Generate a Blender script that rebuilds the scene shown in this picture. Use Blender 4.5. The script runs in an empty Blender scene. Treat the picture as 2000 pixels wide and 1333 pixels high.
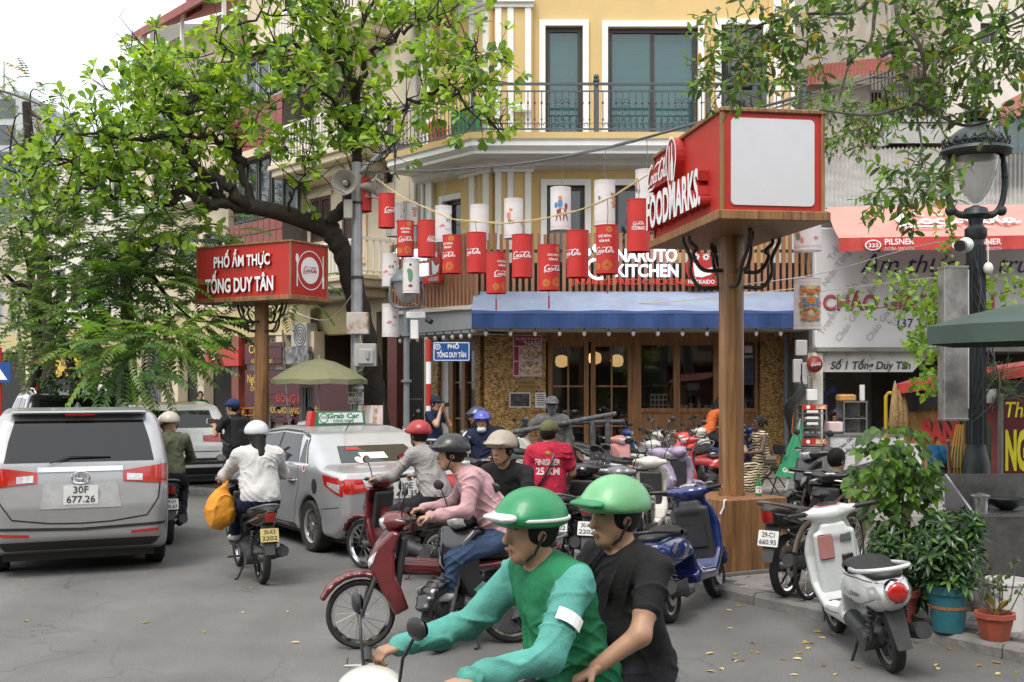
import bpy,bmesh,math,random
import numpy as np
from mathutils import Vector as V,Matrix,geometry
from mathutils.bvhtree import BVHTree
R=math.radians
rnd=random.Random(7)
SC=bpy.context.scene
COL=SC.collection
FPX,HOR,EYE=2160.0,745.0,2.05
cam=bpy.data.cameras.new('camera');cam_o=bpy.data.objects.new('camera',cam);COL.objects.link(cam_o)
cam.sensor_width=36.0;cam.lens=36.0*FPX/2000.0
cam.shift_y=(HOR-666.5)/2000.0
cam.clip_start=0.05;cam.clip_end=600
cam_o.location=(0,0,EYE);cam_o.rotation_euler=(R(90),0,0)
SC.camera=cam_o
wd=bpy.data.worlds.new('World');SC.world=wd;wd.use_nodes=True
wt=wd.node_tree;wt.nodes.clear()
w_out=wt.nodes.new('ShaderNodeOutputWorld');w_bg=wt.nodes.new('ShaderNodeBackground')
w_sky=wt.nodes.new('ShaderNodeTexSky');w_sky.sky_type='NISHITA';w_sky.sun_disc=False
SUN_EL,SUN_AZ=58.0,205.0
w_sky.sun_elevation=R(SUN_EL);w_sky.sun_rotation=R(SUN_AZ)
w_sky.air_density=1.0;w_sky.dust_density=6.0;w_sky.ozone_density=0.6
w_mix=wt.nodes.new('ShaderNodeMix');w_mix.data_type='RGBA'
w_mix.inputs[0].default_value=0.78
w_mix.inputs[7].default_value=(8.6,8.8,9.0,1)
wt.links.new(w_sky.outputs[0],w_mix.inputs[6]);wt.links.new(w_mix.outputs[2],w_bg.inputs[0])
w_bg.inputs[1].default_value=0.13
wt.links.new(w_bg.outputs[0],w_out.inputs[0])
sun=bpy.data.lights.new('sun','SUN');sun.energy=1.5;sun.angle=R(24);sun.color=(1.0,0.965,0.91)
sun_o=bpy.data.objects.new('sun',sun);COL.objects.link(sun_o)
_az=R(SUN_AZ)
_sd=V((math.sin(_az)*math.cos(R(SUN_EL)),math.cos(_az)*math.cos(R(SUN_EL)),math.sin(R(SUN_EL))))
sun_o.rotation_euler=_sd.to_track_quat('Z','Y').to_euler();sun_o.location=(0,0,40)
SC.view_settings.view_transform='Standard';SC.view_settings.look='None'
SC.view_settings.exposure=0.66;SC.view_settings.gamma=1.0;SC.view_settings.use_curve_mapping=False
SC.cycles.use_adaptive_sampling=True;SC.cycles.adaptive_threshold=.025;SC.cycles.max_bounces=6;SC.cycles.transparent_max_bounces=12;SC.cycles.glossy_bounces=3;SC.cycles.diffuse_bounces=3
SC.cycles.transmission_bounces=4;SC.cycles.caustics_reflective=False;SC.cycles.caustics_refractive=False
def P(px,py,Y):
 "a point of the place seen at photo pixel (px,py), Y metres in front of the camera"
 return V(((px-1000)/FPX*Y,Y,EYE+(HOR-py)/FPX*Y))
def PX(px,Y):return(px-1000)/FPX*Y
def PZ(py,Y):return EYE+(HOR-py)/FPX*Y
def GY(py):return EYE*FPX/(py-HOR)
MATS={}
def srgb(r,g,b):
 f=lambda c:(c/255/12.92)if c<=10 else((c/255+0.055)/1.055)**2.4
 return(f(r),f(g),f(b))
def mat(name,col=(.5,.5,.5),rough=.6,metal=0.,var=.12,scale=6.,bump=0.,bscale=None,spec=.5,coat=0.,emit=0.,tr=0.,dirt=0.,detail=4.,alpha=1.):
 if name in MATS:return MATS[name]
 m=bpy.data.materials.new(name);m.use_nodes=True;MATS[name]=m
 nt=m.node_tree;N=nt.nodes;L=nt.links;b=N['Principled BSDF']
 b.inputs['Roughness'].default_value=rough;b.inputs['Metallic'].default_value=metal
 b.inputs['Specular IOR Level'].default_value=spec
 if coat:b.inputs['Coat Weight'].default_value=coat;b.inputs['Coat Roughness'].default_value=.06
 tc=N.new('ShaderNodeTexCoord');nz=N.new('ShaderNodeTexNoise');nz.inputs['Scale'].default_value=scale;nz.inputs['Detail'].default_value=detail
 nz.inputs['Roughness'].default_value=.62
 L.new(tc.outputs['Object'],nz.inputs['Vector'])
 mx=N.new('ShaderNodeMix');mx.data_type='RGBA'
 mx.inputs[6].default_value=(*[c*(1-var)for c in col],1);mx.inputs[7].default_value=(*[min(1,c*(1+var))for c in col],1)
 mr=N.new('ShaderNodeMapRange');mr.inputs[1].default_value=.32;mr.inputs[2].default_value=.68
 L.new(nz.outputs[0],mr.inputs[0]);L.new(mr.outputs[0],mx.inputs[0])
 out=mx.outputs[2]
 if dirt:
  n2=N.new('ShaderNodeTexNoise');n2.inputs['Scale'].default_value=scale*.23;n2.inputs['Detail'].default_value=8;n2.inputs['Roughness'].default_value=.7
  mp=N.new('ShaderNodeMapping');mp.inputs['Scale'].default_value=(1,1,.35)
  L.new(tc.outputs['Object'],mp.inputs[0]);L.new(mp.outputs[0],n2.inputs['Vector'])
  r2=N.new('ShaderNodeMapRange');r2.inputs[1].default_value=.5;r2.inputs[2].default_value=.75;r2.inputs[4].default_value=dirt
  L.new(n2.outputs[0],r2.inputs[0])
  m2=N.new('ShaderNodeMix');m2.data_type='RGBA';m2.inputs[7].default_value=(.09,.08,.065,1)
  L.new(r2.outputs[0],m2.inputs[0]);L.new(out,m2.inputs[6]);out=m2.outputs[2]
 L.new(out,b.inputs['Base Color'])
 if rough>.05:
  rr=N.new('ShaderNodeMapRange');rr.inputs[3].default_value=max(.02,rough*.85);rr.inputs[4].default_value=min(1,rough*1.15)
  L.new(nz.outputs[0],rr.inputs[0]);L.new(rr.outputs[0],b.inputs['Roughness'])
 if bump:
  bn=N.new('ShaderNodeBump');bn.inputs['Strength'].default_value=bump;bn.inputs['Distance'].default_value=.02
  n3=N.new('ShaderNodeTexNoise');n3.inputs['Scale'].default_value=bscale or scale*5;n3.inputs['Detail'].default_value=5
  L.new(tc.outputs['Object'],n3.inputs['Vector']);L.new(n3.outputs[0],bn.inputs['Height']);L.new(bn.outputs[0],b.inputs['Normal'])
 if emit:
  b.inputs['Emission Color'].default_value=(*col,1);b.inputs['Emission Strength'].default_value=emit
 if tr:
  t=N.new('ShaderNodeBsdfTranslucent');t.inputs[0].default_value=(min(1,col[0]*1.9),min(1,col[1]*1.7),col[2]*.9,1)
  ms=N.new('ShaderNodeMixShader');ms.inputs[0].default_value=tr
  L.new(b.outputs[0],ms.inputs[1]);L.new(t.outputs[0],ms.inputs[2]);L.new(ms.outputs[0],N['Material Output'].inputs[0])
 return m
def glass(name,tint=(.02,.03,.03),clear=.35,rough=.02,refl=1.0):
 "window glass: mirror-like coat over a partly see-through tinted sheet"
 if name in MATS:return MATS[name]
 m=bpy.data.materials.new(name);m.use_nodes=True;MATS[name]=m
 nt=m.node_tree;N=nt.nodes;L=nt.links;N.remove(N['Principled BSDF'])
 d=N.new('ShaderNodeBsdfDiffuse');d.inputs[0].default_value=(*tint,1)
 t=N.new('ShaderNodeBsdfTransparent');t.inputs[0].default_value=(*[min(1,.55+2*c)for c in tint],1)
 g=N.new('ShaderNodeBsdfGlossy');g.inputs['Roughness'].default_value=rough;g.inputs[0].default_value=(refl,refl,refl,1)
 fr=N.new('ShaderNodeLayerWeight');pw=N.new('ShaderNodeMath');pw.operation='POWER';pw.inputs[1].default_value=4.0;L.new(fr.outputs['Facing'],pw.inputs[0])
 tc=N.new('ShaderNodeTexCoord');nz=N.new('ShaderNodeTexNoise');nz.inputs['Scale'].default_value=1.3
 bn=N.new('ShaderNodeBump');bn.inputs['Strength'].default_value=.035;L.new(tc.outputs['Object'],nz.inputs[0]);L.new(nz.outputs[0],bn.inputs['Height'])
 L.new(bn.outputs[0],g.inputs['Normal'])
 m1=N.new('ShaderNodeMixShader');m1.inputs[0].default_value=clear
 L.new(d.outputs[0],m1.inputs[1]);L.new(t.outputs[0],m1.inputs[2])
 m2=N.new('ShaderNodeMixShader');mul=N.new('ShaderNodeMath');mul.operation='MULTIPLY_ADD';mul.inputs[1].default_value=.85;mul.inputs[2].default_value=.075
 L.new(pw.outputs[0],mul.inputs[0]);L.new(mul.outputs[0],m2.inputs[0])
 L.new(m1.outputs[0],m2.inputs[1]);L.new(g.outputs[0],m2.inputs[2]);L.new(m2.outputs[0],N['Material Output'].inputs[0])
 return m
def link(o,parent=None,world=True):
 COL.objects.link(o)
 if parent is not None:
  o.parent=parent
  if world:o.matrix_parent_inverse=parent.matrix_basis.inverted()
 return o
def tag(o,label=None,cat=None,group=None,kind=None):
 for k,v in(('label',label),('category',cat),('group',group),('kind',kind)):
  if v:o[k]=v
 return o
def thing(name,label,cat,loc=(0,0,0),rz=0.,group=None,scale=1.0):
 o=bpy.data.objects.new(name,None);o.location=loc;o.rotation_euler=(0,0,rz);o.scale=(scale,)*3
 o.empty_display_size=.1
 COL.objects.link(o);bpy.context.view_layer.update()if False else None
 o.matrix_basis=Matrix.LocRotScale(V(loc),Matrix.Rotation(rz,3,'Z').to_quaternion(),V((scale,)*3))
 return tag(o,label,cat,group)
def copy_tree(root,loc=None,rz=None,label=None,group=None,mats=None,scale=None):
 r=root.copy();COL.objects.link(r)
 l0,q0,s0=root.matrix_basis.decompose()
 r.matrix_basis=Matrix.LocRotScale(V(loc)if loc is not None else l0,Matrix.Rotation(rz,3,'Z').to_quaternion()if rz is not None else q0,V((scale,)*3)if scale else s0)
 if label:r['label']=label
 if group:r['group']=group
 def rec(a,b):
  for ch in list(a.children):
   c=ch.copy();COL.objects.link(c);c.parent=b;swap(c);rec(ch,c)
 def swap(c):
  if not mats or c.type!='MESH':return
  for s in c.material_slots:
   if s.material and s.material.name in mats:
    nm=mats[s.material.name];s.link='OBJECT';s.material=nm
 swap(r);rec(root,r)
 return r
def catmull(pts,n=6,closed=False):
 pts=[V(p)for p in pts];out=[]
 m=len(pts)
 for i in range(m if closed else m-1):
  p1,p2=pts[i],pts[(i+1)%m]
  p0=pts[i-1]if(closed or i>0)else p1*2-p2
  p3=pts[(i+2)%m]if(closed or i+2<m)else p2*2-p1
  for k in range(n):
   t=k/n
   out.append(.5*((2*p1)+(p2-p0)*t+(2*p0-5*p1+4*p2-p3)*t*t+(3*p1-p0-3*p2+p3)*t**3))
 if not closed:out.append(pts[-1])
 return out
_TXT={}
def text_tris(s,shear=0.,off=0.):
 s=s.replace('Đ','Ð').replace('đ','ð');key=(s,shear,off)
 if key in _TXT:return _TXT[key]
 c=bpy.data.curves.new('lettering_curve','FONT');c.body=s;c.size=1.0;c.shear=shear;c.offset=off;c.resolution_u=3;c.fill_mode='FRONT'
 o=bpy.data.objects.new('lettering_curve',c);COL.objects.link(o)
 me=o.to_mesh();v=np.array([tuple(x.co)for x in me.vertices],float).reshape(-1,3);f=[tuple(p.vertices)for p in me.polygons]
 ed={}
 for p in f:
  for a,b in zip(p,p[1:]+p[:1]):
   ed[(a,b)]=1
 bnd=[(a,b)for(a,b)in ed if(b,a)not in ed]
 o.to_mesh_clear();bpy.data.objects.remove(o);bpy.data.curves.remove(c)
 _TXT[key]=(v,f,bnd);return _TXT[key]
class MB:
 def __init__(s,T=None):s.v=[];s.f=[];s.m=[];s.T=T;s.mi=0
 def pt(s,p):
  p=V(p)
  s.v.append(tuple(s.T@p)if s.T is not None else tuple(p));return len(s.v)-1
 def face(s,idx):s.f.append(tuple(idx));s.m.append(s.mi)
 def add(s,pts,faces):
  b=len(s.v)
  for p in pts:s.pt(p)
  for f in faces:s.face([b+i for i in f])
  return s
 def quad(s,a,b,c,d):return s.add([a,b,c,d],[(0,1,2,3)])
 def box(s,c,size,rz=0.,M=None):
  x,y,z=size[0]/2,size[1]/2,size[2]/2;c=V(c)
  q=M if M is not None else Matrix.Rotation(rz,3,'Z')
  pts=[c+q@V(p)for p in((-x,-y,-z),(x,-y,-z),(x,y,-z),(-x,y,-z),(-x,-y,z),(x,-y,z),(x,y,z),(-x,y,z))]
  return s.add(pts,[(0,3,2,1),(4,5,6,7),(0,1,5,4),(1,2,6,5),(2,3,7,6),(3,0,4,7)])
 def bbox(s,a,b):a=V(a);b=V(b);return s.box((a+b)/2,[abs(b[i]-a[i])for i in range(3)])
 def bev(s,c,size,bv=.01,rz=0.,M=None):
  "a box with its vertical and horizontal edges taken off"
  x,y,z=size[0]/2,size[1]/2,size[2]/2;c=V(c);q=M if M is not None else Matrix.Rotation(rz,3,'Z')
  bv=min(bv,x*.9,y*.9,z*.9)
  rings=[]
  for zz,e in((-z,bv),(-z+bv,0),(z-bv,0),(z,bv)):
   X,Y=x-e,y-e;k=bv
   rings.append([(-X+k,-Y,zz),(X-k,-Y,zz),(X,-Y+k,zz),(X,Y-k,zz),(X-k,Y,zz),(-X+k,Y,zz),(-X,Y-k,zz),(-X,-Y+k,zz)])
  pts=[c+q@V(p)for r in rings for p in r]
  fs=[tuple(range(7,-1,-1)),tuple(range(24,32))]
  for r in range(3):
   for i in range(8):fs.append((r*8+i,r*8+(i+1)%8,r*8+8+(i+1)%8,r*8+8+i))
  return s.add(pts,fs)
 def tube(s,path,rad,n=8,caps=True,closed=False):
  path=[V(p)for p in path];m=len(path)
  if not hasattr(rad,'__len__'):rad=[rad]*m
  b=len(s.v);up=None
  for i,p in enumerate(path):
   if closed:t=path[(i+1)%m]-path[i-1]
   else:t=path[min(i+1,m-1)]-path[max(i-1,0)]
   t.normalize()if t.length>1e-9 else None
   if up is None:
    up=V((0,0,1))if abs(t.z)<.9 else V((1,0,0))
   a=t.cross(up)
   if a.length<1e-6:a=t.orthogonal()
   a.normalize();c=a.cross(t);c.normalize();up=c
   for k in range(n):
    th=2*math.pi*k/n
    s.pt(p+a*(math.cos(th)*rad[i])+c*(math.sin(th)*rad[i]))
  for i in range(m if closed else m-1):
   j=(i+1)%m
   for k in range(n):
    s.face((b+i*n+k,b+i*n+(k+1)%n,b+j*n+(k+1)%n,b+j*n+k))
  if caps and not closed:
   s.face([b+k for k in range(n-1,-1,-1)]);s.face([b+(m-1)*n+k for k in range(n)])
  return s
 def cyl(s,a,b,r,r2=None,n=12,caps=True):return s.tube([a,b],[r,r if r2 is None else r2],n,caps)
 def lathe(s,prof,c=(0,0,0),n=16,M=None,capa=False,capb=False,a0=0.,a1=2*math.pi,sx=1.,sy=1.):
  c=V(c);b=len(s.v);m=len(prof);full=abs(a1-a0-2*math.pi)<1e-6;nn=n if full else n+1
  for r,z in prof:
   for k in range(nn):
    th=a0+(a1-a0)*k/n
    p=V((r*math.cos(th)*sx,r*math.sin(th)*sy,z));s.pt(c+(M@p if M is not None else p))
  for i in range(m-1):
   for k in range(n):
    k2=(k+1)%nn
    s.face((b+i*nn+k,b+i*nn+k2,b+(i+1)*nn+k2,b+(i+1)*nn+k))
  if capa:s.face([b+k for k in range(nn-1,-1,-1)])
  if capb:s.face([b+(m-1)*nn+k for k in range(nn)])
  return s
 def ball(s,c,r,n=12,m=8,M=None):
  r=(r,r,r)if not hasattr(r,'__len__')else r
  prof=[(math.sin(math.pi*i/m),-math.cos(math.pi*i/m))for i in range(m+1)]
  prof[0]=(1e-4,-1);prof[-1]=(1e-4,1)
  q=Matrix.Diagonal(V(r));q=(M@q)if M is not None else q
  return s.lathe(prof,c,n,q)
 def prism(s,poly,o,ax,ay,d,caps=True):
  "poly: 2D outline in plane (ax, ay) from o; d: vector to the other side"
  o=V(o);ax=V(ax);ay=V(ay);d=V(d);n=len(poly)
  pts=[o+ax*p[0]+ay*p[1]for p in poly];pts+=[p+d for p in pts]
  fs=[(i,(i+1)%n,n+(i+1)%n,n+i)for i in range(n)]
  if caps:fs+=[tuple(range(n-1,-1,-1)),tuple(range(n,2*n))]
  return s.add(pts,fs)
 def ribbon2(s,pts,wid,fn):
  "a flat stroke along 2D points with changing width, put in place by fn(x,y)"
  b=len(s.v);m=len(pts)
  for i,p in enumerate(pts):
   t=(pts[min(i+1,m-1)]-pts[max(i-1,0)]);t.normalize()
   nrm=V((-t[1],t[0]))*wid[i]*.5
   for q in(V((p[0],p[1]))+nrm,V((p[0],p[1]))-nrm):s.pt(fn(q[0],q[1]))
  for i in range(m-1):s.face((b+2*i+1,b+2*i+3,b+2*i+2,b+2*i))
  return s
 def text(s,txt,fn=None,o=None,ax=None,ay=None,h=.2,w=None,bold=.0,shear=0.,depth=0.,dn=None,align='c',fit='w'):
  """lettering: cap height h; w squeezes or stretches it to that width. Laid in the plane (ax, ay) at o, or by fn(x, y)"""
  v,f,bnd=text_tris(txt,shear,bold)
  if len(v)==0:return s
  k=h/.70;x=v[:,0]*k;y=v[:,1]*k
  x0,x1=x.min(),x.max()
  if w:x=(x-x0)*(w/(x1-x0));x0,x1=0,w
  x=x-(x0+x1)/2 if align=='c' else(x-x0 if align=='l' else x-x1)
  if fn is None:
   o=V(o);ax=V(ax);ay=V(ay);fn=lambda a,b_:o+ax*a+ay*b_
  b=len(s.v);pts=[fn(a,c)for a,c in zip(x,y)]
  if depth and dn is not None:
   d=V(dn)*depth
   for p in pts:s.pt(p+d)
   for q in f:s.face([b+i for i in q])
   b2=len(s.v)
   for p in pts:s.pt(p)
   for a,c in bnd:s.face((b2+a,b2+c,b+c,b+a))
  else:
   for p in pts:s.pt(p)
   for q in f:s.face([b+i for i in q])
  return s
 def build(s,name,mats,parent=None,smooth=None,world=True,kind=None,label=None,cat=None,group=None):
  me=bpy.data.meshes.new(name);me.from_pydata(s.v,[],s.f)
  mats=mats if isinstance(mats,(list,tuple))else[mats]
  for m in mats:me.materials.append(m)
  if len(mats)>1:me.polygons.foreach_set('material_index',s.m)
  if smooth is not None:
   me.polygons.foreach_set('use_smooth',[True]*len(s.f))
   me.set_sharp_from_angle(angle=R(smooth))
  me.update()
  o=bpy.data.objects.new(name,me);link(o,parent,world)
  return tag(o,label,cat,group,kind)
def share(name,me,parent=None,mtx=None,world=True):
 "one more object on mesh data that is already there"
 o=bpy.data.objects.new(name,me)
 if mtx is not None:o.matrix_basis=mtx
 return link(o,parent,world)
def unit_box():
 if 'unit_box' in bpy.data.meshes:return
_BOXES={}
def piece(name,c,size,m,parent=None,rz=0.,bv=0.):
 "a small box that shares its mesh with all pieces of the same size and stuff"
 key=(tuple(round(a,3)for a in size),m.name,bv)
 if key not in _BOXES:
  b=MB();b.bev((0,0,0),size,bv)if bv else b.box((0,0,0),size)
  me=bpy.data.meshes.new(name);me.from_pydata(b.v,[],b.f);me.materials.append(m);_BOXES[key]=me
 return share(name,_BOXES[key],parent,Matrix.LocRotScale(V(c),Matrix.Rotation(rz,3,'Z').to_quaternion(),V((1,1,1))))
class SDF:
 def __init__(s):s.p=[]
 def cone(s,a,b,ra,rb=None,k=.02,m=0,sub=False,flat=None):s.p.append(('c',np.array(a,float),np.array(b,float),ra,ra if rb is None else rb,k,m,sub,flat));return s
 def ell(s,c,r,k=.02,m=0,sub=False,M=None):s.p.append(('e',np.array(c,float),np.array(r,float),np.array(M)if M is not None else np.eye(3),None,k,m,sub,None));return s
 def box(s,c,h,rr=.01,k=.02,m=0,sub=False,M=None):s.p.append(('b',np.array(c,float),np.array(h,float),np.array(M)if M is not None else np.eye(3),rr,k,m,sub,None));return s
 def poly(s,pts,y0,y1,rr=.02,k=.02,m=0,sub=False,taper=None,inter=False):s.p.append(('p',np.array(pts,float),(y0,y1),rr,taper,k,m,sub,inter));return s
 def bounds(s):
  lo=np.full(3,1e9);hi=-lo
  for q in s.p:
   if q[7]or(q[0]=='p' and q[8]):continue
   if q[0]=='c':fl=np.array(q[8])if q[8]is not None else 1.0;a=np.minimum(q[1]-q[3]*fl,q[2]-q[4]*fl);b=np.maximum(q[1]+q[3]*fl,q[2]+q[4]*fl)
   elif q[0]=='p':a=np.array([q[1][:,0].min(),q[2][0],q[1][:,1].min()]);b=np.array([q[1][:,0].max(),q[2][1],q[1][:,1].max()])
   else:e=np.abs(q[3])@(q[2]+(q[4]or 0));a=q[1]-e;b=q[1]+e
   lo=np.minimum(lo,a);hi=np.maximum(hi,b)
  return lo,hi
 def mesh(s,h=.012):
  lo,hi=s.bounds();lo=lo-2.5*h-np.array([.137,.291,.373])*h;hi=hi+2.5*h
  n=np.ceil((hi-lo)/h).astype(int)+1
  D=np.full(n,9.0,np.float32);Mt=np.zeros(n,np.int16);Bd=np.full(n,9.0,np.float32)
  ax=[lo[i]+h*np.arange(n[i])for i in range(3)]
  for q in s.p:
   k=q[5];mg=k+2.5*h
   if q[0]=='c':fl=np.array(q[8])if q[8]is not None else 1.0;a=np.minimum(q[1]-q[3]*fl,q[2]-q[4]*fl);b=np.maximum(q[1]+q[3]*fl,q[2]+q[4]*fl)
   elif q[0]=='p':a=np.array([q[1][:,0].min(),q[2][0],q[1][:,1].min()]);b=np.array([q[1][:,0].max(),q[2][1],q[1][:,1].max()])
   else:e=np.abs(q[3])@(q[2]+(q[4]or 0));a=q[1]-e;b=q[1]+e
   if q[0]=='p' and q[8]:a=lo;b=hi
   i0=np.maximum(((a-mg-lo)/h).astype(int),0);i1=np.minimum(((b+mg-lo)/h).astype(int)+2,n)
   if(i1<=i0).any():continue
   sl=tuple(slice(i0[i],i1[i])for i in range(3))
   X,Y,Z=np.meshgrid(*[ax[i][sl[i]]for i in range(3)],indexing='ij',sparse=True)
   if q[0]=='c':
    A,B=q[1],q[2];d=B-A;L2=max(d@d,1e-9)
    px,py,pz=X-A[0],Y-A[1],Z-A[2]
    t=np.clip((px*d[0]+py*d[1]+pz*d[2])/L2,0,1)
    ex,ey,ez=px-t*d[0],py-t*d[1],pz-t*d[2]
    if q[8]is not None:
     fx,fy,fz=q[8];ex,ey,ez=ex/fx,ey/fy,ez/fz
     dist=(np.sqrt(ex*ex+ey*ey+ez*ez)-(q[3]+(q[4]-q[3])*t))*min(q[8])
    else:dist=np.sqrt(ex*ex+ey*ey+ez*ez)-(q[3]+(q[4]-q[3])*t)
   elif q[0]=='p':
    dist=s._poly(q,X,Y,Z)
   else:
    Mi=q[3].T;px,py,pz=X-q[1][0],Y-q[1][1],Z-q[1][2]
    u=[Mi[i,0]*px+Mi[i,1]*py+Mi[i,2]*pz for i in range(3)]
    if q[0]=='e':
     r=q[2];k0=np.sqrt((u[0]/r[0])**2+(u[1]/r[1])**2+(u[2]/r[2])**2)
     k1=np.sqrt((u[0]/r[0]**2)**2+(u[1]/r[1]**2)**2+(u[2]/r[2]**2)**2)
     dist=k0*(k0-1)/np.maximum(k1,1e-6)
    else:
     w=[np.abs(u[i])-(q[2][i]-q[4])for i in range(3)]
     dist=np.sqrt(sum(np.maximum(a_,0)**2 for a_ in w))+np.minimum(np.maximum(np.maximum(w[0],w[1]),w[2]),0)-q[4]
   dist=dist.astype(np.float32);cur=D[sl];kk=max(k,1e-4)
   if q[7]:
    hh=np.clip(.5-.5*(cur+dist)/kk,0,1);D[sl]=cur*(1-hh)-dist*hh+kk*hh*(1-hh)
   elif q[0]=='p' and q[8]:
    hh=np.clip(.5-.5*(dist-cur)/kk,0,1);D[sl]=dist*(1-hh)+cur*hh+kk*hh*(1-hh)
   else:
    hh=np.clip(.5+.5*(dist-cur)/kk,0,1);D[sl]=dist*(1-hh)+cur*hh-kk*hh*(1-hh)
    better=dist<Bd[sl];Mt[sl]=np.where(better,q[6],Mt[sl]);Bd[sl]=np.minimum(Bd[sl],dist)
  return nets(D,Mt,lo,h)
 @staticmethod
 def _poly(q,X,Y,Z):
  pts=q[1];x=X[:,0,:];z=Z[0,0,:][None,:]+0*x;x=x+0*z
  d=np.full(x.shape,1e9);sgn=np.ones(x.shape)
  m=len(pts)
  for i in range(m):
   a=pts[i];b=pts[i-1];e=b-a;wx,wz=x-a[0],z-a[1]
   t=np.clip((wx*e[0]+wz*e[1])/max(e@e,1e-12),0,1)
   d=np.minimum(d,(wx-e[0]*t)**2+(wz-e[1]*t)**2)
   c1=z>=a[1];c2=z<b[1];c3=e[0]*wz>e[1]*wx
   sgn=np.where((c1&c2&c3)|(~c1&~c2&~c3),-sgn,sgn)
  d2=(sgn*np.sqrt(d))[:,None,:]
  y0,y1=q[2];rr=q[3];mid=(y0+y1)/2;hw=(y1-y0)/2
  if q[4]is not None:hw=hw*q[4](x,z)[:,None,:]
  dy=np.abs(Y-mid)-hw
  a=d2+rr;b=dy+rr
  return np.minimum(np.maximum(a,b),0)+np.sqrt(np.maximum(a,0)**2+np.maximum(b,0)**2)-rr
def nets(D,Mt,lo,h):
 S=D<0;n=np.array(D.shape)
 c=[(i,j,k)for i in(0,1)for j in(0,1)for k in(0,1)]
 cnt=np.zeros(n-1,np.int8)
 for i,j,k in c:cnt+=S[i:n[0]-1+i,j:n[1]-1+j,k:n[2]-1+k]
 act=(cnt>0)&(cnt<8);idx=np.argwhere(act);vid=np.full(n-1,-1,np.int64);vid[act]=np.arange(len(idx))
 pos=np.zeros((len(idx),3));w=np.zeros(len(idx))
 for a in range(len(c)):
  for b in range(a+1,len(c)):
   if sum(abs(c[a][t]-c[b][t])for t in range(3))!=1:continue
   da=D[idx[:,0]+c[a][0],idx[:,1]+c[a][1],idx[:,2]+c[a][2]];db=D[idx[:,0]+c[b][0],idx[:,1]+c[b][1],idx[:,2]+c[b][2]]
   x=(da<0)!=(db<0);t=np.where(x,da/np.where(x,da-db,1),0)
   for q in range(3):pos[:,q]+=np.where(x,c[a][q]+(c[b][q]-c[a][q])*t,0)
   w+=x
 pos=lo+(idx+pos/np.maximum(w,1)[:,None])*h
 mt=Mt[idx[:,0],idx[:,1],idx[:,2]]
 faces=[]
 for axis in range(3):
  s0=[slice(None)]*3;s1=[slice(None)]*3;s0[axis]=slice(0,-1);s1[axis]=slice(1,None)
  A=S[tuple(s0)];B=S[tuple(s1)];e=np.argwhere(A!=B)
  o1,o2=[(1,2),(2,0),(0,1)][axis]
  e=e[(e[:,o1]>0)&(e[:,o2]>0)&(e[:,o1]<n[o1]-1)&(e[:,o2]<n[o2]-1)]
  if len(e)==0:continue
  def at(d1,d2):
   q=e.copy();q[:,o1]-=d1;q[:,o2]-=d2;return vid[q[:,0],q[:,1],q[:,2]]
  f=np.stack([at(1,1),at(0,1),at(0,0),at(1,0)],1)
  fl=~A[e[:,0],e[:,1],e[:,2]];f[fl]=f[fl][:,::-1]
  faces.append(f)
 F=np.concatenate(faces);F=F[(F>=0).all(1)];fm=mt[F[:,0]]
 ee=np.concatenate([np.stack([F[:,i],F[:,(i+1)%4]],1)for i in range(4)])
 for _ in range(2):
  acc=np.zeros_like(pos);np.add.at(acc,ee[:,0],pos[ee[:,1]]);np.add.at(acc,ee[:,1],pos[ee[:,0]]);ct=np.bincount(ee.ravel(),minlength=len(pos));pos=pos*.45+acc/np.maximum(ct,1)[:,None]*.55
 if fm.min()!=fm.max():
  e=np.concatenate([np.stack([F[:,i],F[:,(i+1)%4]],1)for i in range(4)]);em=np.tile(fm,4);e=np.sort(e,1);o=np.lexsort((e[:,1],e[:,0]));e,em=e[o],em[o]
  same=(e[1:]==e[:-1]).all(1)&(em[1:]!=em[:-1]);be=e[1:][same]
  for _ in range(14):
   acc=np.zeros_like(pos);ct=np.zeros(len(pos))
   for a,b in((0,1),(1,0)):np.add.at(acc,be[:,a],pos[be[:,b]]);np.add.at(ct,be[:,a],1)
   k=ct>=2;pos[k]=pos[k]*.5+acc[k]/ct[k][:,None]*.5
 return pos,F,fm
def folds(part,mats_,amp,freq=1.):
 "push cloth in and out in soft creases"
 v,F,m=part;n=np.zeros_like(v);fn=np.cross(v[F[:,2]]-v[F[:,0]],v[F[:,3]]-v[F[:,1]])
 for i in range(4):np.add.at(n,F[:,i],fn)
 n/=np.linalg.norm(n,axis=1)[:,None]+1e-12;on=np.zeros(len(v),bool)
 for q in mats_:on[F[m==q].ravel()]=True
 for q in set(m.tolist())-set(mats_):on[F[m==q].ravel()]=False
 x,y,z=(v*freq).T;a=15*z+9*x+6*y+2.2*np.sin(11*x+7*z)+2.0*np.sin(13*y-9*z+1);b=19*y-13*z+8*x+2.5*np.sin(9*x-12*z+2)
 rid=lambda q:(1-np.abs(np.sin(q)))**3
 w=rid(a)*np.clip(np.sin(7*x+5*y+9*z)+.5,0,1.5)+rid(b)*np.clip(np.sin(8*y-6*z+4*x+1)+.3,0,1.3)-.35+.4*np.sin(23*x+17*z+2*np.sin(15*y))
 return v+n*(on*w*amp)[:,None],F,m
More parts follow.
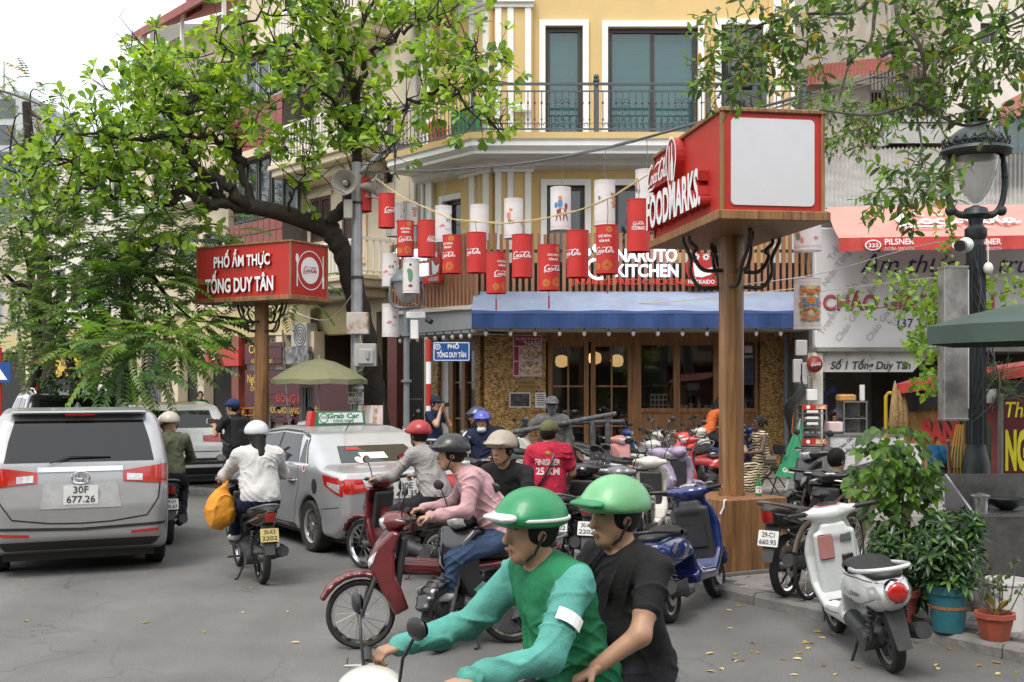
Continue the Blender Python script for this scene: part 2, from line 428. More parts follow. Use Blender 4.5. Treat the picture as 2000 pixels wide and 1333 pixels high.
def skin(name,parts,mats,parent=None,world=False,T=None,smooth=70,**kw):
 "one mesh object from one or more (verts, faces, material) skins"
 vs,fs,ms,b=[],[],[],0
 for v,f,m in parts:vs.append(v);fs.append(f+b);ms.append(m);b+=len(v)
 v=np.concatenate(vs);f=np.concatenate(fs);m=np.concatenate(ms)
 me=bpy.data.meshes.new(name)
 me.vertices.add(len(v));me.vertices.foreach_set('co',v.astype(np.float32).ravel())
 me.loops.add(f.size);me.loops.foreach_set('vertex_index',f.astype(np.int32).ravel())
 me.polygons.add(len(f));me.polygons.foreach_set('loop_start',np.arange(len(f),dtype=np.int32)*4)
 mats=mats if isinstance(mats,(list,tuple))else[mats]
 for q in mats:me.materials.append(q)
 me.polygons.foreach_set('material_index',m.astype(np.int32));me.polygons.foreach_set('use_smooth',np.ones(len(f),bool))
 me.update(calc_edges=True);me.validate()
 if smooth:me.set_sharp_from_angle(angle=R(smooth))
 o=bpy.data.objects.new(name,me);link(o,parent,world)
 return tag(o,**kw)
def bvh_of(parts):
 v=np.concatenate([p[0]for p in parts]);off=0;fs=[]
 for p in parts:fs.extend((p[1]+off).tolist());off+=len(p[0])
 return BVHTree.FromPolygons([V(x)for x in v.tolist()],fs)
def decal(name,poly,fn,dr,bvh,m,parent=None,off=.004,step=.05,thick=0.,world=False,smooth=40):
 """a panel cut to a 2D outline and laid onto a skin: fn(u,v) gives the ray's start, dr its direction"""
 dr=V(dr).normalized();poly=[V((p[0],p[1]))for p in poly]
 dense=[]
 for i,a in enumerate(poly):
  b=poly[(i+1)%len(poly)];k=max(1,int((b-a).length/step))
  dense+=[a.lerp(b,t/k)for t in range(k)]
 us=[p[0]for p in dense];vs_=[p[1]for p in dense];pts=list(dense);nb=len(dense)
 g=step
 u=min(us)+g/2
 inside=lambda p:_pin(p,dense)
 while u<max(us):
  w=min(vs_)+g/2
  while w<max(vs_):
   q=V((u,w))
   if inside(q)and min((q-d).length for d in dense)>g*.45:pts.append(q)
   w+=g
  u+=g
 r=geometry.delaunay_2d_cdt(pts,[],[list(range(nb))],1,1e-5)
 mb=MB();last=None;ok=[]
 hits=[]
 for p in r[0]:
  h=bvh.ray_cast(V(fn(p[0],p[1])),dr)
  hits.append((h[0],V(fn(p[0],p[1]))))
 good=[(a-st).dot(dr)for a,st in hits if a is not None]
 if not good:return None
 av=sum(good)/len(good)
 for a,st in hits:
  t=(a-st).dot(dr)if a is not None else av
  mb.pt(st+dr*(t-off))
 fl=False
 if r[2]:a,b,c=[V(mb.v[i])for i in r[2][0][:3]];fl=(b-a).cross(c-a).dot(dr)>0
 for f in r[2]:mb.face(f[::-1]if fl else f)
 o=mb.build(name,m,parent,smooth,world)
 if thick:
  md=o.modifiers.new('thickness','SOLIDIFY');md.thickness=thick;md.offset=0
 return o
def _pin(p,poly):
 c=False;j=len(poly)-1
 for i in range(len(poly)):
  a,b=poly[i],poly[j]
  if(a[1]>p[1])!=(b[1]>p[1])and p[0]<(b[0]-a[0])*(p[1]-a[1])/(b[1]-a[1])+a[0]:c=not c
  j=i
 return c
_SCRIPT=[([(3.0,2.7),(2.7,3.25),(2.1,3.3),(1.2,2.7),(.6,1.7),(.75,.75),(1.5,.55),(2.3,1.0)],[.15,.3,.25,.42,.5,.42,.2,.1]),([(1.5,.62),(.8,.35),(.25,-.1),(.5,-.35),(1.5,-.1),(3.0,-.15),(4.6,.25)],[.1,.2,.3,.2,.3,.25,.05]),([(3.0,1.75),(2.45,1.5),(2.3,.85),(2.7,.6),(3.15,1.1),(3.05,1.65),(2.85,1.45),(3.6,1.5)],[.25,.3,.3,.22,.28,.25,.12,.08]),([(4.3,1.55),(4.05,1.8),(3.65,1.45),(3.55,.85),(3.95,.6),(4.45,1.0)],[.2,.22,.3,.32,.22,.1]),([(5.2,1.65),(4.85,1.75),(4.5,1.3),(4.5,.7),(4.85,.7),(5.25,1.6),(5.1,.85),(5.35,.65),(5.7,1.0)],[.2,.2,.3,.3,.15,.25,.3,.2,.08]),([(5.55,1.5),(6.05,1.62)],[.22,.22]),([(8.3,2.3),(8.5,2.9),(7.9,3.35),(6.9,2.85),(6.3,1.8),(6.4,.8),(7.1,.55),(7.7,1.0)],[.15,.25,.25,.42,.5,.42,.2,.1]),([(7.2,2.5),(6.6,3.0),(5.6,3.1),(4.6,2.9),(3.6,2.6)],[.05,.2,.24,.15,.05]),([(8.0,1.75),(7.55,1.5),(7.4,.85),(7.8,.6),(8.2,1.1),(8.1,1.65),(8.5,1.5)],[.25,.3,.3,.22,.28,.2,.08]),([(8.6,1.6),(9.15,2.6),(9.1,3.2),(8.85,2.9),(8.65,1.2),(8.9,.65),(9.2,1.0)],[.08,.2,.2,.3,.32,.22,.08]),([(10.0,1.65),(9.65,1.75),(9.3,1.3),(9.3,.7),(9.65,.7),(10.05,1.6),(9.9,.85),(10.15,.65),(10.5,1.0)],[.2,.2,.3,.3,.15,.25,.3,.2,.08])]
def script_logo(mb,fn,w):
 k=w/10.6
 for pts,wd in _SCRIPT:
  p=catmull([V((a-5.4,b-1.5,0))for a,b in pts],5)
  ww=[wd[min(int(i/5),len(wd)-1)]+(wd[min(int(i/5)+1,len(wd)-1)]-wd[min(int(i/5),len(wd)-1)])*(i%5)/5 for i in range(len(p))]
  mb.ribbon2([V((q[0],q[1]))*k for q in p],[x*k*1.15 for x in ww],fn)
def plane_fn(o,ax,ay):
 o=V(o);ax=V(ax);ay=V(ay)
 return lambda a,b:o+ax*a+ay*b
def rrect(w,h,r,n=4):
 out=[]
 for cx,cy,a in((w/2-r,h/2-r,0),(-w/2+r,h/2-r,90),(-w/2+r,-h/2+r,180),(w/2-r,-h/2+r,270)):
  for i in range(n+1):
   t=R(a+90*i/n);out.append((cx+r*math.cos(t),cy+r*math.sin(t)))
 return out
def circ(r,n=24,cx=0,cy=0,ry=None):return[(cx+r*math.cos(2*math.pi*i/n),cy+(ry or r)*math.sin(2*math.pi*i/n))for i in range(n)]
XP,YP,ZP=V((1,0,0)),V((0,1,0)),V((0,0,1))
def asphalt():
 m=mat('asphalt',(.172,.168,.163),.85,var=.14,scale=1.1,bump=.8,bscale=95,spec=.35)
 nt=m.node_tree;N=nt.nodes;L=nt.links;b=N['Principled BSDF']
 src=b.inputs['Base Color'].links[0].from_socket
 tc=N.new('ShaderNodeTexCoord')
 n1=N.new('ShaderNodeTexNoise');n1.inputs['Scale'].default_value=160;n1.inputs['Detail'].default_value=2
 L.new(tc.outputs['Object'],n1.inputs[0])
 r1=N.new('ShaderNodeMapRange');r1.inputs[1].default_value=.35;r1.inputs[2].default_value=.7;r1.inputs[3].default_value=.62;r1.inputs[4].default_value=1.42
 L.new(n1.outputs[0],r1.inputs[0])
 mp=N.new('ShaderNodeMapping');mp.inputs['Rotation'].default_value=(0,0,R(38));mp.inputs['Scale'].default_value=(.8,.12,1)
 n2=N.new('ShaderNodeTexNoise');n2.inputs['Scale'].default_value=1.6;n2.inputs['Detail'].default_value=6
 L.new(tc.outputs['Object'],mp.inputs[0]);L.new(mp.outputs[0],n2.inputs[0])
 r2=N.new('ShaderNodeMapRange');r2.inputs[1].default_value=.35;r2.inputs[2].default_value=.7;r2.inputs[3].default_value=.86;r2.inputs[4].default_value=1.12
 L.new(n2.outputs[0],r2.inputs[0])
 mu=N.new('ShaderNodeMath');mu.operation='MULTIPLY';L.new(r1.outputs[0],mu.inputs[0]);L.new(r2.outputs[0],mu.inputs[1])
 vm=N.new('ShaderNodeVectorMath');vm.operation='SCALE';L.new(src,vm.inputs[0]);L.new(mu.outputs[0],vm.inputs['Scale'])
 n3=N.new('ShaderNodeTexNoise');n3.inputs['Scale'].default_value=.55;n3.inputs['Detail'].default_value=9;n3.inputs['Roughness'].default_value=.68
 L.new(tc.outputs['Object'],n3.inputs[0])
 r3=N.new('ShaderNodeMapRange');r3.inputs[1].default_value=.57;r3.inputs[2].default_value=.72;r3.inputs[4].default_value=.45
 L.new(n3.outputs[0],r3.inputs[0])
 mx=N.new('ShaderNodeMix');mx.data_type='RGBA';mx.inputs[7].default_value=(.06,.056,.05,1);L.new(r3.outputs[0],mx.inputs[0]);L.new(vm.outputs[0],mx.inputs[6])
 vo=N.new('ShaderNodeTexVoronoi');vo.feature='DISTANCE_TO_EDGE';vo.inputs['Scale'].default_value=.9;ad=N.new('ShaderNodeVectorMath');ad.operation='ADD';n4=N.new('ShaderNodeTexNoise');n4.inputs['Scale'].default_value=3;n4.inputs['Detail'].default_value=6
 L.new(tc.outputs['Object'],n4.inputs[0]);sc=N.new('ShaderNodeVectorMath');sc.operation='SCALE';sc.inputs['Scale'].default_value=.5;L.new(n4.outputs[1],sc.inputs[0]);L.new(tc.outputs['Object'],ad.inputs[0]);L.new(sc.outputs[0],ad.inputs[1]);L.new(ad.outputs[0],vo.inputs['Vector'])
 r4=N.new('ShaderNodeMapRange');r4.inputs[1].default_value=.0;r4.inputs[2].default_value=.012;r4.inputs[3].default_value=.6;r4.inputs[4].default_value=0;L.new(vo.outputs['Distance'],r4.inputs[0])
 n5=N.new('ShaderNodeTexNoise');n5.inputs['Scale'].default_value=.35;L.new(tc.outputs['Object'],n5.inputs[0]);r5=N.new('ShaderNodeMapRange');r5.inputs[1].default_value=.48;r5.inputs[2].default_value=.6;L.new(n5.outputs[0],r5.inputs[0])
 m4=N.new('ShaderNodeMath');m4.operation='MULTIPLY';L.new(r4.outputs[0],m4.inputs[0]);L.new(r5.outputs[0],m4.inputs[1]);m6=N.new('ShaderNodeMix');m6.data_type='RGBA';m6.inputs[7].default_value=(.045,.042,.038,1);L.new(m4.outputs[0],m6.inputs[0]);L.new(mx.outputs[2],m6.inputs[6])
 n7=N.new('ShaderNodeTexNoise');n7.inputs['Scale'].default_value=1.3;n7.inputs['Detail'].default_value=10;n7.inputs['Roughness'].default_value=.75;L.new(tc.outputs['Object'],n7.inputs[0]);r7=N.new('ShaderNodeMapRange');r7.inputs[1].default_value=.55;r7.inputs[2].default_value=.8;r7.inputs[4].default_value=.5;L.new(n7.outputs[0],r7.inputs[0])
 m7=N.new('ShaderNodeMix');m7.data_type='RGBA';m7.inputs[7].default_value=(.21,.2,.185,1);L.new(r7.outputs[0],m7.inputs[0]);L.new(m6.outputs[2],m7.inputs[6]);L.new(m7.outputs[2],b.inputs['Base Color'])
 return m
def wood(name,col,grain=(30,30,1.6),rough=.45,var=.3):
 if name in MATS:return MATS[name]
 m=mat(name,col,rough,var=.1,scale=3)
 nt=m.node_tree;N=nt.nodes;L=nt.links;b=N['Principled BSDF'];src=b.inputs['Base Color'].links[0].from_socket
 tc=N.new('ShaderNodeTexCoord');mp=N.new('ShaderNodeMapping');mp.inputs['Scale'].default_value=grain
 n1=N.new('ShaderNodeTexNoise');n1.inputs['Scale'].default_value=1;n1.inputs['Detail'].default_value=7;n1.inputs['Distortion'].default_value=.6
 L.new(tc.outputs['Object'],mp.inputs[0]);L.new(mp.outputs[0],n1.inputs[0])
 r1=N.new('ShaderNodeMapRange');r1.inputs[1].default_value=.36;r1.inputs[2].default_value=.64;r1.inputs[3].default_value=1-var;r1.inputs[4].default_value=1+var*.6
 L.new(n1.outputs[0],r1.inputs[0])
 vm=N.new('ShaderNodeVectorMath');vm.operation='SCALE';L.new(src,vm.inputs[0]);L.new(r1.outputs[0],vm.inputs['Scale']);L.new(vm.outputs[0],b.inputs['Base Color'])
 return m
def chips(name):
 "wall faced with gold-brown bark chips"
 m=mat(name,(.35,.2,.07),.55,var=.35,scale=30,bump=.5,bscale=40)
 nt=m.node_tree;N=nt.nodes;L=nt.links;b=N['Principled BSDF']
 tc=N.new('ShaderNodeTexCoord');vo=N.new('ShaderNodeTexVoronoi');vo.inputs['Scale'].default_value=26;vo.inputs['Randomness'].default_value=1
 mp=N.new('ShaderNodeMapping');mp.inputs['Scale'].default_value=(1,1,1.5);nz=N.new('ShaderNodeTexNoise');nz.inputs['Scale'].default_value=9
 L.new(tc.outputs['Object'],mp.inputs[0])
 ad=N.new('ShaderNodeVectorMath');ad.operation='ADD';sc=N.new('ShaderNodeVectorMath');sc.operation='SCALE';sc.inputs['Scale'].default_value=.12
 L.new(mp.outputs[0],nz.inputs[0]);L.new(nz.outputs[1],sc.inputs[0]);L.new(mp.outputs[0],ad.inputs[0]);L.new(sc.outputs[0],ad.inputs[1]);L.new(ad.outputs[0],vo.inputs['Vector'])
 cr=N.new('ShaderNodeValToRGB');e=cr.color_ramp.elements;e[0].color=(.11,.055,.018,1);e[1].color=(.62,.4,.15,1);k=e.new(.5);k.color=(.36,.2,.065,1)
 sp=N.new('ShaderNodeSeparateColor');L.new(vo.outputs['Color'],sp.inputs[0]);L.new(sp.outputs[0],cr.inputs[0]);L.new(cr.outputs[0],b.inputs['Base Color'])
 bn=N.new('ShaderNodeBump');bn.inputs['Strength'].default_value=.8;bn.inputs['Distance'].default_value=.03;L.new(sp.outputs[1],bn.inputs['Height']);L.new(bn.outputs[0],b.inputs['Normal'])
 return m
ASPH=asphalt()
KERB=mat('kerb_stone',(.2,.195,.185),.85,var=.22,scale=5,bump=.5,dirt=.5)
PAVER=[mat('paver_%d'%i,c,.85,var=.2,scale=14,bump=.35,dirt=.45)for i,c in enumerate(((.23,.215,.2),(.27,.25,.23),(.2,.188,.178)))]
JOINT=mat('paving_joint',(.085,.078,.068),.95,var=.3,scale=20,bump=.5)
YEL=mat('yellow_plaster',(.64,.455,.2),.8,var=.05,scale=1.2,bump=.12,bscale=60,dirt=.16)
WHT=mat('white_trim_paint',(.78,.77,.74),.6,var=.05,scale=3,dirt=.12)
CREAM=mat('cream_plaster',(.62,.53,.38),.85,var=.09,scale=1.5,bump=.15,bscale=50,dirt=.28)
BEIGE=mat('beige_plaster',(.52,.45,.345),.85,var=.09,scale=1.2,bump=.15,bscale=50,dirt=.4)
OCHRE=mat('ochre_plaster',(.48,.4,.2),.85,var=.1,scale=1.4,bump=.15,dirt=.3)
GREYW=mat('grey_panel',(.42,.44,.46),.6,var=.06,scale=2,dirt=.2)
CONC=mat('stained_concrete',(.5,.47,.42),.92,var=.2,scale=1.4,bump=.3,bscale=18,dirt=.75,detail=9)
PALE=mat('pale_render',(.66,.62,.55),.9,var=.1,scale=1.2,bump=.2,bscale=25,dirt=.4)
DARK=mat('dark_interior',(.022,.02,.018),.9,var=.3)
BRONZE=mat('dark_bronze_aluminium',(.045,.04,.036),.4,metal=.3,var=.1)
IRON=mat('painted_iron_grey',(.085,.095,.108),.5,metal=.3,var=.12,scale=20)
TEAL=mat('teal_blind',(.075,.25,.26),.75,var=.12,scale=3)
REDTILE=mat('red_tile',(.22,.045,.03),.4,var=.2,scale=3,bump=.1,dirt=.25)
RUSTRED=mat('red_tin',(.27,.075,.06),.6,var=.18,scale=4,dirt=.4)
BROWNSH=mat('brown_shutter_paint',(.075,.04,.034),.6,var=.18,scale=8)
ZINC=mat('zinc_sheet',(.42,.41,.39),.55,metal=.35,var=.14,scale=2.5,dirt=.35)
STEEL=mat('stainless_steel',(.52,.52,.52),.28,metal=.9,var=.12,scale=4)
STEELD=mat('brushed_worn_steel',(.3,.3,.3),.42,metal=.85,var=.2,scale=9,dirt=.3)
GALV=mat('galvanised_pole',(.36,.37,.38),.5,metal=.5,var=.14,scale=6,dirt=.25)
PLGREY=mat('grey_plastic',(.4,.4,.39),.5,var=.06)
PLWHITE=mat('white_plastic',(.75,.75,.73),.45,var=.05)
BLACK=mat('black_plastic',(.018,.018,.019),.42,var=.2,scale=12)
RUB=mat('tyre_rubber',(.022,.022,.022),.8,var=.25,scale=20,bump=.2)
WOODL=wood('honey_wood',(.30,.145,.055),(16,16,1.2),.42)
WOODM=wood('brown_wood_laminate',(.27,.135,.055),(22,22,.9),.42,.42)
WOODD=wood('dark_wood_slat',(.36,.17,.095),(18,18,1),.6,.2)
CHIP=chips('bark_chip_wall')
GLS=glass('shop_glass',(.03,.03,.025),.72)
GLW=glass('window_glass',(.03,.05,.05),.45)
GLT=glass('teal_window_glass',(.045,.12,.125),.55)
RED=mat('red_sign_paint',(.46,.024,.016),.45,var=.06,scale=2)
REDC=mat('red_lantern_cloth',(.5,.024,.018),.62,var=.06,scale=5)
LETW=mat('white_letter_face',(.82,.82,.83),.45,var=.03)
WHITEP=mat('white_paint',(.8,.8,.79),.5,var=.04)
g=MB();g.quad((-260,-260,0),(260,-260,0),(260,260,0),(-260,260,0))
g.build('road',ASPH,kind='structure')
KERBLINE=catmull([V((8.2,1.6,0)),V((5.8,5.0,0)),V((3.71,8.02,0)),V((2.0,10.42,0)),V((.6,13.0,0)),V((-.6,16.0,0)),V((-2.2,18.3,0)),V((-4.3,19.4,0)),V((-6.0,20.3,0)),V((-7.4,22.8,0)),V((-11.5,30,0)),V((-24,52,0))],8)
KH=.11
pv=MB()
far=[V((60,90,0)),V((60,-8,0)),V((14,-8,0))]
def inset(line,d):
 out=[]
 for i,p in enumerate(line):
  t=(line[min(i+1,len(line)-1)]-line[max(i-1,0)]).normalized();out.append(p+V((t.y,-t.x,0))*d)
 return out
KIN=inset(KERBLINE,.16)
ring=[p.copy()for p in KIN]+far
from mathutils.geometry import tessellate_polygon
tri=tessellate_polygon([ring]);b0=len(pv.v)
for p in ring:pv.pt((p.x,p.y,KH-.012))
for t in tri:pv.face(t)
pavement=pv.build('pavement',JOINT,kind='structure')
acc=[0.]
for a,b in zip(KERBLINE,KERBLINE[1:]):acc.append(acc[-1]+(b-a).length)
def along(s,line=KERBLINE):
 for i in range(len(acc)-1):
  if acc[i+1]>=s:
   t=(s-acc[i])/max(acc[i+1]-acc[i],1e-6);return line[i].lerp(line[i+1],t)
 return line[-1]
s_=0.;kk=0
while s_<acc[-1]-1 and kk<60:
 ln=.8 if s_<30 else 2.4
 a,b=along(s_+.006),along(s_+ln-.006);c,d_=along(s_+.006,KIN),along(s_+ln-.006,KIN)
 k=MB();jz=rnd.uniform(-.004,.004);hz=KH+jz
 ea,eb=(a-c).normalized()*-.025,(b-d_).normalized()*-.025
 k.add([(a.x,a.y,-.02),(b.x,b.y,-.02),(d_.x,d_.y,-.02),(c.x,c.y,-.02),(a.x,a.y,hz-.03),(b.x,b.y,hz-.03),(d_.x,d_.y,hz),(c.x,c.y,hz),(a.x+ea.x,a.y+ea.y,hz),(b.x+eb.x,b.y+eb.y,hz)],[(0,1,5,4),(4,5,9,8),(8,9,6,7),(1,2,6,9,5),(3,0,4,8,7),(2,3,7,6)])
 k.build('kerb_stone',KERB,pavement);s_+=ln;kk+=1
def paver_grid():
 A=R(-35);u=V((math.cos(A),math.sin(A),0));w=V((-u.y,u.x,0));out=[]
 pl,pw=.30,.15
 o=V((2,11,0))
 poly=[V((p.x,p.y))for p in inset(KERBLINE,.20)]+[V((p.x,p.y))for p in far]
 for j in range(-70,110):
  for i in range(-60,90):
   c=o+u*((i+(.5 if j%2 else 0))*pl)+w*(j*pw)
   if c.y<6 or c.y>24.2 or abs(c.x)>c.y*.52:continue
   if c.x<-1.5 and c.y>19:continue
   q=V((c.x,c.y))
   if not _pin(q,poly):continue
   if min((V((p.x,p.y))-q).length for p in KERBLINE[8:60:1])<.3:continue
   out.append(c)
 return out,A,pl,pw
pvs,pvA,pl,pw=paver_grid()
near=sorted(pvs,key=lambda c:c.length)
for i,c in enumerate(near[:280]):
 piece('paver',(c.x,c.y,KH-.03+rnd.uniform(-.003,.003)),(pl-.008,pw-.008,.06),PAVER[rnd.choice((0,0,1,2))],pavement,pvA,.004)
fld=MB()
for c in near[280:]:
 fld.mi=rnd.choice((0,0,1,2));q=Matrix.Rotation(pvA,3,'Z');z=KH+rnd.uniform(-.003,.003);x,y=pl/2-.005,pw/2-.005
 pts=[c+q@V(p)for p in((-x,-y,0),(x,-y,0),(x,y,0),(-x,y,0))]
 fld.add([(p.x,p.y,z)for p in pts]+[(p.x,p.y,z-.012)for p in pts],[(0,1,2,3),(0,4,5,1),(1,5,6,2),(2,6,7,3),(3,7,4,0)])
fld.build('paving',PAVER,pavement,kind='stuff')
class Fac:
 "a facade: t along it, z up, o out towards the street"
 def __init__(s,C,d,n):s.C=V((C[0],C[1],0));s.d=V((d[0],d[1],0)).normalized();s.n=V((n[0],n[1],0)).normalized()
 def p(s,t,z,o=0.):return s.C+s.d*t+s.n*o+ZP*z
 def t(s,px,o=0.):
  r=(px-1000)/FPX;c=s.C+s.n*o
  return(r*c.y-c.x)/(s.d.x-r*s.d.y)
 def z(s,py,px,o=0.):return PZ(py,s.p(s.t(px,o),0,o).y)
 def box(s,mb,t0,t1,z0,z1,o0,o1,bv=0.):
  M=Matrix((s.d,s.n,ZP)).transposed();c=s.p((t0+t1)/2,(z0+z1)/2,(o0+o1)/2);sz=(abs(t1-t0),abs(o1-o0),abs(z1-z0))
  return mb.bev(c,sz,bv,M=M)if bv else mb.box(c,sz,M=M)
 def part(s,name,m,par,t0,t1,z0,z1,o0,o1,bv=0.):b=MB();s.box(b,t0,t1,z0,z1,o0,o1,bv);return b.build(name,m,par)
 def wall(s,mb,t0,t1,z0,z1,holes=(),o=0.,dep=.18):
  ts=sorted({t0,t1,*[min(max(a,t0),t1)for h in holes for a in h[:2]]});zs=sorted({z0,z1,*[min(max(a,z0),z1)for h in holes for a in h[2:4]]})
  for a,b in zip(ts,ts[1:]):
   for c,e in zip(zs,zs[1:]):
    m_=((a+b)/2,(c+e)/2)
    if any(h[0]<m_[0]<h[1]and h[2]<m_[1]<h[3]for h in holes):continue
    mb.quad(s.p(a,c,o),s.p(b,c,o),s.p(b,e,o),s.p(a,e,o))
  for h in holes:
   a,b,c,e=h[:4]
   for q in(((a,c),(a,e)),((a,e),(b,e)),((b,e),(b,c)),((b,c),(a,c))):
    (x0,y0),(x1,y1)=q;mb.quad(s.p(x0,y0,o),s.p(x1,y1,o),s.p(x1,y1,o-dep),s.p(x0,y0,o-dep))
  return mb
 def window(s,par,t0,t1,z0,z1,fm,gm,o=-.1,sash=1,bars=0,fw=.06,surround=None,sw=.13,back=None,backd=.07,sill=None):
  fr=MB()
  for a,b,c,e in((t0,t0+fw,z0,z1),(t1-fw,t1,z0,z1),(t0+fw,t1-fw,z1-fw,z1),(t0+fw,t1-fw,z0,z0+fw)):s.box(fr,a,b,c,e,o-.05,o+.02)
  w=fr.build('window_frame',fm,par)
  for i in range(sash):
   a=t0+fw+(t1-t0-2*fw)*i/sash;b=t0+fw+(t1-t0-2*fw)*(i+1)/sash;oo=o-.02-(i%2)*.02
   if i:s.part('mullion',fm,w,a-fw*.45,a+fw*.45,z0+fw,z1-fw,oo-.02,oo+.03)
   g_=MB();g_.quad(s.p(a,z0+fw,oo),s.p(b,z0+fw,oo),s.p(b,z1-fw,oo),s.p(a,z1-fw,oo));g_.build('pane',gm,w)
   for k in range(bars):
    zz=z0+(z1-z0)*(k+1)/(bars+1);s.part('glazing_bar',fm,w,a,b,zz-.015,zz+.015,oo+.004,oo+.02)
  if surround:
   for a,b,c,e in((t0-sw,t0,z0,z1+sw),(t1,t1+sw,z0,z1+sw),(t0,t1,z1,z1+sw)):s.part('window_surround',surround,w,a,b,c,e,-.02,.07)
  if back:
   bk=MB();nn=9
   for i in range(nn):
    za=z0+(z1-z0)*i/nn;zb=z0+(z1-z0)*(i+1)/nn
    bk.quad(s.p(t0,za,o-backd),s.p(t1,za,o-backd),s.p(t1,zb-.012,o-backd+.025),s.p(t0,zb-.012,o-backd+.025))
   bk.build('blind',back,w)
  return w
FR=Fac((0,24),(1,0),(0,-1))
DV=V((-.66,.75,0)).normalized();NV=V((-DV.y,DV.x,0))
CX=PX(966,24)
ST=Fac((CX,24),DV,NV)
yb=thing('yellow_building','yellow corner building with white trim and wrought iron balcony','building',(3.4,26,0))
X0,X1=CX,PX(1549,24)
def fz(py):return PZ(py,24)
h3=[(PX(1065,24),PX(1138,24),7.3,fz(52)),(PX(1187,24),PX(1363,24),7.3,fz(54)),(PX(1408,24),PX(1490,24),7.3,fz(50))]
h2=[(PX(1068,24),PX(1142,24),3.9,fz(363)),(PX(1200,24),PX(1292,24),3.9,fz(363)),(PX(1350,24),PX(1420,24),3.9,fz(363))]
t2a,t2b=ST.t(955),ST.t(868)
t3a,t3b=ST.t(957),ST.t(912)
tE=ST.t(838)
s2=[(t2a,t2b,3.9,ST.z(378,955))]
s3=[(t3a,t3b,7.4,ST.z(88,957))]
w=MB();FR.wall(w,X0,X1,3.0,14.5,h3+h2);ST.wall(w,0,tE,3.0,14.5,s2+s3)
w.quad(FR.p(X1,0),FR.p(X1,0,-12),FR.p(X1,14.5,-12),FR.p(X1,14.5));w.quad(ST.p(tE,0),ST.p(tE,14.5),ST.p(tE,14.5,-9),ST.p(tE,0,-9))
w.quad(FR.p(X0,14.5),FR.p(X1,14.5),FR.p(X1,14.5,-12),FR.p(X0,14.5,-12))
w.build('wall',YEL,yb)
FR.window(yb,*h3[0],BRONZE,GLT,sash=1,fw=.1,surround=WHT,back=TEAL)
FR.window(yb,*h3[1],BRONZE,GLT,sash=2,fw=.1,surround=WHT,back=TEAL)
FR.window(yb,*h3[2],BRONZE,GLW,sash=1,fw=.08,surround=WHT)
for h in h2:FR.window(yb,*h,BRONZE,GLW,sash=2 if h is not h2[0]else 1,fw=.09,surround=WHT)
ST.window(yb,*s2[0],BRONZE,GLW,sash=2,fw=.08,surround=WHT)
ST.window(yb,*s3[0],BRONZE,GLW,sash=2,fw=.07,surround=WHT)
room=MB()
for F,hs in((FR,h3[2:]+h2),(ST,s2+s3)):
 for h in hs:F.wall(room,h[0]-.2,h[1]+.2,h[2]-.2,h[3]+.2,o=-1.6)
room.build('room_back',DARK,yb)
ow=MB();a,b=h3[2][0]+.08,h3[2][1]-.08;zt=h3[2][3]-.1;zb=fz(160)
for(u0,u1,k0,k1)in((a,a+.06,0,1),(b-.06,b,0,1),(a,b,0,.05),(a,b,.95,1)):
 q=lambda t_,k_,e=0.:FR.p(t_,zt+(zb-zt)*k_,.02+.42*k_+e)
 ow.add([q(u0,k0),q(u1,k0),q(u1,k1),q(u0,k1),q(u0,k0,.05),q(u1,k0,.05),q(u1,k1,.05),q(u0,k1,.05)],[(0,1,2,3),(4,7,6,5),(0,4,5,1),(1,5,6,2),(2,6,7,3),(3,7,4,0)])
sash=ow.build('open_sash',BRONZE,yb)
og=MB();og.quad(q(a,0,.02),q(b,0,.02),q(b,1,.02),q(a,1,.02));og.build('pane',GLW,sash)
def pilaster(F,t0,t1,z0,z1,flip=1):
 p_=F.part('pilaster',YEL,yb,t0,t1,z0,z1,-.02,.12)
 w_=(t1-t0)
 for k in(0.02,.34,.80)if flip>0 else(.04,.5):
  F.part('strip',WHT,p_,t0+w_*k,t0+w_*(k+.16),z0,z1-.5,.12,.165)
 F.part('capital',WHT,p_,t0-.05,t1+.05,z1-.52,z1-.34,.0,.25,.02);F.part('capital',WHT,p_,t0-.02,t1+.02,z1-.6,z1-.522,.0,.19)
 n_=4 if flip>0 else 3
 for k in range(n_):F.part('dentil',WHT,p_,t0+w_*(k+.2)/n_,t0+w_*(k+.72)/n_,z1-.34,z1-.06,.12,.17)
pw_=PX(1040,24)-X0
pilaster(FR,X0,X0+pw_,7.2,fz(12)+.52);pilaster(FR,X0,X0+pw_,3.4,fz(325)+.44)
pilaster(ST,-.0,ST.t(908),7.2,fz(12)+.52,-1);pilaster(ST,.0,ST.t(908),3.4,fz(325)+.44,-1)
FR.part('pilaster',YEL,yb,PX(1500,24),X1-.02,3.4,14.4,.0,.1);FR.part('strip',WHT,yb,PX(1508,24),PX(1522,24),3.4,14.4,.1,.15);FR.part('strip',WHT,yb,PX(1540,24),X1,3.4,14.4,.1,.15)
ST.part('strip',WHT,yb,tE-.22,tE,3.4,14.4,.0,.1)
FR.part('plinth_block',WHT,yb,PX(1000,24),PX(1036,24),fz(222),fz(210),.12,.3)
ST.part('cornice',WHT,yb,.0,tE+.6,ST.z(18,900)+.05,ST.z(18,900)+.35,.0,.9)
BO=1.05
def corner_ring(o,zs):
 "polyline at distance o outside both faces"
 a=FR.p(X1-.02,zs,o);f=FR.C.y-o
 c0=ST.p(0,zs,o);k=(f-c0.y)/ST.d.y;c=c0+ST.d*k
 return[ST.p(tE+.25,zs,o),c,a]
sl=MB()
zsl=PZ(258,24-BO)
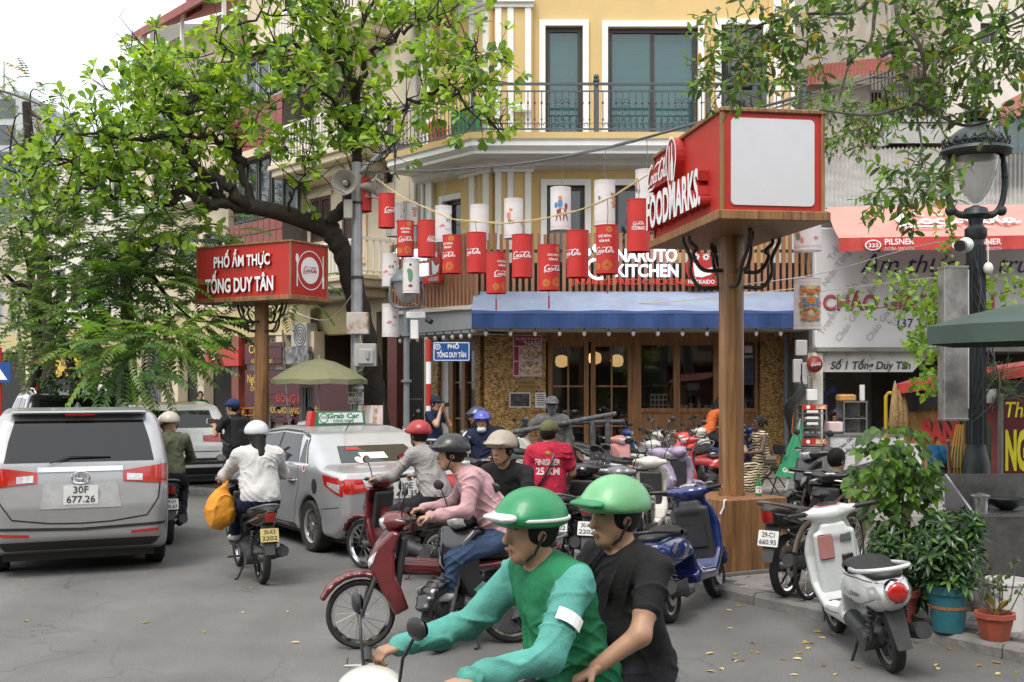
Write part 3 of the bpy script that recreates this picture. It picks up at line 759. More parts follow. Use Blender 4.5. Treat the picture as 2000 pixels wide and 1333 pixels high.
prof=[(BO,zsl),(BO,zsl-.13),(BO-.04,zsl-.17),(BO-.04,zsl-.27),(BO-.13,zsl-.36),(BO-.13,zsl-.42),(.35,zsl-.42),(.3,zsl-.54),(.0,zsl-.6)]
rings=[corner_ring(o,z_)for o,z_ in prof]
for mi,(r0,r1)in enumerate(zip(rings,rings[1:])):
 sl.mi=0 if mi==0 else 1
 for i in range(2):sl.quad(r0[i],r1[i],r1[i+1],r0[i+1])
sl.mi=1;r0=rings[0];ri=corner_ring(0,zsl);[sl.quad(r0[i],r0[i+1],ri[i+1],ri[i])for i in range(2)]
sl.add([r[2]for r in rings]+[FR.p(X1-.02,zsl,0)],[tuple(range(len(rings)+1))]);sl.add([r[0]for r in rings]+[ST.p(tE+.25,zsl,0)],[tuple(range(len(rings),-1,-1))])
balc=sl.build('balcony',[YEL,WHT],yb)
lm=MB();c_=ST.p(ST.t(878,.5),zsl-.42,.5);lm.lathe([(.14,.0),(.13,-.05),(.02,-.06)],c_,14);lm.build('ceiling_lamp',WHT,balc,40)
rl=corner_ring(BO-.1,zsl);zt=zsl+1.02
def rail_run(a,b,name_mesh):
 L=(b-a).length;d=(b-a).normalized()
 r_=MB()
 for z_,s_ in((1.02,.055),(.87,.03),(.08,.035)):
  c=(a+b)/2+ZP*z_;r_.box(c,(L,s_,s_*.9),M=Matrix((d,V((-d.y,d.x,0)),ZP)).transposed())
 rails=r_.build('rail',IRON,balc)
 n_=int(L/.135);k=0
 for i in range(1,n_):
  p_=a+d*(L*i/n_)
  o=share('baluster',name_mesh,balc,Matrix.Translation(p_+ZP*.08))
  if i%9==4:share('scroll',SCROLL,balc,Matrix.LocRotScale(p_+ZP*.1,Matrix((d,V((-d.y,d.x,0)),ZP)).transposed().to_quaternion(),V((1,1,1))))
 return rails
bm_=MB();bm_.cyl((0,0,0),(0,0,.8),.011,n=6);bm_.ball((0,0,.55),(.025,.025,.035),6,4);bm_.ball((0,0,.2),(.022,.022,.03),6,4)
for sx in(-1,1):bm_.tube([V((sx*(.055-.05*math.cos(t)),0,.08+.05*math.sin(t)))for t in[i*.6 for i in range(0,7)]],.006,4)
_o=bm_.build('baluster',IRON,balc,50);BALU=_o.data;bpy.data.objects.remove(_o)
sm_=MB()
for zz,rr in((.2,.09),(.4,.075),(.56,.06)):
 for sx in(-1,1):sm_.tube([V((sx*(.08+rr*(1-i*.05)*math.cos(i*.62)),-.012,zz+rr*(1-i*.05)*math.sin(i*.62)))for i in range(11)],.008,4)
_o=sm_.build('scroll',IRON,balc,50);SCROLL=_o.data;bpy.data.objects.remove(_o)
pts_=[rl[0],rl[1],V((PX(1165,23),rl[1].y,zsl)),V((PX(1384,23),rl[1].y,zsl)),rl[2]]
for a,b in zip(pts_,pts_[1:]):rail_run(a,b,BALU)
for p_ in pts_+[V((PX(1493,23),rl[1].y,zsl))]:
 q=MB();q.bev(p_+ZP*.53,(.1,.1,1.06),.012);q.bev(p_+ZP*1.09,(.13,.13,.05),.01);q.ball(p_+ZP*1.17,.06,10,6);q.ball(p_+ZP*1.0+V((0,-.05,0)),.035,8,4);q.build('post',IRON,balc,40)
def balcony_box(px,py0,py1,wpx,m,name,label,cat):
 o=.55;t=ST.t(px,o);b=MB();Y=ST.p(t,0,o).y;z1=PZ(py0,Y);ww=wpx/FPX*Y
 ST.box(b,t-ww/2,t+ww/2,zsl+.02,z1,o-.22,o+.1,.02);b.build(name,m,label=label,cat=cat)
balcony_box(905,215,255,60,mat('green_tarp',(.03,.25,.06),.5),'storage_bin','green plastic bin standing on the corner balcony','bin')
balcony_box(850,238,262,26,mat('orange_board',(.5,.13,.03),.6),'orange_crate','small orange crate behind the balcony railing at its street end','crate')
rs=thing('restaurant_shop','wooden restaurant shopfront under the blue awning with bark chip pillars','shopfront',(3,23.6,KH))
GF=Fac((0,23.4),(1,0),(0,-1))
def gx(px):return PX(px,23.4)
def gz(py):return PZ(py,23.4)
ZT=gz(650)
GF.part('pillar',CHIP,rs,gx(946),gx(1066),KH,ZT+.3,-.5,.1);GF.part('pillar',CHIP,rs,gx(1483),gx(1548),KH,ZT+.3,-.5,.12)
ceil=MB();ceil.bbox((gx(930),22.0,ZT),(gx(1552),24.2,ZT+.14));ceil.build('soffit',WHT,rs)
GF.part('header',WOODL,rs,gx(1066),gx(1483),gz(668),ZT,-.12,.02)
ins=MB();y1=29.5
ins.mi=0;ins.quad((gx(940),y1,KH),(gx(1550),y1,KH),(gx(1550),y1,ZT),(gx(940),y1,ZT))
ins.quad((gx(1066),23.7,KH),(gx(1066),y1,KH),(gx(1066),y1,ZT),(gx(1066),23.7,ZT));ins.quad((gx(1548),23.7,KH),(gx(1548),23.7,ZT),(gx(1548),y1,ZT),(gx(1548),y1,KH))
ins.mi=1;ins.quad((gx(940),23.5,KH+.01),(gx(1550),23.5,KH+.01),(gx(1550),y1,KH+.01),(gx(940),y1,KH+.01));ins.quad((gx(940),23.5,ZT-.01),(gx(940),y1,ZT-.01),(gx(1550),y1,ZT-.01),(gx(1550),23.5,ZT-.01))
ins.build('room_shell',[mat('warm_inner_wall',(.14,.075,.035),.8,var=.25,scale=2),mat('inner_floor',(.07,.05,.035),.6)],rs)
def wood_frame(t0,t1,z0,z1,nm,cols=1,rows=1,fw=.1,solid=None,gm=GLS):
 f_=MB();
 for a,b,c,e in((t0,t0+fw,z0,z1),(t1-fw,t1,z0,z1),(t0+fw,t1-fw,z1-fw,z1),(t0+fw,t1-fw,z0,z0+fw*1.5)):GF.box(f_,a,b,c,e,-.09,-.02)
 d_=f_.build(nm,WOODL,rs);zz0=z0+fw*1.5
 if solid:GF.part('panel',WOODL,d_,t0+fw,t1-fw,zz0,solid,-.08,-.04);GF.part('mid_rail',WOODL,d_,t0+fw,t1-fw,solid,solid+.09,-.1,-.0);zz0=solid+.09
 for i in range(cols):
  for j in range(rows):
   a=t0+fw+(t1-t0-2*fw)*i/cols;b=t0+fw+(t1-t0-2*fw)*(i+1)/cols;c=zz0+(z1-fw-zz0)*j/rows;e=zz0+(z1-fw-zz0)*(j+1)/rows
   g_=MB();g_.quad(GF.p(a,c,-.055),GF.p(b,c,-.055),GF.p(b,e,-.055),GF.p(a,e,-.055));g_.build('pane',gm,d_)
   if i:GF.part('glazing_bar',WOODL,d_,a-.018,a+.018,c,e,-.065,-.03)
   if j:GF.part('glazing_bar',WOODL,d_,a+.018,b-.018,c-.018,c+.018,-.064,-.031)
 return d_
zD=gz(668)
wood_frame(gx(1070),gx(1150),KH,zD,'door',2,3,.1);wood_frame(gx(1154),gx(1236),KH,zD,'door',2,3,.1)
GF.part('frame_post',WOODL,rs,gx(1236),gx(1246),KH,zD,-.14,.0)
zC=gz(806)
for a,b in((1246,1322),(1322,1400),(1400,1481)):wood_frame(gx(a),gx(b),KH,zD,'window',1,1,.07,zC)
BOT=[mat('bottle_'+n_,c,.12,var=.1)for n_,c in(('green',(.02,.05,.025)),('brown',(.05,.025,.012)),('clear',(.3,.3,.28)),('dark',(.012,.012,.014)))]
LAB=mat('bottle_label',(.7,.68,.6),.6)
sh=MB();sh.bbox((gx(1248),23.62,zC-.02),(gx(1478),23.95,zC+.05));sh.build('bar_counter',WOODL,label='wooden bar ledge inside the restaurant window',cat='counter')
bx_=gx(1300);i=0;ORD='first second third fourth fifth sixth seventh eighth ninth tenth eleventh twelfth thirteenth fourteenth fifteenth sixteenth seventeenth eighteenth nineteenth twentieth'.split()
while bx_<gx(1474):
 hgt=rnd.uniform(.2,.34);b=MB();r_=rnd.uniform(.035,.045);cx=(bx_,23.74+rnd.uniform(-.05,.05),zC+.05)
 b.lathe([(r_,0),(r_,hgt*.58),(r_*.4,hgt*.74),(r_*.35,hgt),(.002,hgt)],cx,8,capa=True)
 o=b.build('sake_bottle',BOT[i*7%4],smooth=40);tag(o,'%s bottle, %s from the left in the row on the bar ledge'%(('green','dark','clear','brown')[(0,3,2,1)[i*7%4]],ORD[i]),'bottle','bottles behind the restaurant window')
 l=MB();l.lathe([(r_+.002,hgt*.12),(r_+.002,hgt*.46)],cx,8);l.build('label_band',LAB,o)
 bx_+=rnd.choice((.11,.13,.16));i+=1
bxs=MB();bxs.bev((gx(1290),23.75,zC+.22),(.36,.14,.34),.01);cs=bxs.build('boxed_goods',PLWHITE,label='white display box of printed cans left of the bottles on the bar ledge',cat='box')
for r_ in range(3):
 for c in range(4):piece('can_print',(gx(1290)-.13+c*.088,23.677,zC+.1+r_*.11),(.06,.004,.08),BRONZE,cs)
LAMPW=mat('warm_lamp',(1.0,.62,.25),.5,emit=.8,var=.02)
for px,py in((1097,706),(1162,700),(1205,705)):
 Y=25.2;p_=P(px,py,Y);b=MB();b.lathe([(.05,-.14),(.13,-.1),(.15,0),(.13,.1),(.05,.14)],p_,10,capa=True,capb=True)
 o=thing('pendant_lamp',{1097:'glowing basket lamp inside the restaurant behind the first glass door',1162:'glowing basket lamp inside the restaurant behind the second door',1205:'dimmer basket lamp farthest right inside the restaurant doors'}[px],'lamp',p_)
 b.build('shade',LAMPW,o,40);c=MB();c.cyl(p_+ZP*.14,(p_.x,p_.y,ZT-.01),.006,n=5);c.build('cord',BLACK,o)
bsh=thing('back_bar_shelf','dark shelf along the back wall of the restaurant','shelf',(gx(1380),29,KH))
for z_ in(.9,1.4,1.9):b=MB();b.bbox((gx(1100),28.9,z_),(gx(1500),29.3,z_+.05));b.build('board',WOODL,bsh)
PAPER=mat('notice_paper',(.72,.7,.67),.7,var=.05)
def poster(px0,px1,py0,py1,name,label,base,blocks=(),lines=()):
 o0=.105;b=MB();GF.box(b,gx(px0),gx(px1),gz(py1),gz(py0),o0,o0+.012);r_=b.build(name,base,label=label,cat='poster')
 for a,c,d_,e,m_ in blocks:q=MB();q.quad(GF.p(gx(a),gz(e),o0+.016),GF.p(gx(c),gz(e),o0+.016),GF.p(gx(c),gz(d_),o0+.016),GF.p(gx(a),gz(d_),o0+.016));q.build('printed_block',m_,r_)
 for t_,cx,cy,h_,w_,m_ in lines:q=MB();q.text(t_,o=GF.p(gx(cx),gz(cy),o0+.02),ax=XP,ay=ZP,h=h_,w=w_);q.build('lettering',m_,r_)
 return r_
MAG=mat('magenta_print',(.32,.03,.09),.6);FOOD=mat('food_print',(.5,.36,.25),.6,var=.7,scale=14,detail=2);INK=mat('ink',(.03,.03,.04),.6);PINK=mat('pale_pink_print',(.66,.5,.5),.6)
po=poster(1002,1058,655,736,'menu_poster','magenta and white hotpot menu poster on the chip pillar',PINK,((1004,1056,657,676,MAG),(1004,1013,678,705,MAG),(1004,1013,708,733,MAG)),(("SUKIYAKI",1030,665,.05,.5,LETW),('"NABE"',1040,676,.1,.4,LETW)))
for cy,cx in((690,1036),(719,1036)):
 q=MB();q.prism(circ(.24,20,ry=.15),GF.p(gx(cx),gz(cy),.123),XP,ZP,(0,-.01,0));q.build('food_picture',FOOD,po)
poster(1012,1046,741,765,'brass_plaque','small brass plaque below the menu poster',mat('brass_plate',(.34,.23,.09),.4,metal=.5),(),(('NARUTO',1029,750,.05,.3,INK),('KITCHEN',1029,758,.05,.34,INK)))
ph=poster(995,1036,767,796,'photo_print','dark framed photograph print on the chip pillar',PAPER,((997,1034,769,794,mat('dark_photo',(.06,.055,.06),.6,var=.8,scale=12)),))
poster(1045,1066,767,797,'paper_notice','plain white paper notice beside the photograph on the pillar',PAPER,tuple((1048,1063,770+4*k,771.5+4*k,INK)for k in range(6)))
poster(1449,1470,670,752,'window_poster','narrow dark blue poster at the right end of the restaurant window',mat('navy_print',(.02,.025,.06),.5,var=.5,scale=10),((1452,1467,676,690,PINK),),(('NARUTO',1459,700,.06,.2,LETW),))
aw=thing('blue_awning','faded blue awning with scalloped edge over the restaurant doors','awning',(gx(1240),22.2,2.9))
YA,YB=22.75,21.6;xa0,xa1=PX(925,YA),PX(1552,YA)
NAVY=mat('navy_awning_cloth',(.022,.055,.17),.8,var=.2,scale=3,bump=.15,dirt=.1)
FADE=mat('faded_awning_cloth',(.25,.3,.41),.85,var=.12,scale=2,bump=.12,dirt=.2)
zA,zB,zC2=PZ(570,YA),PZ(612,YB),PZ(640,YB)
n_=60;b=MB();c=MB();c2=MB()
for i in range(n_):
 a0,a1=xa0+(xa1-xa0)*i/n_,xa0+(xa1-xa0)*(i+1)/n_
 sg=lambda a:-.05*math.sin((a-xa0)/(xa1-xa0)*math.pi*5)**2
 m0,m1=.55,.55
 for(f0,f1,q)in((0,.86,b),(.86,1,c)):
  pt_=lambda a,f:(a,YA+(YB-YA)*f,zA+(zB-zA)*f+sg(a)*math.sin(f*math.pi))
  q.quad(pt_(a0,f1),pt_(a1,f1),pt_(a1,f0),pt_(a0,f0))
 sc=lambda a:-.025*abs(math.sin((a-xa0)*math.pi/.42));wv=lambda a:.025*math.sin(a*9)+.015*math.sin(a*23)
 c2.quad((a0,YB+wv(a0)*1.2,zC2+sc(a0)),(a1,YB+wv(a1)*1.2,zC2+sc(a1)),(a1,YB,zB),(a0,YB,zB))
b.build('canopy',FADE,aw,40);c.build('canopy_edge',NAVY,aw,40);c2.build('valance',NAVY,aw,40)
for x in(xa0,xa1):
 e=MB();e.add([(x,YA,zA),(x,YB,zB),(x,YB,zC2),(x,YA,zC2)],[(0,1,2,3)]);e.build('end_cloth',FADE,aw)
b=MB();b.cyl((xa0,YB+.02,zB-.01),(xa1,YB+.02,zB-.01),.025,n=8);b.build('front_bar',NAVY,aw)
for px in(935,1140,1350,1540):b=MB();b.cyl((PX(px,YA),YA,zC2+.05),(PX(px,YA),YB+.03,zB-.02),.015,n=6);b.build('arm',GALV,aw)
sf=thing('slat_screen','upright wooden slat screen carrying the restaurant lettering','screen',(3.5,22.7,4.2))
SF=Fac((0,22.8),(1,0),(0,-1));sz0,sz1=PZ(596,22.8),PZ(457,22.8)
xs0,xs1=PX(930,22.8),PX(1592,22.8);n_=54
for i in range(n_+1):piece('slat',(xs0+(xs1-xs0)*i/n_,22.8,(sz0+sz1)/2+rnd.uniform(-.02,.02)),(.07,.045,sz1-sz0),WOODD,sf)
for z_ in(sz0+.25,sz1-.35):b=MB();b.bbox((xs0,22.84,z_-.03),(xs1,22.9,z_+.03));b.build('rail',BRONZE,sf)
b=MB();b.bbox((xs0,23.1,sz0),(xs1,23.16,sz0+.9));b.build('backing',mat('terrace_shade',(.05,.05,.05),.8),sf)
SS=Fac(ST.p(0,0,1.25)[:2],DV,NV);t0,t1=SS.t(930),SS.t(762)
tk=t0;k=0
while tk<t1:
 p_=SS.p(tk,0);zz=(PZ(596,22.8)+PZ(457,22.8))/2;piece('slat',(p_.x,p_.y,zz),(.07,.045,sz1-sz0),WOODD,sf,math.atan2(DV.y,DV.x));tk+=.128;k+=1
b=MB();SS.box(b,t0,t1,sz0+.2,sz0+.26,-.1,-.03);SS.box(b,t0,t1,sz1-.4,sz1-.34,-.1,-.03);b.build('rail',BRONZE,sf)
SS.part('fascia',GREYW,sf,t0-.05,t1+.1,sz0-.58,sz0-.1,-.3,.0);SS.part('fascia_cap',WHT,sf,t0-.05,t1+.15,sz0-.1,sz0-.02,-.3,.08)
b=MB();b.add([SS.p(t0,sz0-.59,0),SS.p(t1,sz0-.59,0),SS.p(t1,sz0-.59,-1.6),SS.p(t0,sz0-.59,-1.6)],[(0,1,2,3)]);b.build('soffit',WHT,sf)
b=MB();b.bbox((PX(930,23),22.95,sz0-.3),(PX(1552,23),24,sz0-.1));b.build('terrace_slab',GREYW,sf)
NEON=mat('lit_letter_white',(.8,.86,1.0),.4,emit=.5,var=.02);NREDL=mat('lit_letter_red',(.6,.03,.02),.5,emit=.25,var=.02);NAVYB=mat('navy_letter_side',(.02,.03,.09),.5)
def shop_letters(F,cpx,k,label,o=.1):
 s_=thing('restaurant_sign',label,'sign',F.p(F.t(cpx),4.2,o));Yc=F.p(F.t(cpx),0,o).y
 zz=lambda py:PZ(py,Yc);W=lambda px:px/FPX*Yc*k
 c=F.p(F.t(cpx),0,o);ax=F.d if F.d.x>0 else-F.d
 for txt,py,hpx,wpx,m_ in(('NARUTO',511,24,118,NEON),('KITCHEN',541,24,122,NEON)):
  b=MB();b.text(txt,o=c+ZP*zz(py),ax=ax,ay=ZP,h=hpx/FPX*Yc,w=W(wpx),bold=.02,depth=.06,dn=F.n);b.build('lettering',m_,s_)
 b=MB();b.text('JAPANESE FRIED CHICKEN',o=c+ax*(-W(40))+ZP*zz(556),ax=ax,ay=ZP,h=11/FPX*Yc,w=W(215),bold=.0,depth=.04,dn=F.n);b.build('small_lettering',NREDL,s_)
 e0=c+ax*(-W(98))+ZP*zz(520);b=MB()
 fn=lambda x,y:e0+ax*x*k+ZP*y+F.n*.05
 sp=[V((math.cos(t)*(.05+.045*t),math.sin(t)*(.05+.045*t)))for t in[i*.4 for i in range(14)]];b.ribbon2(sp,[.06]*14,fn)
 for cx,cy,r_ in((-.2,.28,.09),(.0,.36,.09),(.2,.28,.09)):b.add([fn(x,y)for x,y in circ(r_,14,cx,cy)],[tuple(range(14))])
 b.build('emblem',NEON,s_)
 e1=c+ax*W(105)+ZP*zz(524);b=MB();b.prism([(x*k,y)for x,y in circ(.31,28)],e1,ax,ZP,F.n*.07);bd=b.build('badge',RED,s_)
 q=MB();fn=lambda x,y:e1+ax*x*k+ZP*y+F.n*.078
 q.add([fn(x,y)for x,y in((-.13,-.18),(.02,-.2),(.2,-.14),(.26,.02),(.12,-.02),(.02,.0),(-.1,.1),(-.16,.1),(-.15,-.05))],[tuple(range(9))]);q.add([fn(x,y)for x,y in((-.17,-.2),(-.1,-.21),(-.12,-.31),(-.19,-.3))],[(0,1,2,3)])
 for cx in(-.1,.1):
  for dx,dy in((.07,0),(0,.07),(.05,.05),(-.05,.05)):q.ribbon2([V((cx-dx,.22-dy)),V((cx+dx,.22+dy))],[.025,.025],fn)
 q.build('badge_print',LETW,bd)
 b=MB();b.prism([(x*k,y)for x,y in rrect(.64,.15,.05)],e1-ZP*.3,ax,ZP,F.n*.1);bb=b.build('badge_band',RED,bd)
 q=MB();q.text('HOKKAIDO',o=e1-ZP*.33+F.n*.108,ax=ax,ay=ZP,h=.08,w=.54*k,bold=.02);q.build('badge_lettering',LETW,bd)
 return s_
shop_letters(SF,1262,1.0,'lit white restaurant name with red round badge on the front slat screen')
shop_letters(SS,822,.62,'lit restaurant name on the slat screen facing the side street',.1)
bs=thing('bulb_string','string of small clear bulbs hanging along the awning edge and the grey fascia','light string',(gx(1200),21.9,3.3))
wire=MB();WIRE=mat('black_wire',(.015,.015,.015),.6);BULB=mat('clear_bulb',(.75,.73,.68),.25,var=.05)
run=[P(px,638,21.75)for px in range(925,1561,24)]+[]
run2=[SS.p(SS.t(px),PZ(655-(px-780)*.08,SS.p(SS.t(px),0).y),.06)for px in range(786,925,17)]
wire.tube(run2+run,.008,4);wire.build('wire',WIRE,bs)
bl=MB();bl.cyl((0,0,0),(0,0,-.09),.014,n=6);bl.mi=1;bl.ball((0,0,-.14),(.04,.04,.055),8,6);_o=bl.build('bulb',[WIRE,BULB],bs,40);bm0=_o.data;bpy.data.objects.remove(_o)
for i,p_ in enumerate(run2+run):
 if i<len(run2)or i%2==0:share('bulb',bm0,bs,Matrix.Translation(p_))
EN=Fac(ST.p(0,0,.25)[:2],DV,NV);ez=sz0-.6
EN.part('pillar',CHIP,rs,EN.t(945),EN.t(884)-.9,KH,ez,-.35,.1)
EN.part('pillar',CHIP,rs,EN.t(858),EN.t(842),KH,ez,-.4,.05)
EN.part('panel',PLWHITE,rs,EN.t(872),EN.t(859),KH,ez,-.4,-.05)
f_=MB()
d0,d1=EN.t(930),EN.t(874);EN.box(f_,d0,d0+.12,KH,ez,-.2,-.05);EN.box(f_,d1-.12,d1,KH,ez,-.2,-.05);EN.box(f_,d0+.12,d1-.12,ez-.3,ez,-.2,-.05);EN.box(f_,d1-.55,d1-.43,KH,ez-.3,-.2,-.05)
dr=f_.build('side_door',WOODL,rs);q=MB();q.quad(EN.p(d0,KH,-.15),EN.p(d1,KH,-.15),EN.p(d1,ez,-.15),EN.p(d0,ez,-.15));q.build('pane',GLS,dr)
for z_ in(1.2,2.0):EN.part('glazing_bar',WOODL,dr,d0+.12,d1-.12,z_,z_+.04,-.14,-.1)
b=MB();EN.wall(b,d0-.3,d1+3,KH,ez+.5,o=-2.6);b.build('room_back',DARK,rs)
def sz(py,px,o=0.):return ST.z(py,px,o)
def house(name,label,px1,px0,top,m,o=0.,holes=(),z0=0.,dep=12):
 t0,t1=ST.t(px1,o),ST.t(px0,o)
 h=thing(name,label,'building',ST.p((t0+t1)/2,0,o-1));b=MB();ST.wall(b,t0,t1,z0,top,holes,o)
 b.quad(ST.p(t0,z0,o),ST.p(t0,top,o),ST.p(t0,top,o-dep),ST.p(t0,z0,o-dep));b.quad(ST.p(t1,z0,o),ST.p(t1,z0,o-dep),ST.p(t1,top,o-dep),ST.p(t1,top,o))
 b.quad(ST.p(t0,top,o),ST.p(t1,top,o),ST.p(t1,top,o-dep),ST.p(t0,top,o-dep));b.build('wall',m,h)
 if holes:
  d=MB();ST.wall(d,t0,t1,z0+.05,top-.1,o=o-1.4);d.build('room_back',DARK,h)
 return h,t0,t1
def shutter(par,t0,t1,z0,z1,o=0.,leaves=2,nl=16):
 for i in range(leaves):
  a=t0+(t1-t0)*i/leaves+.015;b=t0+(t1-t0)*(i+1)/leaves-.015;f=MB()
  for u0,u1,w0,w1 in((a,a+.07,z0,z1),(b-.07,b,z0,z1),(a+.07,b-.07,z1-.08,z1),(a+.07,b-.07,z0,z0+.08),(a+.07,b-.07,(z0+z1)/2-.04,(z0+z1)/2+.04)):ST.box(f,u0,u1,w0,w1,o-.03,o+.03)
  s=f.build('shutter',BROWNSH,par);n=nl
  for k in range(n):
   zc=z0+.08+(z1-z0-.16)*(k+.5)/n;q=MB()
   q.add([ST.p(a+.07,zc-.05,o+.02),ST.p(b-.07,zc-.05,o+.02),ST.p(b-.07,zc+.05,o-.025),ST.p(a+.07,zc+.05,o-.025)],[(0,1,2,3)]);q.build('slat',BROWNSH,s)
hw=(ST.t(768),ST.t(750),sz(358,760),sz(322,760));hg=(ST.t(828),ST.t(735),0.15,sz(606,780))
bh,t0,t1=house('beige_house','tall plain beige house between the yellow building and the balcony house',838,716,17.5,BEIGE,holes=[hw,hg])
ST.window(bh,*hw,BRONZE,GLW,fw=.05);ST.part('hood',CONC,bh,hw[0]-.2,hw[1]+.2,hw[3]+.05,hw[3]+.16,0,.4)
for px in(812,826):b=MB();t=ST.t(px,.1);b.cyl(ST.p(t,3.5,.1),ST.p(t,17,.1),.05,n=8);b.build('drainpipe',PLGREY if px==812 else WHT,bh,40)
for py in(290,45):z_=sz(py,770);ST.part('string_course',BEIGE,bh,t0,t1,z_,z_+.12,0,.06)
ST.part('gate_post',mat('oxide_red_paint',(.13,.035,.028),.6,var=.2,dirt=.3),bh,ST.t(776,.1),ST.t(758,.1),.1,sz(648,766),-.1,.12)
gg=MB();a,b_=ST.t(826,-.1),ST.t(780,-.1)
for i in range(14):t=a+(b_-a)*i/13;ST.box(gg,t-.012,t+.012,.15,3.2,-.12,-.09)
for z_ in(.3,1.6,3.1):ST.box(gg,a,b_,z_,z_+.05,-.125,-.085)
gg.build('folding_gate',BRONZE,bh)
L2=[(ST.t(700),ST.t(668),sz(466,684),sz(368,684)),(ST.t(646),ST.t(606),sz(472,626),sz(386,626))]
L3=[(ST.t(690),ST.t(650),sz(250,670),sz(160,670)),(ST.t(612),ST.t(570),sz(262,590),sz(186,590))]
L4=[(ST.t(690),ST.t(655),sz(20,670),sz(-60,670)),(ST.t(612),ST.t(575),sz(60,590),sz(-10,590))]
hg=(ST.t(692),ST.t(622),.15,sz(655,660))
ch,t0,t1=house('balcony_house','cream house with brown louvred shutters and a white railed balcony',716,553,17.0,CREAM,holes=L2+L3+L4+[hg])
for w_ in L2+L3+L4:shutter(ch,*w_,o=-.03,leaves=2);ST.part('lintel',CREAM,ch,w_[0]-.12,w_[1]+.12,w_[3],w_[3]+.12,0,.07)
PEACH=mat('peach_plaster',(.66,.48,.34),.85,var=.06,dirt=.2)
for pxa,pxb in((718,703),(562,553)):
 z_=5.0;a,b_=ST.t(pxa),ST.t(pxb)
 while z_<16.6:ST.part('quoin',PEACH,ch,a,b_,z_,z_+.6,.0,.06,.015);z_+=.64
ob=.95
def balcony(zs,pa,pb,hgt=1.0):
 a,b_=ST.t(pa,ob),ST.t(pb,ob);f=MB()
 ST.box(f,a,b_,zs-.28,zs,0,ob,.03);ST.box(f,a-.08,b_+.08,zs-.1,zs+.03,0.02,ob+.08,.02);ST.box(f,a+.25,b_-.25,zs-.5,zs-.27,0,ob-.35,.03)
 s=f.build('balcony',CREAM,ch)
 r=MB();ST.box(r,a,b_,zs+hgt-.06,zs+hgt,ob-.06,ob);ST.box(r,a,b_,zs+.08,zs+.12,ob-.05,ob-.01)
 for t in(a,b_):ST.box(r,t-.03,t+.03,zs+hgt-.06,zs+hgt,0,ob);ST.box(r,t-.03,t+.03,zs+.08,zs+.12,0,ob)
 r.build('rail',WHT,s);n=int((b_-a)/.15)
 for i in range(n+1):t=a+(b_-a)*i/n;p=ST.p(t,zs+hgt/2,ob-.03);piece('baluster',p,(.035,.035,hgt-.06),WHT,s,math.atan2(DV.y,DV.x))
 for i in range(1,5):
  for t in(a,b_):p=ST.p(t,zs+hgt/2,ob*i/5.);piece('baluster',p,(.035,.035,hgt-.06),WHT,s,math.atan2(DV.y,DV.x))
 c=MB();p=ST.p((a+b_)/2,zs-.3,.5);c.lathe([(.16,0),(.15,-.05),(.03,-.07)],p,12);c.build('ceiling_lamp',PLWHITE,s,40)
balcony(sz(296,640,ob),704,530);balcony(sz(545,640,ob),704,545,.9);balcony(sz(60,640,ob),704,530)
b=MB();ST.box(b,ST.t(712,.02),ST.t(560,.02),sz(655,650)+.02,sz(600,650),-.2,.05);b.build('shop_beam',OCHRE,ch)
rt=thing('red_tiled_house','house with protruding bays faced in dark red tiles','building',ST.p(ST.t(500),0,-1))
o=.75;a,b_=ST.t(552,o),ST.t(446,o)
def bay(zb,zt):
 f=MB();ST.box(f,a,b_,zb,zt,-.2,o-.02);s=f.build('bay',JOINT,rt)
 nx,nz=9,max(2,int((zt-zb)/.42))
 for i in range(nx):
  for j in range(nz):
   q=MB();ST.box(q,a+(b_-a)*i/nx+.012,a+(b_-a)*(i+1)/nx-.012,zb+(zt-zb)*j/nz+.012,zb+(zt-zb)*(j+1)/nz-.012,o-.02,o+.005);q.build('tile',REDTILE,s)
z1b,z1t=sz(290,500,o),sz(200,500,o)
bay(z1b,z1t);bay(sz(482,500,o),sz(432,500,o));bay(z1b+6.2,z1t+6.2)
f=MB();ST.box(f,a+.02,b_+.0,0,18,-8,o-.6);f.build('wall',CREAM,rt)
for zb,zt in((z1t+.02,sz(112,500,o)),(sz(428,500,o),z1b-.25)):
 n=4
 for i in range(n):ST.window(rt,a+.1+(b_-a-.2)*i/n,a+.1+(b_-a-.2)*(i+1)/n-.04,zb,zt,GALV if zb>z1t else BRONZE,GLW,o=o-.1,fw=.07)
 ST.part('bay_top',CREAM,rt,a-.1,b_+.1,zt,zt+.2,-.2,o+.15)
 d=MB();ST.wall(d,a,b_,zb,zt,o=o-.45);d.build('curtain',mat('pale_curtain',(.42,.47,.52),.8,var=.3,scale=5),rt)
b=MB();p=ST.p(ST.t(476,o),z1t+.45,o+.05);b.ball(p,.16,10,8);b.cyl(p-ZP*.3,p-ZP*.14,.05);b.build('globe_lamp',PLWHITE,rt,50)
aw_=MB()
for i in range(10):t=ST.t(446,o)+.1+i*.16;aw_.add([ST.p(t,z1t-.15,o),ST.p(t+.15,z1t-.15,o),ST.p(t+.15,z1t-.75,o+.8),ST.p(t,z1t-.75,o+.8)],[(0,1,2,3)])
aw_.build('tiled_hood',RUSTRED,rt)
ZR=sz(34,420)
fh,t0,t1=house('far_cream_house','cream house with red tin roof shelter behind the big tree',446,262,ZR,CREAM,holes=[(ST.t(px),ST.t(px-34),sz(py+62,px-17),sz(py,px-17))for px in(430,380,330)for py in(190,330,455)])
for px in(430,380,330):
 for py in(190,330,455):ST.window(fh,ST.t(px),ST.t(px-34),sz(py+62,px-17),sz(py,px-17),BRONZE,GLW,sash=2)
for py in(270,405):ST.part('floor_band',WHT,fh,t0,t1,sz(py,350),sz(py,350)+.25,0,.3)
rf=MB();a,b_=ST.t(428,.9),ST.t(264,.9)
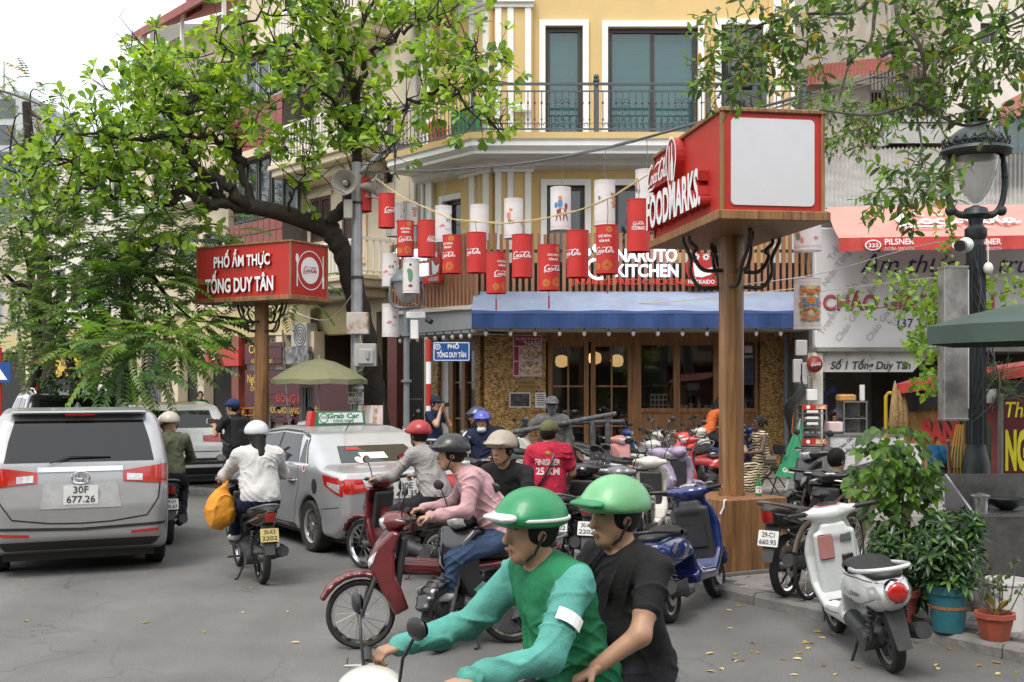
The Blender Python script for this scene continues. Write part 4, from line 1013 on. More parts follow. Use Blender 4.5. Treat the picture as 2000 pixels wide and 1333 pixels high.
for i in range(30):
 u,v_=a+(b_-a)*i/30,a+(b_-a)*(i+.5)/30;w_=a+(b_-a)*(i+1)/30
 rf.quad(ST.p(u,ZR+.2,.9),ST.p(v_,ZR+.24,.9),ST.p(v_,ZR+1.8,-2.5),ST.p(u,ZR+1.76,-2.5));rf.quad(ST.p(v_,ZR+.24,.9),ST.p(w_,ZR+.2,.9),ST.p(w_,ZR+1.76,-2.5),ST.p(v_,ZR+1.8,-2.5))
rf.build('roof',RUSTRED,fh);ST.part('eave',RUSTRED,fh,a,b_,ZR,ZR+.25,.85,.95)
for t in(a+.2,(a+b_)/2,b_-.2):ST.part('roof_post',WHT,fh,t-.05,t+.05,ZR-1,ZR+.2,.6,.7)
wl=MB();c0,c1=ST.t(396,.2),ST.t(366,.2)
for i in range(12):u=c0+(c1-c0)*i/12;wl.quad(ST.p(u,ZR+.3,.2),ST.p(u+.1,ZR+.3,.24),ST.p(u+.1,ZR+2.2,.24),ST.p(u,ZR+2.2,.2))
wl.build('tin_wall',RUSTRED,fh)
tf=thing('roof_terrace_frame','white steel canopy frame on the roof terrace against the sky','frame',ST.p(ST.t(262),16,-1));a,b_=ST.t(290,-.5),ST.t(236,-.5);zt=ST.z(66,262,-.5)
for t in(a,b_):
 for oo in(-.5,-3):b=MB();b.cyl(ST.p(t,ZR-1,oo),ST.p(t,zt,oo),.05,n=6);b.build('post',WHT,tf)
b=MB();b.add([ST.p(a,zt,-.5),ST.p(b_,zt,-.5),ST.p(b_,zt+.5,-3),ST.p(a,zt+.5,-3),ST.p(a,zt+.08,-.5),ST.p(b_,zt+.08,-.5),ST.p(b_,zt+.58,-3),ST.p(a,zt+.58,-3)],[(0,1,2,3),(4,7,6,5),(0,4,5,1),(1,5,6,2),(2,6,7,3),(3,7,4,0)]);b.build('sheet',GALV,tf)
eh,t0,t1=house('low_grey_house','lower pale house at the far end of the street row',262,96,11.0,PALE,holes=[(ST.t(px),ST.t(px-22),z_,z_+1.7)for px in(240,200,160,128)for z_ in(4.8,7.9)])
for px in(240,200,160,128):
 for z_ in(4.8,7.9):ST.window(eh,ST.t(px),ST.t(px-22),z_,z_+1.7,BRONZE,GLW,sash=2)
e2,t0,t1=house('end_house','pale house half hidden by trees at the far left end of the row',96,-60,9.0,BEIGE,holes=[(ST.t(px),ST.t(px-22),z_,z_+1.7)for px in(80,40,5)for z_ in(4.6,)])
for px in(80,40,5):ST.window(e2,ST.t(px),ST.t(px-22),4.6,6.3,BRONZE,GLW,sash=2)
tw=thing('glass_tower','distant glass office tower with roof mast behind the far trees','building',(-45,84,0))
b=MB();b.bbox((-52,84,0),(PX(46,84),100,PZ(178,84)));b.build('body',GREYW,tw)
for i in range(9):
 for z_ in range(6):q=MB();q.quad((-51+i*1.5,83.96,12+z_*2),(-49.7+i*1.5,83.96,12+z_*2),(-49.7+i*1.5,83.96,13.5+z_*2),(-51+i*1.5,83.96,13.5+z_*2));q.build('window',GLW,tw)
b=MB();b.cyl((PX(8,86),86,20),(PX(8,86),86,PZ(122,86)),.25,.05);b.build('mast',GALV,tw)
sf2=thing('street_shop_row','dark open shop fronts with cream columns behind the parked cars','shopfront',ST.p(ST.t(350),0,.3))
b=MB();ST.wall(b,ST.t(622,.1),ST.t(-40,.1),3.3,4.1,o=.35);b.build('lintel',OCHRE,sf2)
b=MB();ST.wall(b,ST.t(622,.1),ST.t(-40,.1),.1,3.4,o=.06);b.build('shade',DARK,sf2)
for px in(618,558,470,402,352,330,280,205,60):a=ST.t(px,.35);ST.part('column',CREAM if px!=470 else REDTILE,sf2,a,a+.42,.1,3.35,.1,.42)
for pa,pb in((548,480),(348,334),(328,286)):
 a,b_=ST.t(pa,.2),ST.t(pb,.2);n=12
 for i in range(n):t=a+(b_-a)*i/n;piece('shutter_bar',ST.p(t,1.7,.2),(.05,.03,3.1),GALV,sf2,math.atan2(DV.y,DV.x))
MAR=mat('maroon_sign',(.075,.012,.016),.5,var=.1);YELP=mat('yellow_letter',(.66,.42,.05),.5);REDP=mat('red_letter',(.5,.03,.03),.5);PHO=mat('photo_board',(.16,.16,.16),.5,var=.9,scale=6)
def street_sign(name,label,pa,pb,ya,yb,base,lines,o=.62,em=None):
 pm=(pa+pb)/2;a,b_=ST.t(pa,o),ST.t(pb,o);z0,z1=sz(yb,pm,o),sz(ya,pm,o)
 s=MB();ST.box(s,a,b_,z0,z1,o-.12,o,.01);s=s.build(name,base,label=label,cat='sign')
 for t_,px,py,h,w,m_ in lines:
  q=MB();Y=ST.p(ST.t(px,o),0,o).y;q.text(t_,o=ST.p(ST.t(px,o),sz(py,px,o),o+.012),ax=-ST.d,ay=ZP,h=h/FPX*Y,w=w/FPX*Y/.72 if w else None,bold=.015);q.build('lettering',m_,s)
 return s
street_sign('rice_drink_sign','maroon sign with yellow and red script above the rice drink shop',550,478,670,712,MAR,(('Cuội',500,690,16,40,YELP),('PHỐ XƯA',512,699,7,40,REDP),('NƯỚC GẠO RANG ĐẶC BIỆT',512,709,7,62,YELP)))
street_sign('portrait_board','black and white portrait board on the shop wall',602,552,678,712,PHO,())
street_sign('large_menu_sign','large maroon menu sign with red and yellow words behind the parasol',690,478,722,828,MAR,(('Ngõ',492,748,16,24,YELP),('CHÈ',496,764,9,18,YELP),('ĐÔNG ĐÔ',570,786,15,88,REDP),('NƯỚC GẠO RANG ĐẶC BIỆT',570,808,12,150,YELP)),o=.66)
street_sign('red_drinks_sign','red drinks sign with a can picture left of the rice drink shop',466,402,680,716,RED,(('Cuội',420,703,14,20,LETW),))
street_sign('yellow_shop_sign','small yellow shop sign with dark words between tree trunks',152,106,700,738,mat('yellow_board',(.6,.4,.05),.6),(('NGON',128,716,11,34,INK),('ĐẶC BIỆT',130,732,8,34,REDP)))
ac=thing('air_conditioner','grey outdoor air conditioner unit above the dark shop by the parasol','air conditioner',ST.p(ST.t(585,.5),sz(650,585,.5),.5))
ST.part('casing',PLGREY,ac,ST.t(598,.55),ST.t(568,.55),sz(678,583,.5),sz(632,583,.5),.2,.55,.02)
p=ST.p(ST.t(586,.55),sz(655,583,.55),.56);b=MB();M_=Matrix((ST.d,ZP,ST.n)).transposed()
for r_ in(.3,.22,.14,.06):b.tube([p+ST.d*(r_*math.cos(i*.4))+ZP*(r_*math.sin(i*.4))for i in range(16)],.01,4,closed=True)
b.build('grille',BLACK,ac)
ps=thing('porridge_shop','low shop with big white signboard and open serving front','shop',(9.5,21.8,KH))
YS=21.3;PS=Fac((0,YS),(1,0),(0,-1));sx=lambda px:PX(px,YS);szz=lambda py:PZ(py,YS)
b=MB();PS.box(b,sx(1592),sx(2070),szz(683),szz(445),-.2,0,.02);board=b.build('signboard',mat('white_signboard',(.62,.62,.62),.5,var=.05,scale=1,dirt=.12),ps)
REDO=mat('brick_red_letter',(.42,.07,.055),.5);NAV=mat('navy_letter',(.03,.04,.12),.5);PRINT=mat('grey_print',(.4,.4,.4),.6)
b=MB();b.text('CHÁO GIA TRUYỀN',o=PS.p(sx(1607),szz(606),.012),ax=XP,ay=ZP,h=.29,bold=.03,align='l',w=3.3);b.build('lettering',NAV,board)
b=MB();b.text('CHÁO GIA TRUYỀN',o=PS.p(sx(1608),szz(605),.022),ax=XP,ay=ZP,h=.28,bold=.012,align='l',w=3.28);b.build('lettering',REDO,board)
b=MB();b.text('Ẩm thực gia truyền',o=PS.p(sx(1680),szz(533),.012),ax=XP,ay=ZP,h=.35,align='l',shear=.35);b.build('lettering',NAV,board)
b=MB();b.text('(37 TRẦN NHÂN TÔNG)',o=PS.p(sx(1752),szz(640),.012),ax=XP,ay=ZP,h=.17,align='l',bold=.012);b.build('lettering',NAV,board)
dg=V((math.cos(R(55)),0,math.sin(R(55))));up=V((-dg.z,0,dg.x))
pt=MB()
for px,py,t_ in((1606,655,'Truyền 37 Trần'),(1614,560,'Nhân Tông'),(1640,668,'Cháo Gia Truyền 37'),(1700,668,'Cháo Gia Truyền'),(1745,640,'Tông Cháo'),(1625,510,'Trần'),(1690,560,'37 Trần'),(1760,560,'Nhân'),(1800,670,'Gia Truyền')):
 pt=MB();pt.text(t_,o=PS.p(sx(px),szz(py),.008),ax=dg,ay=up,h=.125,align='l',bold=.01);pt.build('printed_words',PRINT,board)
b=MB();PS.box(b,sx(1592),sx(1786),szz(727),szz(686),-.12,-.06);vl=b.build('cloth_valance',mat('grey_white_cloth',(.6,.59,.56),.7,var=.06,dirt=.15),ps)
b=MB();b.text('Số 1 Tống Duy Tân',o=PS.p(sx(1702),szz(721),-.045),ax=XP,ay=ZP,h=.145,w=sx(1781)-sx(1624),shear=.2,bold=.02);b.build('lettering',INK,vl)
for px,t_ in((1596,'Truyền'),(1640,'Truyền 37'),(1690,'Tông'),(1730,'Gia Tr')):pt=MB();pt.text(t_,o=PS.p(sx(px),szz(724),-.052),ax=dg,ay=up,h=.11,align='l');pt.build('printed_words',PRINT,vl)
b=MB();b.add([PS.p(sx(1786),szz(727),-.1),PS.p(sx(1830),szz(690),-1.2),PS.p(sx(1830),szz(684),-.2),PS.p(sx(1786),szz(686),-.1)],[(0,1,2,3)]);b.build('side_cloth',MATS['grey_white_cloth'],ps)
w_=MB();w_.quad((sx(1592),YS,KH),(sx(1592),YS+5,KH),(sx(1592),YS+5,2.75),(sx(1592),YS,2.75));w_.quad((sx(2080),YS,KH),(sx(2080),YS,6),(sx(2080),YS+5,6),(sx(2080),YS+5,KH))
w_.quad((sx(1592),YS+4.5,KH),(sx(2080),YS+4.5,KH),(sx(2080),YS+4.5,2.7),(sx(1592),YS+4.5,2.7));w_.build('wall',mat('shop_inner_wall',(.2,.19,.17),.8,var=.25,scale=2.5),ps)
w_=MB();w_.bbox((sx(1592),YS-.15,2.62),(sx(2080),YS+4.5,2.7));w_.build('ceiling',MATS['shop_inner_wall'],ps)
PS.part('pier',PALE,ps,sx(1586),sx(1606),KH,2.6,-.3,.05)
b=MB();PS.box(b,sx(1632),sx(1668),szz(800),szz(728),-2.0,-1.96);mb_=b.build('price_list',PLWHITE,ps)
q=MB()
for k in range(8):PS.box(q,sx(1637),sx(1662),szz(792-k*8),szz(788-k*8),-1.96,-1.955)
q.build('price_print',NAV,mb_)
b=MB();p=PS.p(sx(1655),szz(772),-1.5);b.tube([p+V((.3*math.cos(i*.4),0,.3*math.sin(i*.4)))for i in range(16)],.012,5,closed=True);b.cyl(p,p+V((0,.15,0)),.07);b.cyl(p+V((0,.1,-.0)),p+V((0,.1,-1.2)),.02)
for i in range(3):t=i*2.1;b.add([p,p+V((.25*math.cos(t),.02,.25*math.sin(t))),p+V((.25*math.cos(t+.9),-.02,.25*math.sin(t+.9)))],[(0,1,2)])
b.build('standing_fan',mat('blue_plastic',(.05,.1,.3),.4),label='blue standing fan inside the porridge shop',cat='fan')
for k,px in enumerate((1794,1808,1822)):PS.part('folding_door_leaf',PLGREY if k==0 else WOODD,ps,sx(px),sx(px+10),KH,szz(772),-.4-.1*k,-.34-.1*k)
ca=thing('faded_red_awning','sun-faded red awning with white script and beer valance above the signboard','awning',(9.5,20.5,5.3))
FP=mat('faded_red_cloth',(.6,.26,.22),.8,var=.1,scale=1.5,dirt=.16,bump=.1);VR=mat('red_valance_cloth',(.5,.05,.04),.6,var=.15,scale=4,bump=.2)
A0,A1,B0,B1=P(1615,405,21.2),P(2120,398,21.2),P(1638,465,19.6),P(2150,458,19.6)
n=24;b=MB();v_=MB()
for i in range(n):
 for j in range(4):
  f=lambda u,k:A0.lerp(A1,u).lerp(B0.lerp(B1,u),k)+V((0,0,-.07*math.sin(k*math.pi)*(1+.5*math.sin(u*40))))
  b.quad(f(i/n,(j+1)/4),f((i+1)/n,(j+1)/4),f((i+1)/n,j/4),f(i/n,j/4))
 g_=lambda u:B0.lerp(B1,u);wv=lambda u:V((0,.03*math.sin(u*60),0))
 v_.quad(g_(i/n)-ZP*.235+wv(i/n),g_((i+1)/n)-ZP*.235+wv((i+1)/n),g_((i+1)/n),g_(i/n))
b.build('canopy',FP,ca,50);v_.build('valance',VR,ca,50)
b=MB();ax=(B1-B0).normalized();ay=(A0-B0);ay=V((0,ay.y,ay.z)).normalized();nn=ax.cross(ay).normalized();nn=nn if nn.y<0 else-nn
o_=P(1868,438,20.45)+nn*.09;script_logo(b,plane_fn(o_,ax,ay),2.35);b.build('script_print',LETW,ca)
b=MB();b.text('REAL MAGIC',o=o_-ay*.5,ax=ax,ay=ay,h=.1,w=1.0);b.build('small_print',PINK,ca)
for cx in(1705,1875):
 c=P(cx,477,19.55);e=MB();e.prism(circ(.145,20,ry=.095),c-ZP*.02,ax,ZP,(0,-.012,0));e=e.build('oval_badge',LETW,ca)
 q=MB();q.prism(circ(.12,20,ry=.073),c-ZP*.02+V((0,-.014,0)),ax,ZP,(0,-.004,0));q.build('oval_fill',RED,ca)
 q=MB();q.text('333',o=c-ZP*.06+V((0,-.024,0)),ax=ax,ay=ZP,h=.07,w=.17,bold=.02);q.build('badge_lettering',LETW,ca)
 q=MB();q.text('PILSNER',o=c+ax*.2-ZP*.015+V((0,-.03,0)),ax=ax,ay=ZP,h=.1,w=.52,align='l',bold=.02);q.build('lettering',LETW,ca)
 q=MB();q.text('EXTRA SMOOTH',o=c+ax*.2-ZP*.12+V((0,-.03,0)),ax=ax,ay=ZP,h=.06,w=.52,align='l');q.build('lettering',PINK,ca)
for px in(1650,1990):q=MB();q.cyl(P(px,445,21.2),P(px+10,466,19.65),.02,n=6);q.build('arm',GALV,ca)
cr=thing('corrugated_roof','grey corrugated sheet roof above the faded red awning','roof',(10,23,6.4))
E0,E1,T0,T1=P(1596,408,21.4),P(2150,400,21.4),P(1600,290,25),P(2150,288,25)
b=MB();n=260;base=len(b.v)
for j in range(2):
 for i in range(n+1):
  u=i/n;p=(E0.lerp(E1,u)).lerp(T0.lerp(T1,u),j);b.pt(p+ZP*(.03*math.sin(i*math.pi/2)))
for i in range(n):b.face((i,i+1,n+2+i,n+1+i))
b.build('sheet',ZINC,cr,60)
b=MB();b.cyl(E0-ZP*.06,E1-ZP*.06,.05,n=8);b.build('gutter',ZINC,cr)
for k,(x0,y0,x1,y1)in enumerate(((1600,418,1780,412),(1605,425,1700,416))):b=MB();b.tube([P(x0+(x1-x0)*i/6,y0+(y1-y0)*i/6+5*math.sin(i*.5),21.1)for i in range(7)],.03,5);b.build('cable_bundle',BLACK,cr)
tw=thing('stained_wall_house','tall windowless house wall with black rain stains behind the roofs','building',(11,29,0))
b=MB();b.bbox((PX(1545,28),28,0),(PX(1905,28),36,17.5));b.build('wall',CONC,tw)
b=MB();b.cyl(P(1738,-20,27.9),P(1738,190,27.9),.06,n=6);b.build('drainpipe',PLGREY,tw)
an=thing('annex_house','grey annex with red tin roof and a caged balcony hung with laundry','building',(10.5,26,0));YN=25.6
b=MB();b.bbox((PX(1580,YN),YN,0),(PX(1702,YN),27.9,PZ(165,YN)));b.bbox((PX(1702,YN),YN+1.4,0),(PX(1840,YN),27.9,PZ(150,YN)));b.build('wall',CONC,an)
b=MB();n=44;q0,q1,r0,r1=P(1574,168,YN-.6),P(1742,140,YN-.6),P(1576,130,27.5),P(1745,112,27.5)
for i in range(n):
 u,v2=i/n,(i+1)/n;off=lambda k:ZP*(.04 if k%2 else 0)
 b.quad(q0.lerp(q1,u)+off(i),q0.lerp(q1,v2)+off(i+1),r0.lerp(r1,v2)+off(i+1),r0.lerp(r1,u)+off(i))
b.build('roof',RUSTRED,an,30)
b=MB();b.add([P(1742,140,YN-.6),P(1850,170,YN-.6),P(1850,140,27.5),P(1745,112,27.5)],[(0,1,2,3)]);b.build('roof_hip',BROWNSH,an)
b=MB();b.bbox((PX(1700,YN-.5),YN-.6,PZ(250,YN)),(PX(1838,YN),YN+1.4,PZ(238,YN)));b.bbox((PX(1700,YN),YN-.55,PZ(290,YN)),(PX(1838,YN),YN-.5,PZ(252,YN)));b.build('balcony',ZINC,an)
for i in range(20):x=PX(1700,YN-.5)+(PX(1836,YN-.5)-PX(1700,YN-.5))*i/19;piece('cage_bar',(x,YN-.5,(PZ(240,YN)+PZ(150,YN))/2),(.022,.022,PZ(150,YN)-PZ(240,YN)),BRONZE,an)
for py in(165,190,215):b=MB();b.bbox((PX(1700,YN-.5),YN-.52,PZ(py,YN)),(PX(1838,YN-.5),YN-.48,PZ(py,YN)+.03));b.build('cage_rail',BRONZE,an)
for i,(px,m_)in enumerate(((1748,WHITEP),(1766,PLWHITE),(1784,INK),(1800,NAV))):
 b=MB();x,z_=PX(px,YN),PZ(150,YN)-.15;b.add([(x-.06,YN,z_),(x+.06,YN,z_),(x+.22,YN+.02,z_-.12),(x+.16,YN+.03,z_-.25),(x+.1,YN,z_-.2),(x+.11,YN+.03,z_-.62),(x-.11,YN+.03,z_-.62),(x-.1,YN,z_-.2),(x-.16,YN+.03,z_-.25),(x-.22,YN+.02,z_-.12)],[tuple(range(10))])
 b.build('hanging_shirt',m_,label=('white shirt hung in the caged balcony, leftmost','second white shirt hung in the caged balcony','black shirt hung in the caged balcony','navy shirt hung in the caged balcony, rightmost')[i],cat='shirt')
b=MB();p=P(1718,262,YN-.7);b.lathe([(.3,0),(.28,.03),(.1,.05)],p,16,M=Matrix.Rotation(R(90),3,'X'));b.build('dish',PLGREY,an)
ph=thing('pale_house','pale house at the right edge with a wine red awning and small window','building',(15,26,0))
h=(PX(1915,25),PX(1945,25),PZ(85,25),PZ(45,25));F2=Fac((0,25),(1,0),(0,-1));b=MB();F2.wall(b,PX(1850,25),PX(2150,25),0,17,[h]);b.quad(F2.p(PX(1850,25),0),F2.p(PX(1850,25),17),F2.p(PX(1850,25),17,-3),F2.p(PX(1850,25),0,-3));b.build('wall',PALE,ph);F2.window(ph,*h,BRONZE,GLW)
b=MB();F2.wall(b,h[0]-.2,h[1]+.2,h[2]-.2,h[3]+.2,o=-.8);b.build('room_back',DARK,ph)
b=MB();b.add([P(1932,250,21.5),P(2080,190,21.5),P(2080,140,24.8),P(1960,200,24.8)],[(0,1,2,3)]);b.build('awning',RUSTRED,ph)
for k in range(4):b=MB();x=PX(1945+k*22,22);b.bbox((x,22,PZ(300,22)),(x+.22,22.05,PZ(232-9*k,22)));b.build('window',GLT,ph)
def box_sign(name,label,c0,u,W,v,L,z0,z1,deco,pole_r=.135,base=None):
 "c0 near corner; u along the short face, v along the long face going away"
 u=V((*u,0)).normalized();v=V((*v,0)).normalized();c0=V((*c0,0));ce=c0+u*W/2+v*L/2
 s=thing(name,label,'sign',(ce.x,ce.y,KH))
 M=Matrix((u,v,ZP)).transposed()
 b=MB();b.box(ce+ZP*(z0+z1)/2,(W,L,z1-z0),M=M);body=b.build('box',RED,s)
 for nm,z,h,e in(('bottom_board',z0-.045,.09,.06),('top_board',z1+.02,.04,.03)):
  b=MB();b.bev(ce+ZP*z,(W+2*e,L+2*e,h),.008,M=M);b.build(nm,WOODM,s)
 for a,c in((0,0),(W,0),(0,L),(W,L)):b=MB();b.box(c0+u*a+v*c+ZP*(z0+z1)/2,(.035,.035,z1-z0-.002),M=M);b.build('corner_strip',WOODM,s)
 b=MB();b.lathe([(pole_r,(base or KH)-.0),(pole_r,z0-.09)],ce,28);b.build('pillar',WOODM,s,40)
 for k in range(4):
  d=(u,v,-u,-v)[k];ext=(W,L,W,L)[k]/2
  for r0,dz in((.55,0),(.85,-.17)):
   b=MB();x1=pole_r+min(ext-.12,r0*.62);zt=z0-.1;side=d.cross(ZP)*(.05 if dz else-.05)
   pts=catmull([ce+side+d*pole_r+ZP*(zt-.35+dz),ce+side+d*(pole_r+.18)+ZP*(zt-.35+dz),ce+side+d*(pole_r+.27)+ZP*(zt-.26+dz),ce+side+d*(pole_r+.3)+ZP*(zt-.17+dz),ce+side+d*(x1-.08)+ZP*(zt-.13+dz*.5),ce+side+d*x1+ZP*(zt-.05),ce+side+d*x1+ZP*(zt+.0)],4)
   b.tube(pts,.021,8);b.build('bracket',BRONZE,s,50)
 if base:
  b=MB();b.lathe([(pole_r+.012,base),(pole_r+.012,base+.02)],ce,28);b.build('collar',WOODM,s)
 deco(s,c0,u,v,W,L,z0,z1,body);return s,ce
LSIDE=mat('red_letter_side',(.36,.02,.014),.45)
def solid_text(par,txt,o,ax,ay,n,h,w,depth=.05,bold=.02,name='lettering'):
 b=MB();b.text(txt,o=o,ax=ax,ay=ay,h=h,w=w,bold=bold,depth=depth,dn=n)
 v_,f_,bd=text_tris(txt,0.,bold);k=len(f_)
 b.m=[0]*k+[1]*(len(b.f)-k);return b.build(name,[LETW,LSIDE],par)
K1=.95
def sc1(p):return(p[0]*K1,p[1]*K1)
def z1s(z):return EYE-(EYE-z)*K1
def deco1(s,c0,u,v,W,L,z0,z1,body):
 n=-v;o=c0+u*W/2+ZP*(z0+z1)/2
 b=MB();b.prism(rrect(W*.83,(z1-z0)*.885,.045),o+n*.0,u,ZP,n*.012);b.build('white_panel',mat('matt_white_panel',(.62,.62,.65),.55,var=.02),s)
 n=-u;ax=-v;fo=c0+v*L
 solid_text(s,'FOODMARKS.',c0+v*(L*.565)+ZP*(z0+.12),ax,ZP,n,.34,L*.85,.11,.035)
 b=MB();cc=c0+v*(L*.80)+ZP*(z0+.66)+n*.11;script_logo(b,plane_fn(cc,ax,ZP+ax*.12),L*.36);b.build('script_logo',LETW,s)
 b=MB();b.prism([(-.44,-.12),(.4,-.12),(.44,.1),(.1,.17),(-.4,.1)],cc-n*.11,ax,ZP,n*.09);b.build('script_backing',LSIDE,s)
 dr_=[(0,-.36)]+[(.17*math.cos(R(a)),.17*1.25*math.sin(R(a))+.12)for a in range(-15,196,15)]
 pc=c0+v*(L*.575)+ZP*(z0+.62);b=MB();b.prism([(x*1.0,y)for x,y in dr_],pc,ax,ZP,n*.1);pin=b.build('drop_emblem',LSIDE,s)
 b=MB();fn=plane_fn(pc+n*.106,ax,ZP);cl=[V(p)for p in dr_]+[V(dr_[0])];b.ribbon2(cl,[.03]*len(cl),fn);b.build('emblem_outline',LETW,pin)
 b=MB()
 for x in(-.07,-.045):b.add([fn(x-.008,-.1),fn(x+.008,-.1),fn(x+.008,.26),fn(x-.008,.26)],[(0,1,2,3)])
 b.add([fn(*p)for p in((.0,-.12),(.07,-.12),(.08,.05),(.05,.15),(.05,.27),(.02,.27),(.02,.15),(-.01,.05))],[tuple(range(8))]);b.build('emblem_cutlery',LETW,pin)
s1,ce1=box_sign('street_food_sign','large red box sign with white panel on a wooden pillar nearest the camera',sc1((2.062,10.855)),(.989,.15),1.04*K1,(-.15,.989),2.36*K1,z1s(3.728),z1s(4.698),deco1,.128,KH+.755)
b=MB();bu=V((.89,.456,0));bvv=V((-.456,.89,0));b.bev(ce1+ZP*(KH+.378),(.8,.8,.754),.006,M=Matrix((bu,bvv,ZP)).transposed());b.build('pedestal',WOODM,s1)
b=MB();b.bev(ce1+ZP*(KH+.02),(.82,.82,.04),.006,M=Matrix((bu,bvv,ZP)).transposed());b.build('pedestal_footing',KERB,s1)
def deco2(s,c0,u,v,W,L,z0,z1,body):
 n=-u;n=V((v.y,-v.x,0));n=n if n.y<0 else-n;ax=-v
 mid=c0+v*L*.5
 solid_text(s,'PHỐ ẨM THỰC',mid+ax*.02+ZP*(z0+.58),ax,ZP,n,.2,L*.6,.06,.03)
 solid_text(s,'TỐNG DUY TÂN',mid+ax*-.05+ZP*(z0+.1),ax,ZP,n,.26,L*.73,.06,.03)
 n2=-v;o=c0+u*W*.52+ZP*(z0+(z1-z0)*.5);fn=plane_fn(o+n2*.014,u,ZP)
 b=MB();b.prism(circ(.25,32),o,u,ZP,n2*.01);disc=b.build('white_plate',LETW,s)
 b=MB();ring=[V(p)for p in circ(.36,40)];ring.append(ring[0]);b.ribbon2(ring,[.018]*41,fn);b.build('plate_ring',LETW,s)
 b=MB();script_logo(b,plane_fn(o+n2*.018,u,ZP+u*.1),.4);b.build('script_logo',RED,disc)
 b=MB();b.add([fn(x,y)for x,y in circ(.045,14,-.37,.2,.09)],[tuple(range(14))]);b.add([fn(-.385,.12),fn(-.355,.12),fn(-.355,-.32),fn(-.385,-.32)],[(3,2,1,0)]);b.build('spoon_print',LETW,s)
 b=MB();b.add([fn(.355,.3),fn(.385,.3),fn(.385,-.1),fn(.355,-.1)],[(3,2,1,0)]);b.add([fn(.34,-.1),fn(.4,-.1),fn(.395,-.32),fn(.345,-.32)],[(3,2,1,0)]);b.build('fork_print',LETW,s)
s2,ce2=box_sign('street_name_box_sign','red box sign with white raised words and a plate emblem beside the big tree',(-4.06,20.28),(.5,.865),1.03,(-.865,.5),2.36,3.64,4.61,deco2,.135)
CLW=mat('white_lantern_cloth',(.66,.63,.62),.75,var=.06,scale=6,dirt=.06);GOLD=mat('gold_print',(.62,.3,.06),.5);PKP=mat('pink_print',(.62,.2,.22),.6);BLP=mat('blue_print',(.08,.22,.42),.6);GRP=mat('green_print',(.12,.25,.14),.6);ORP=mat('orange_print',(.65,.2,.04),.6);BRP=mat('brown_print',(.22,.05,.05),.6)
WIREG=mat('grey_cable',(.12,.12,.12),.6);WIREY=mat('yellow_cable',(.55,.42,.2),.6);TASS=mat('red_tassel',(.4,.02,.02),.7)
LN=0
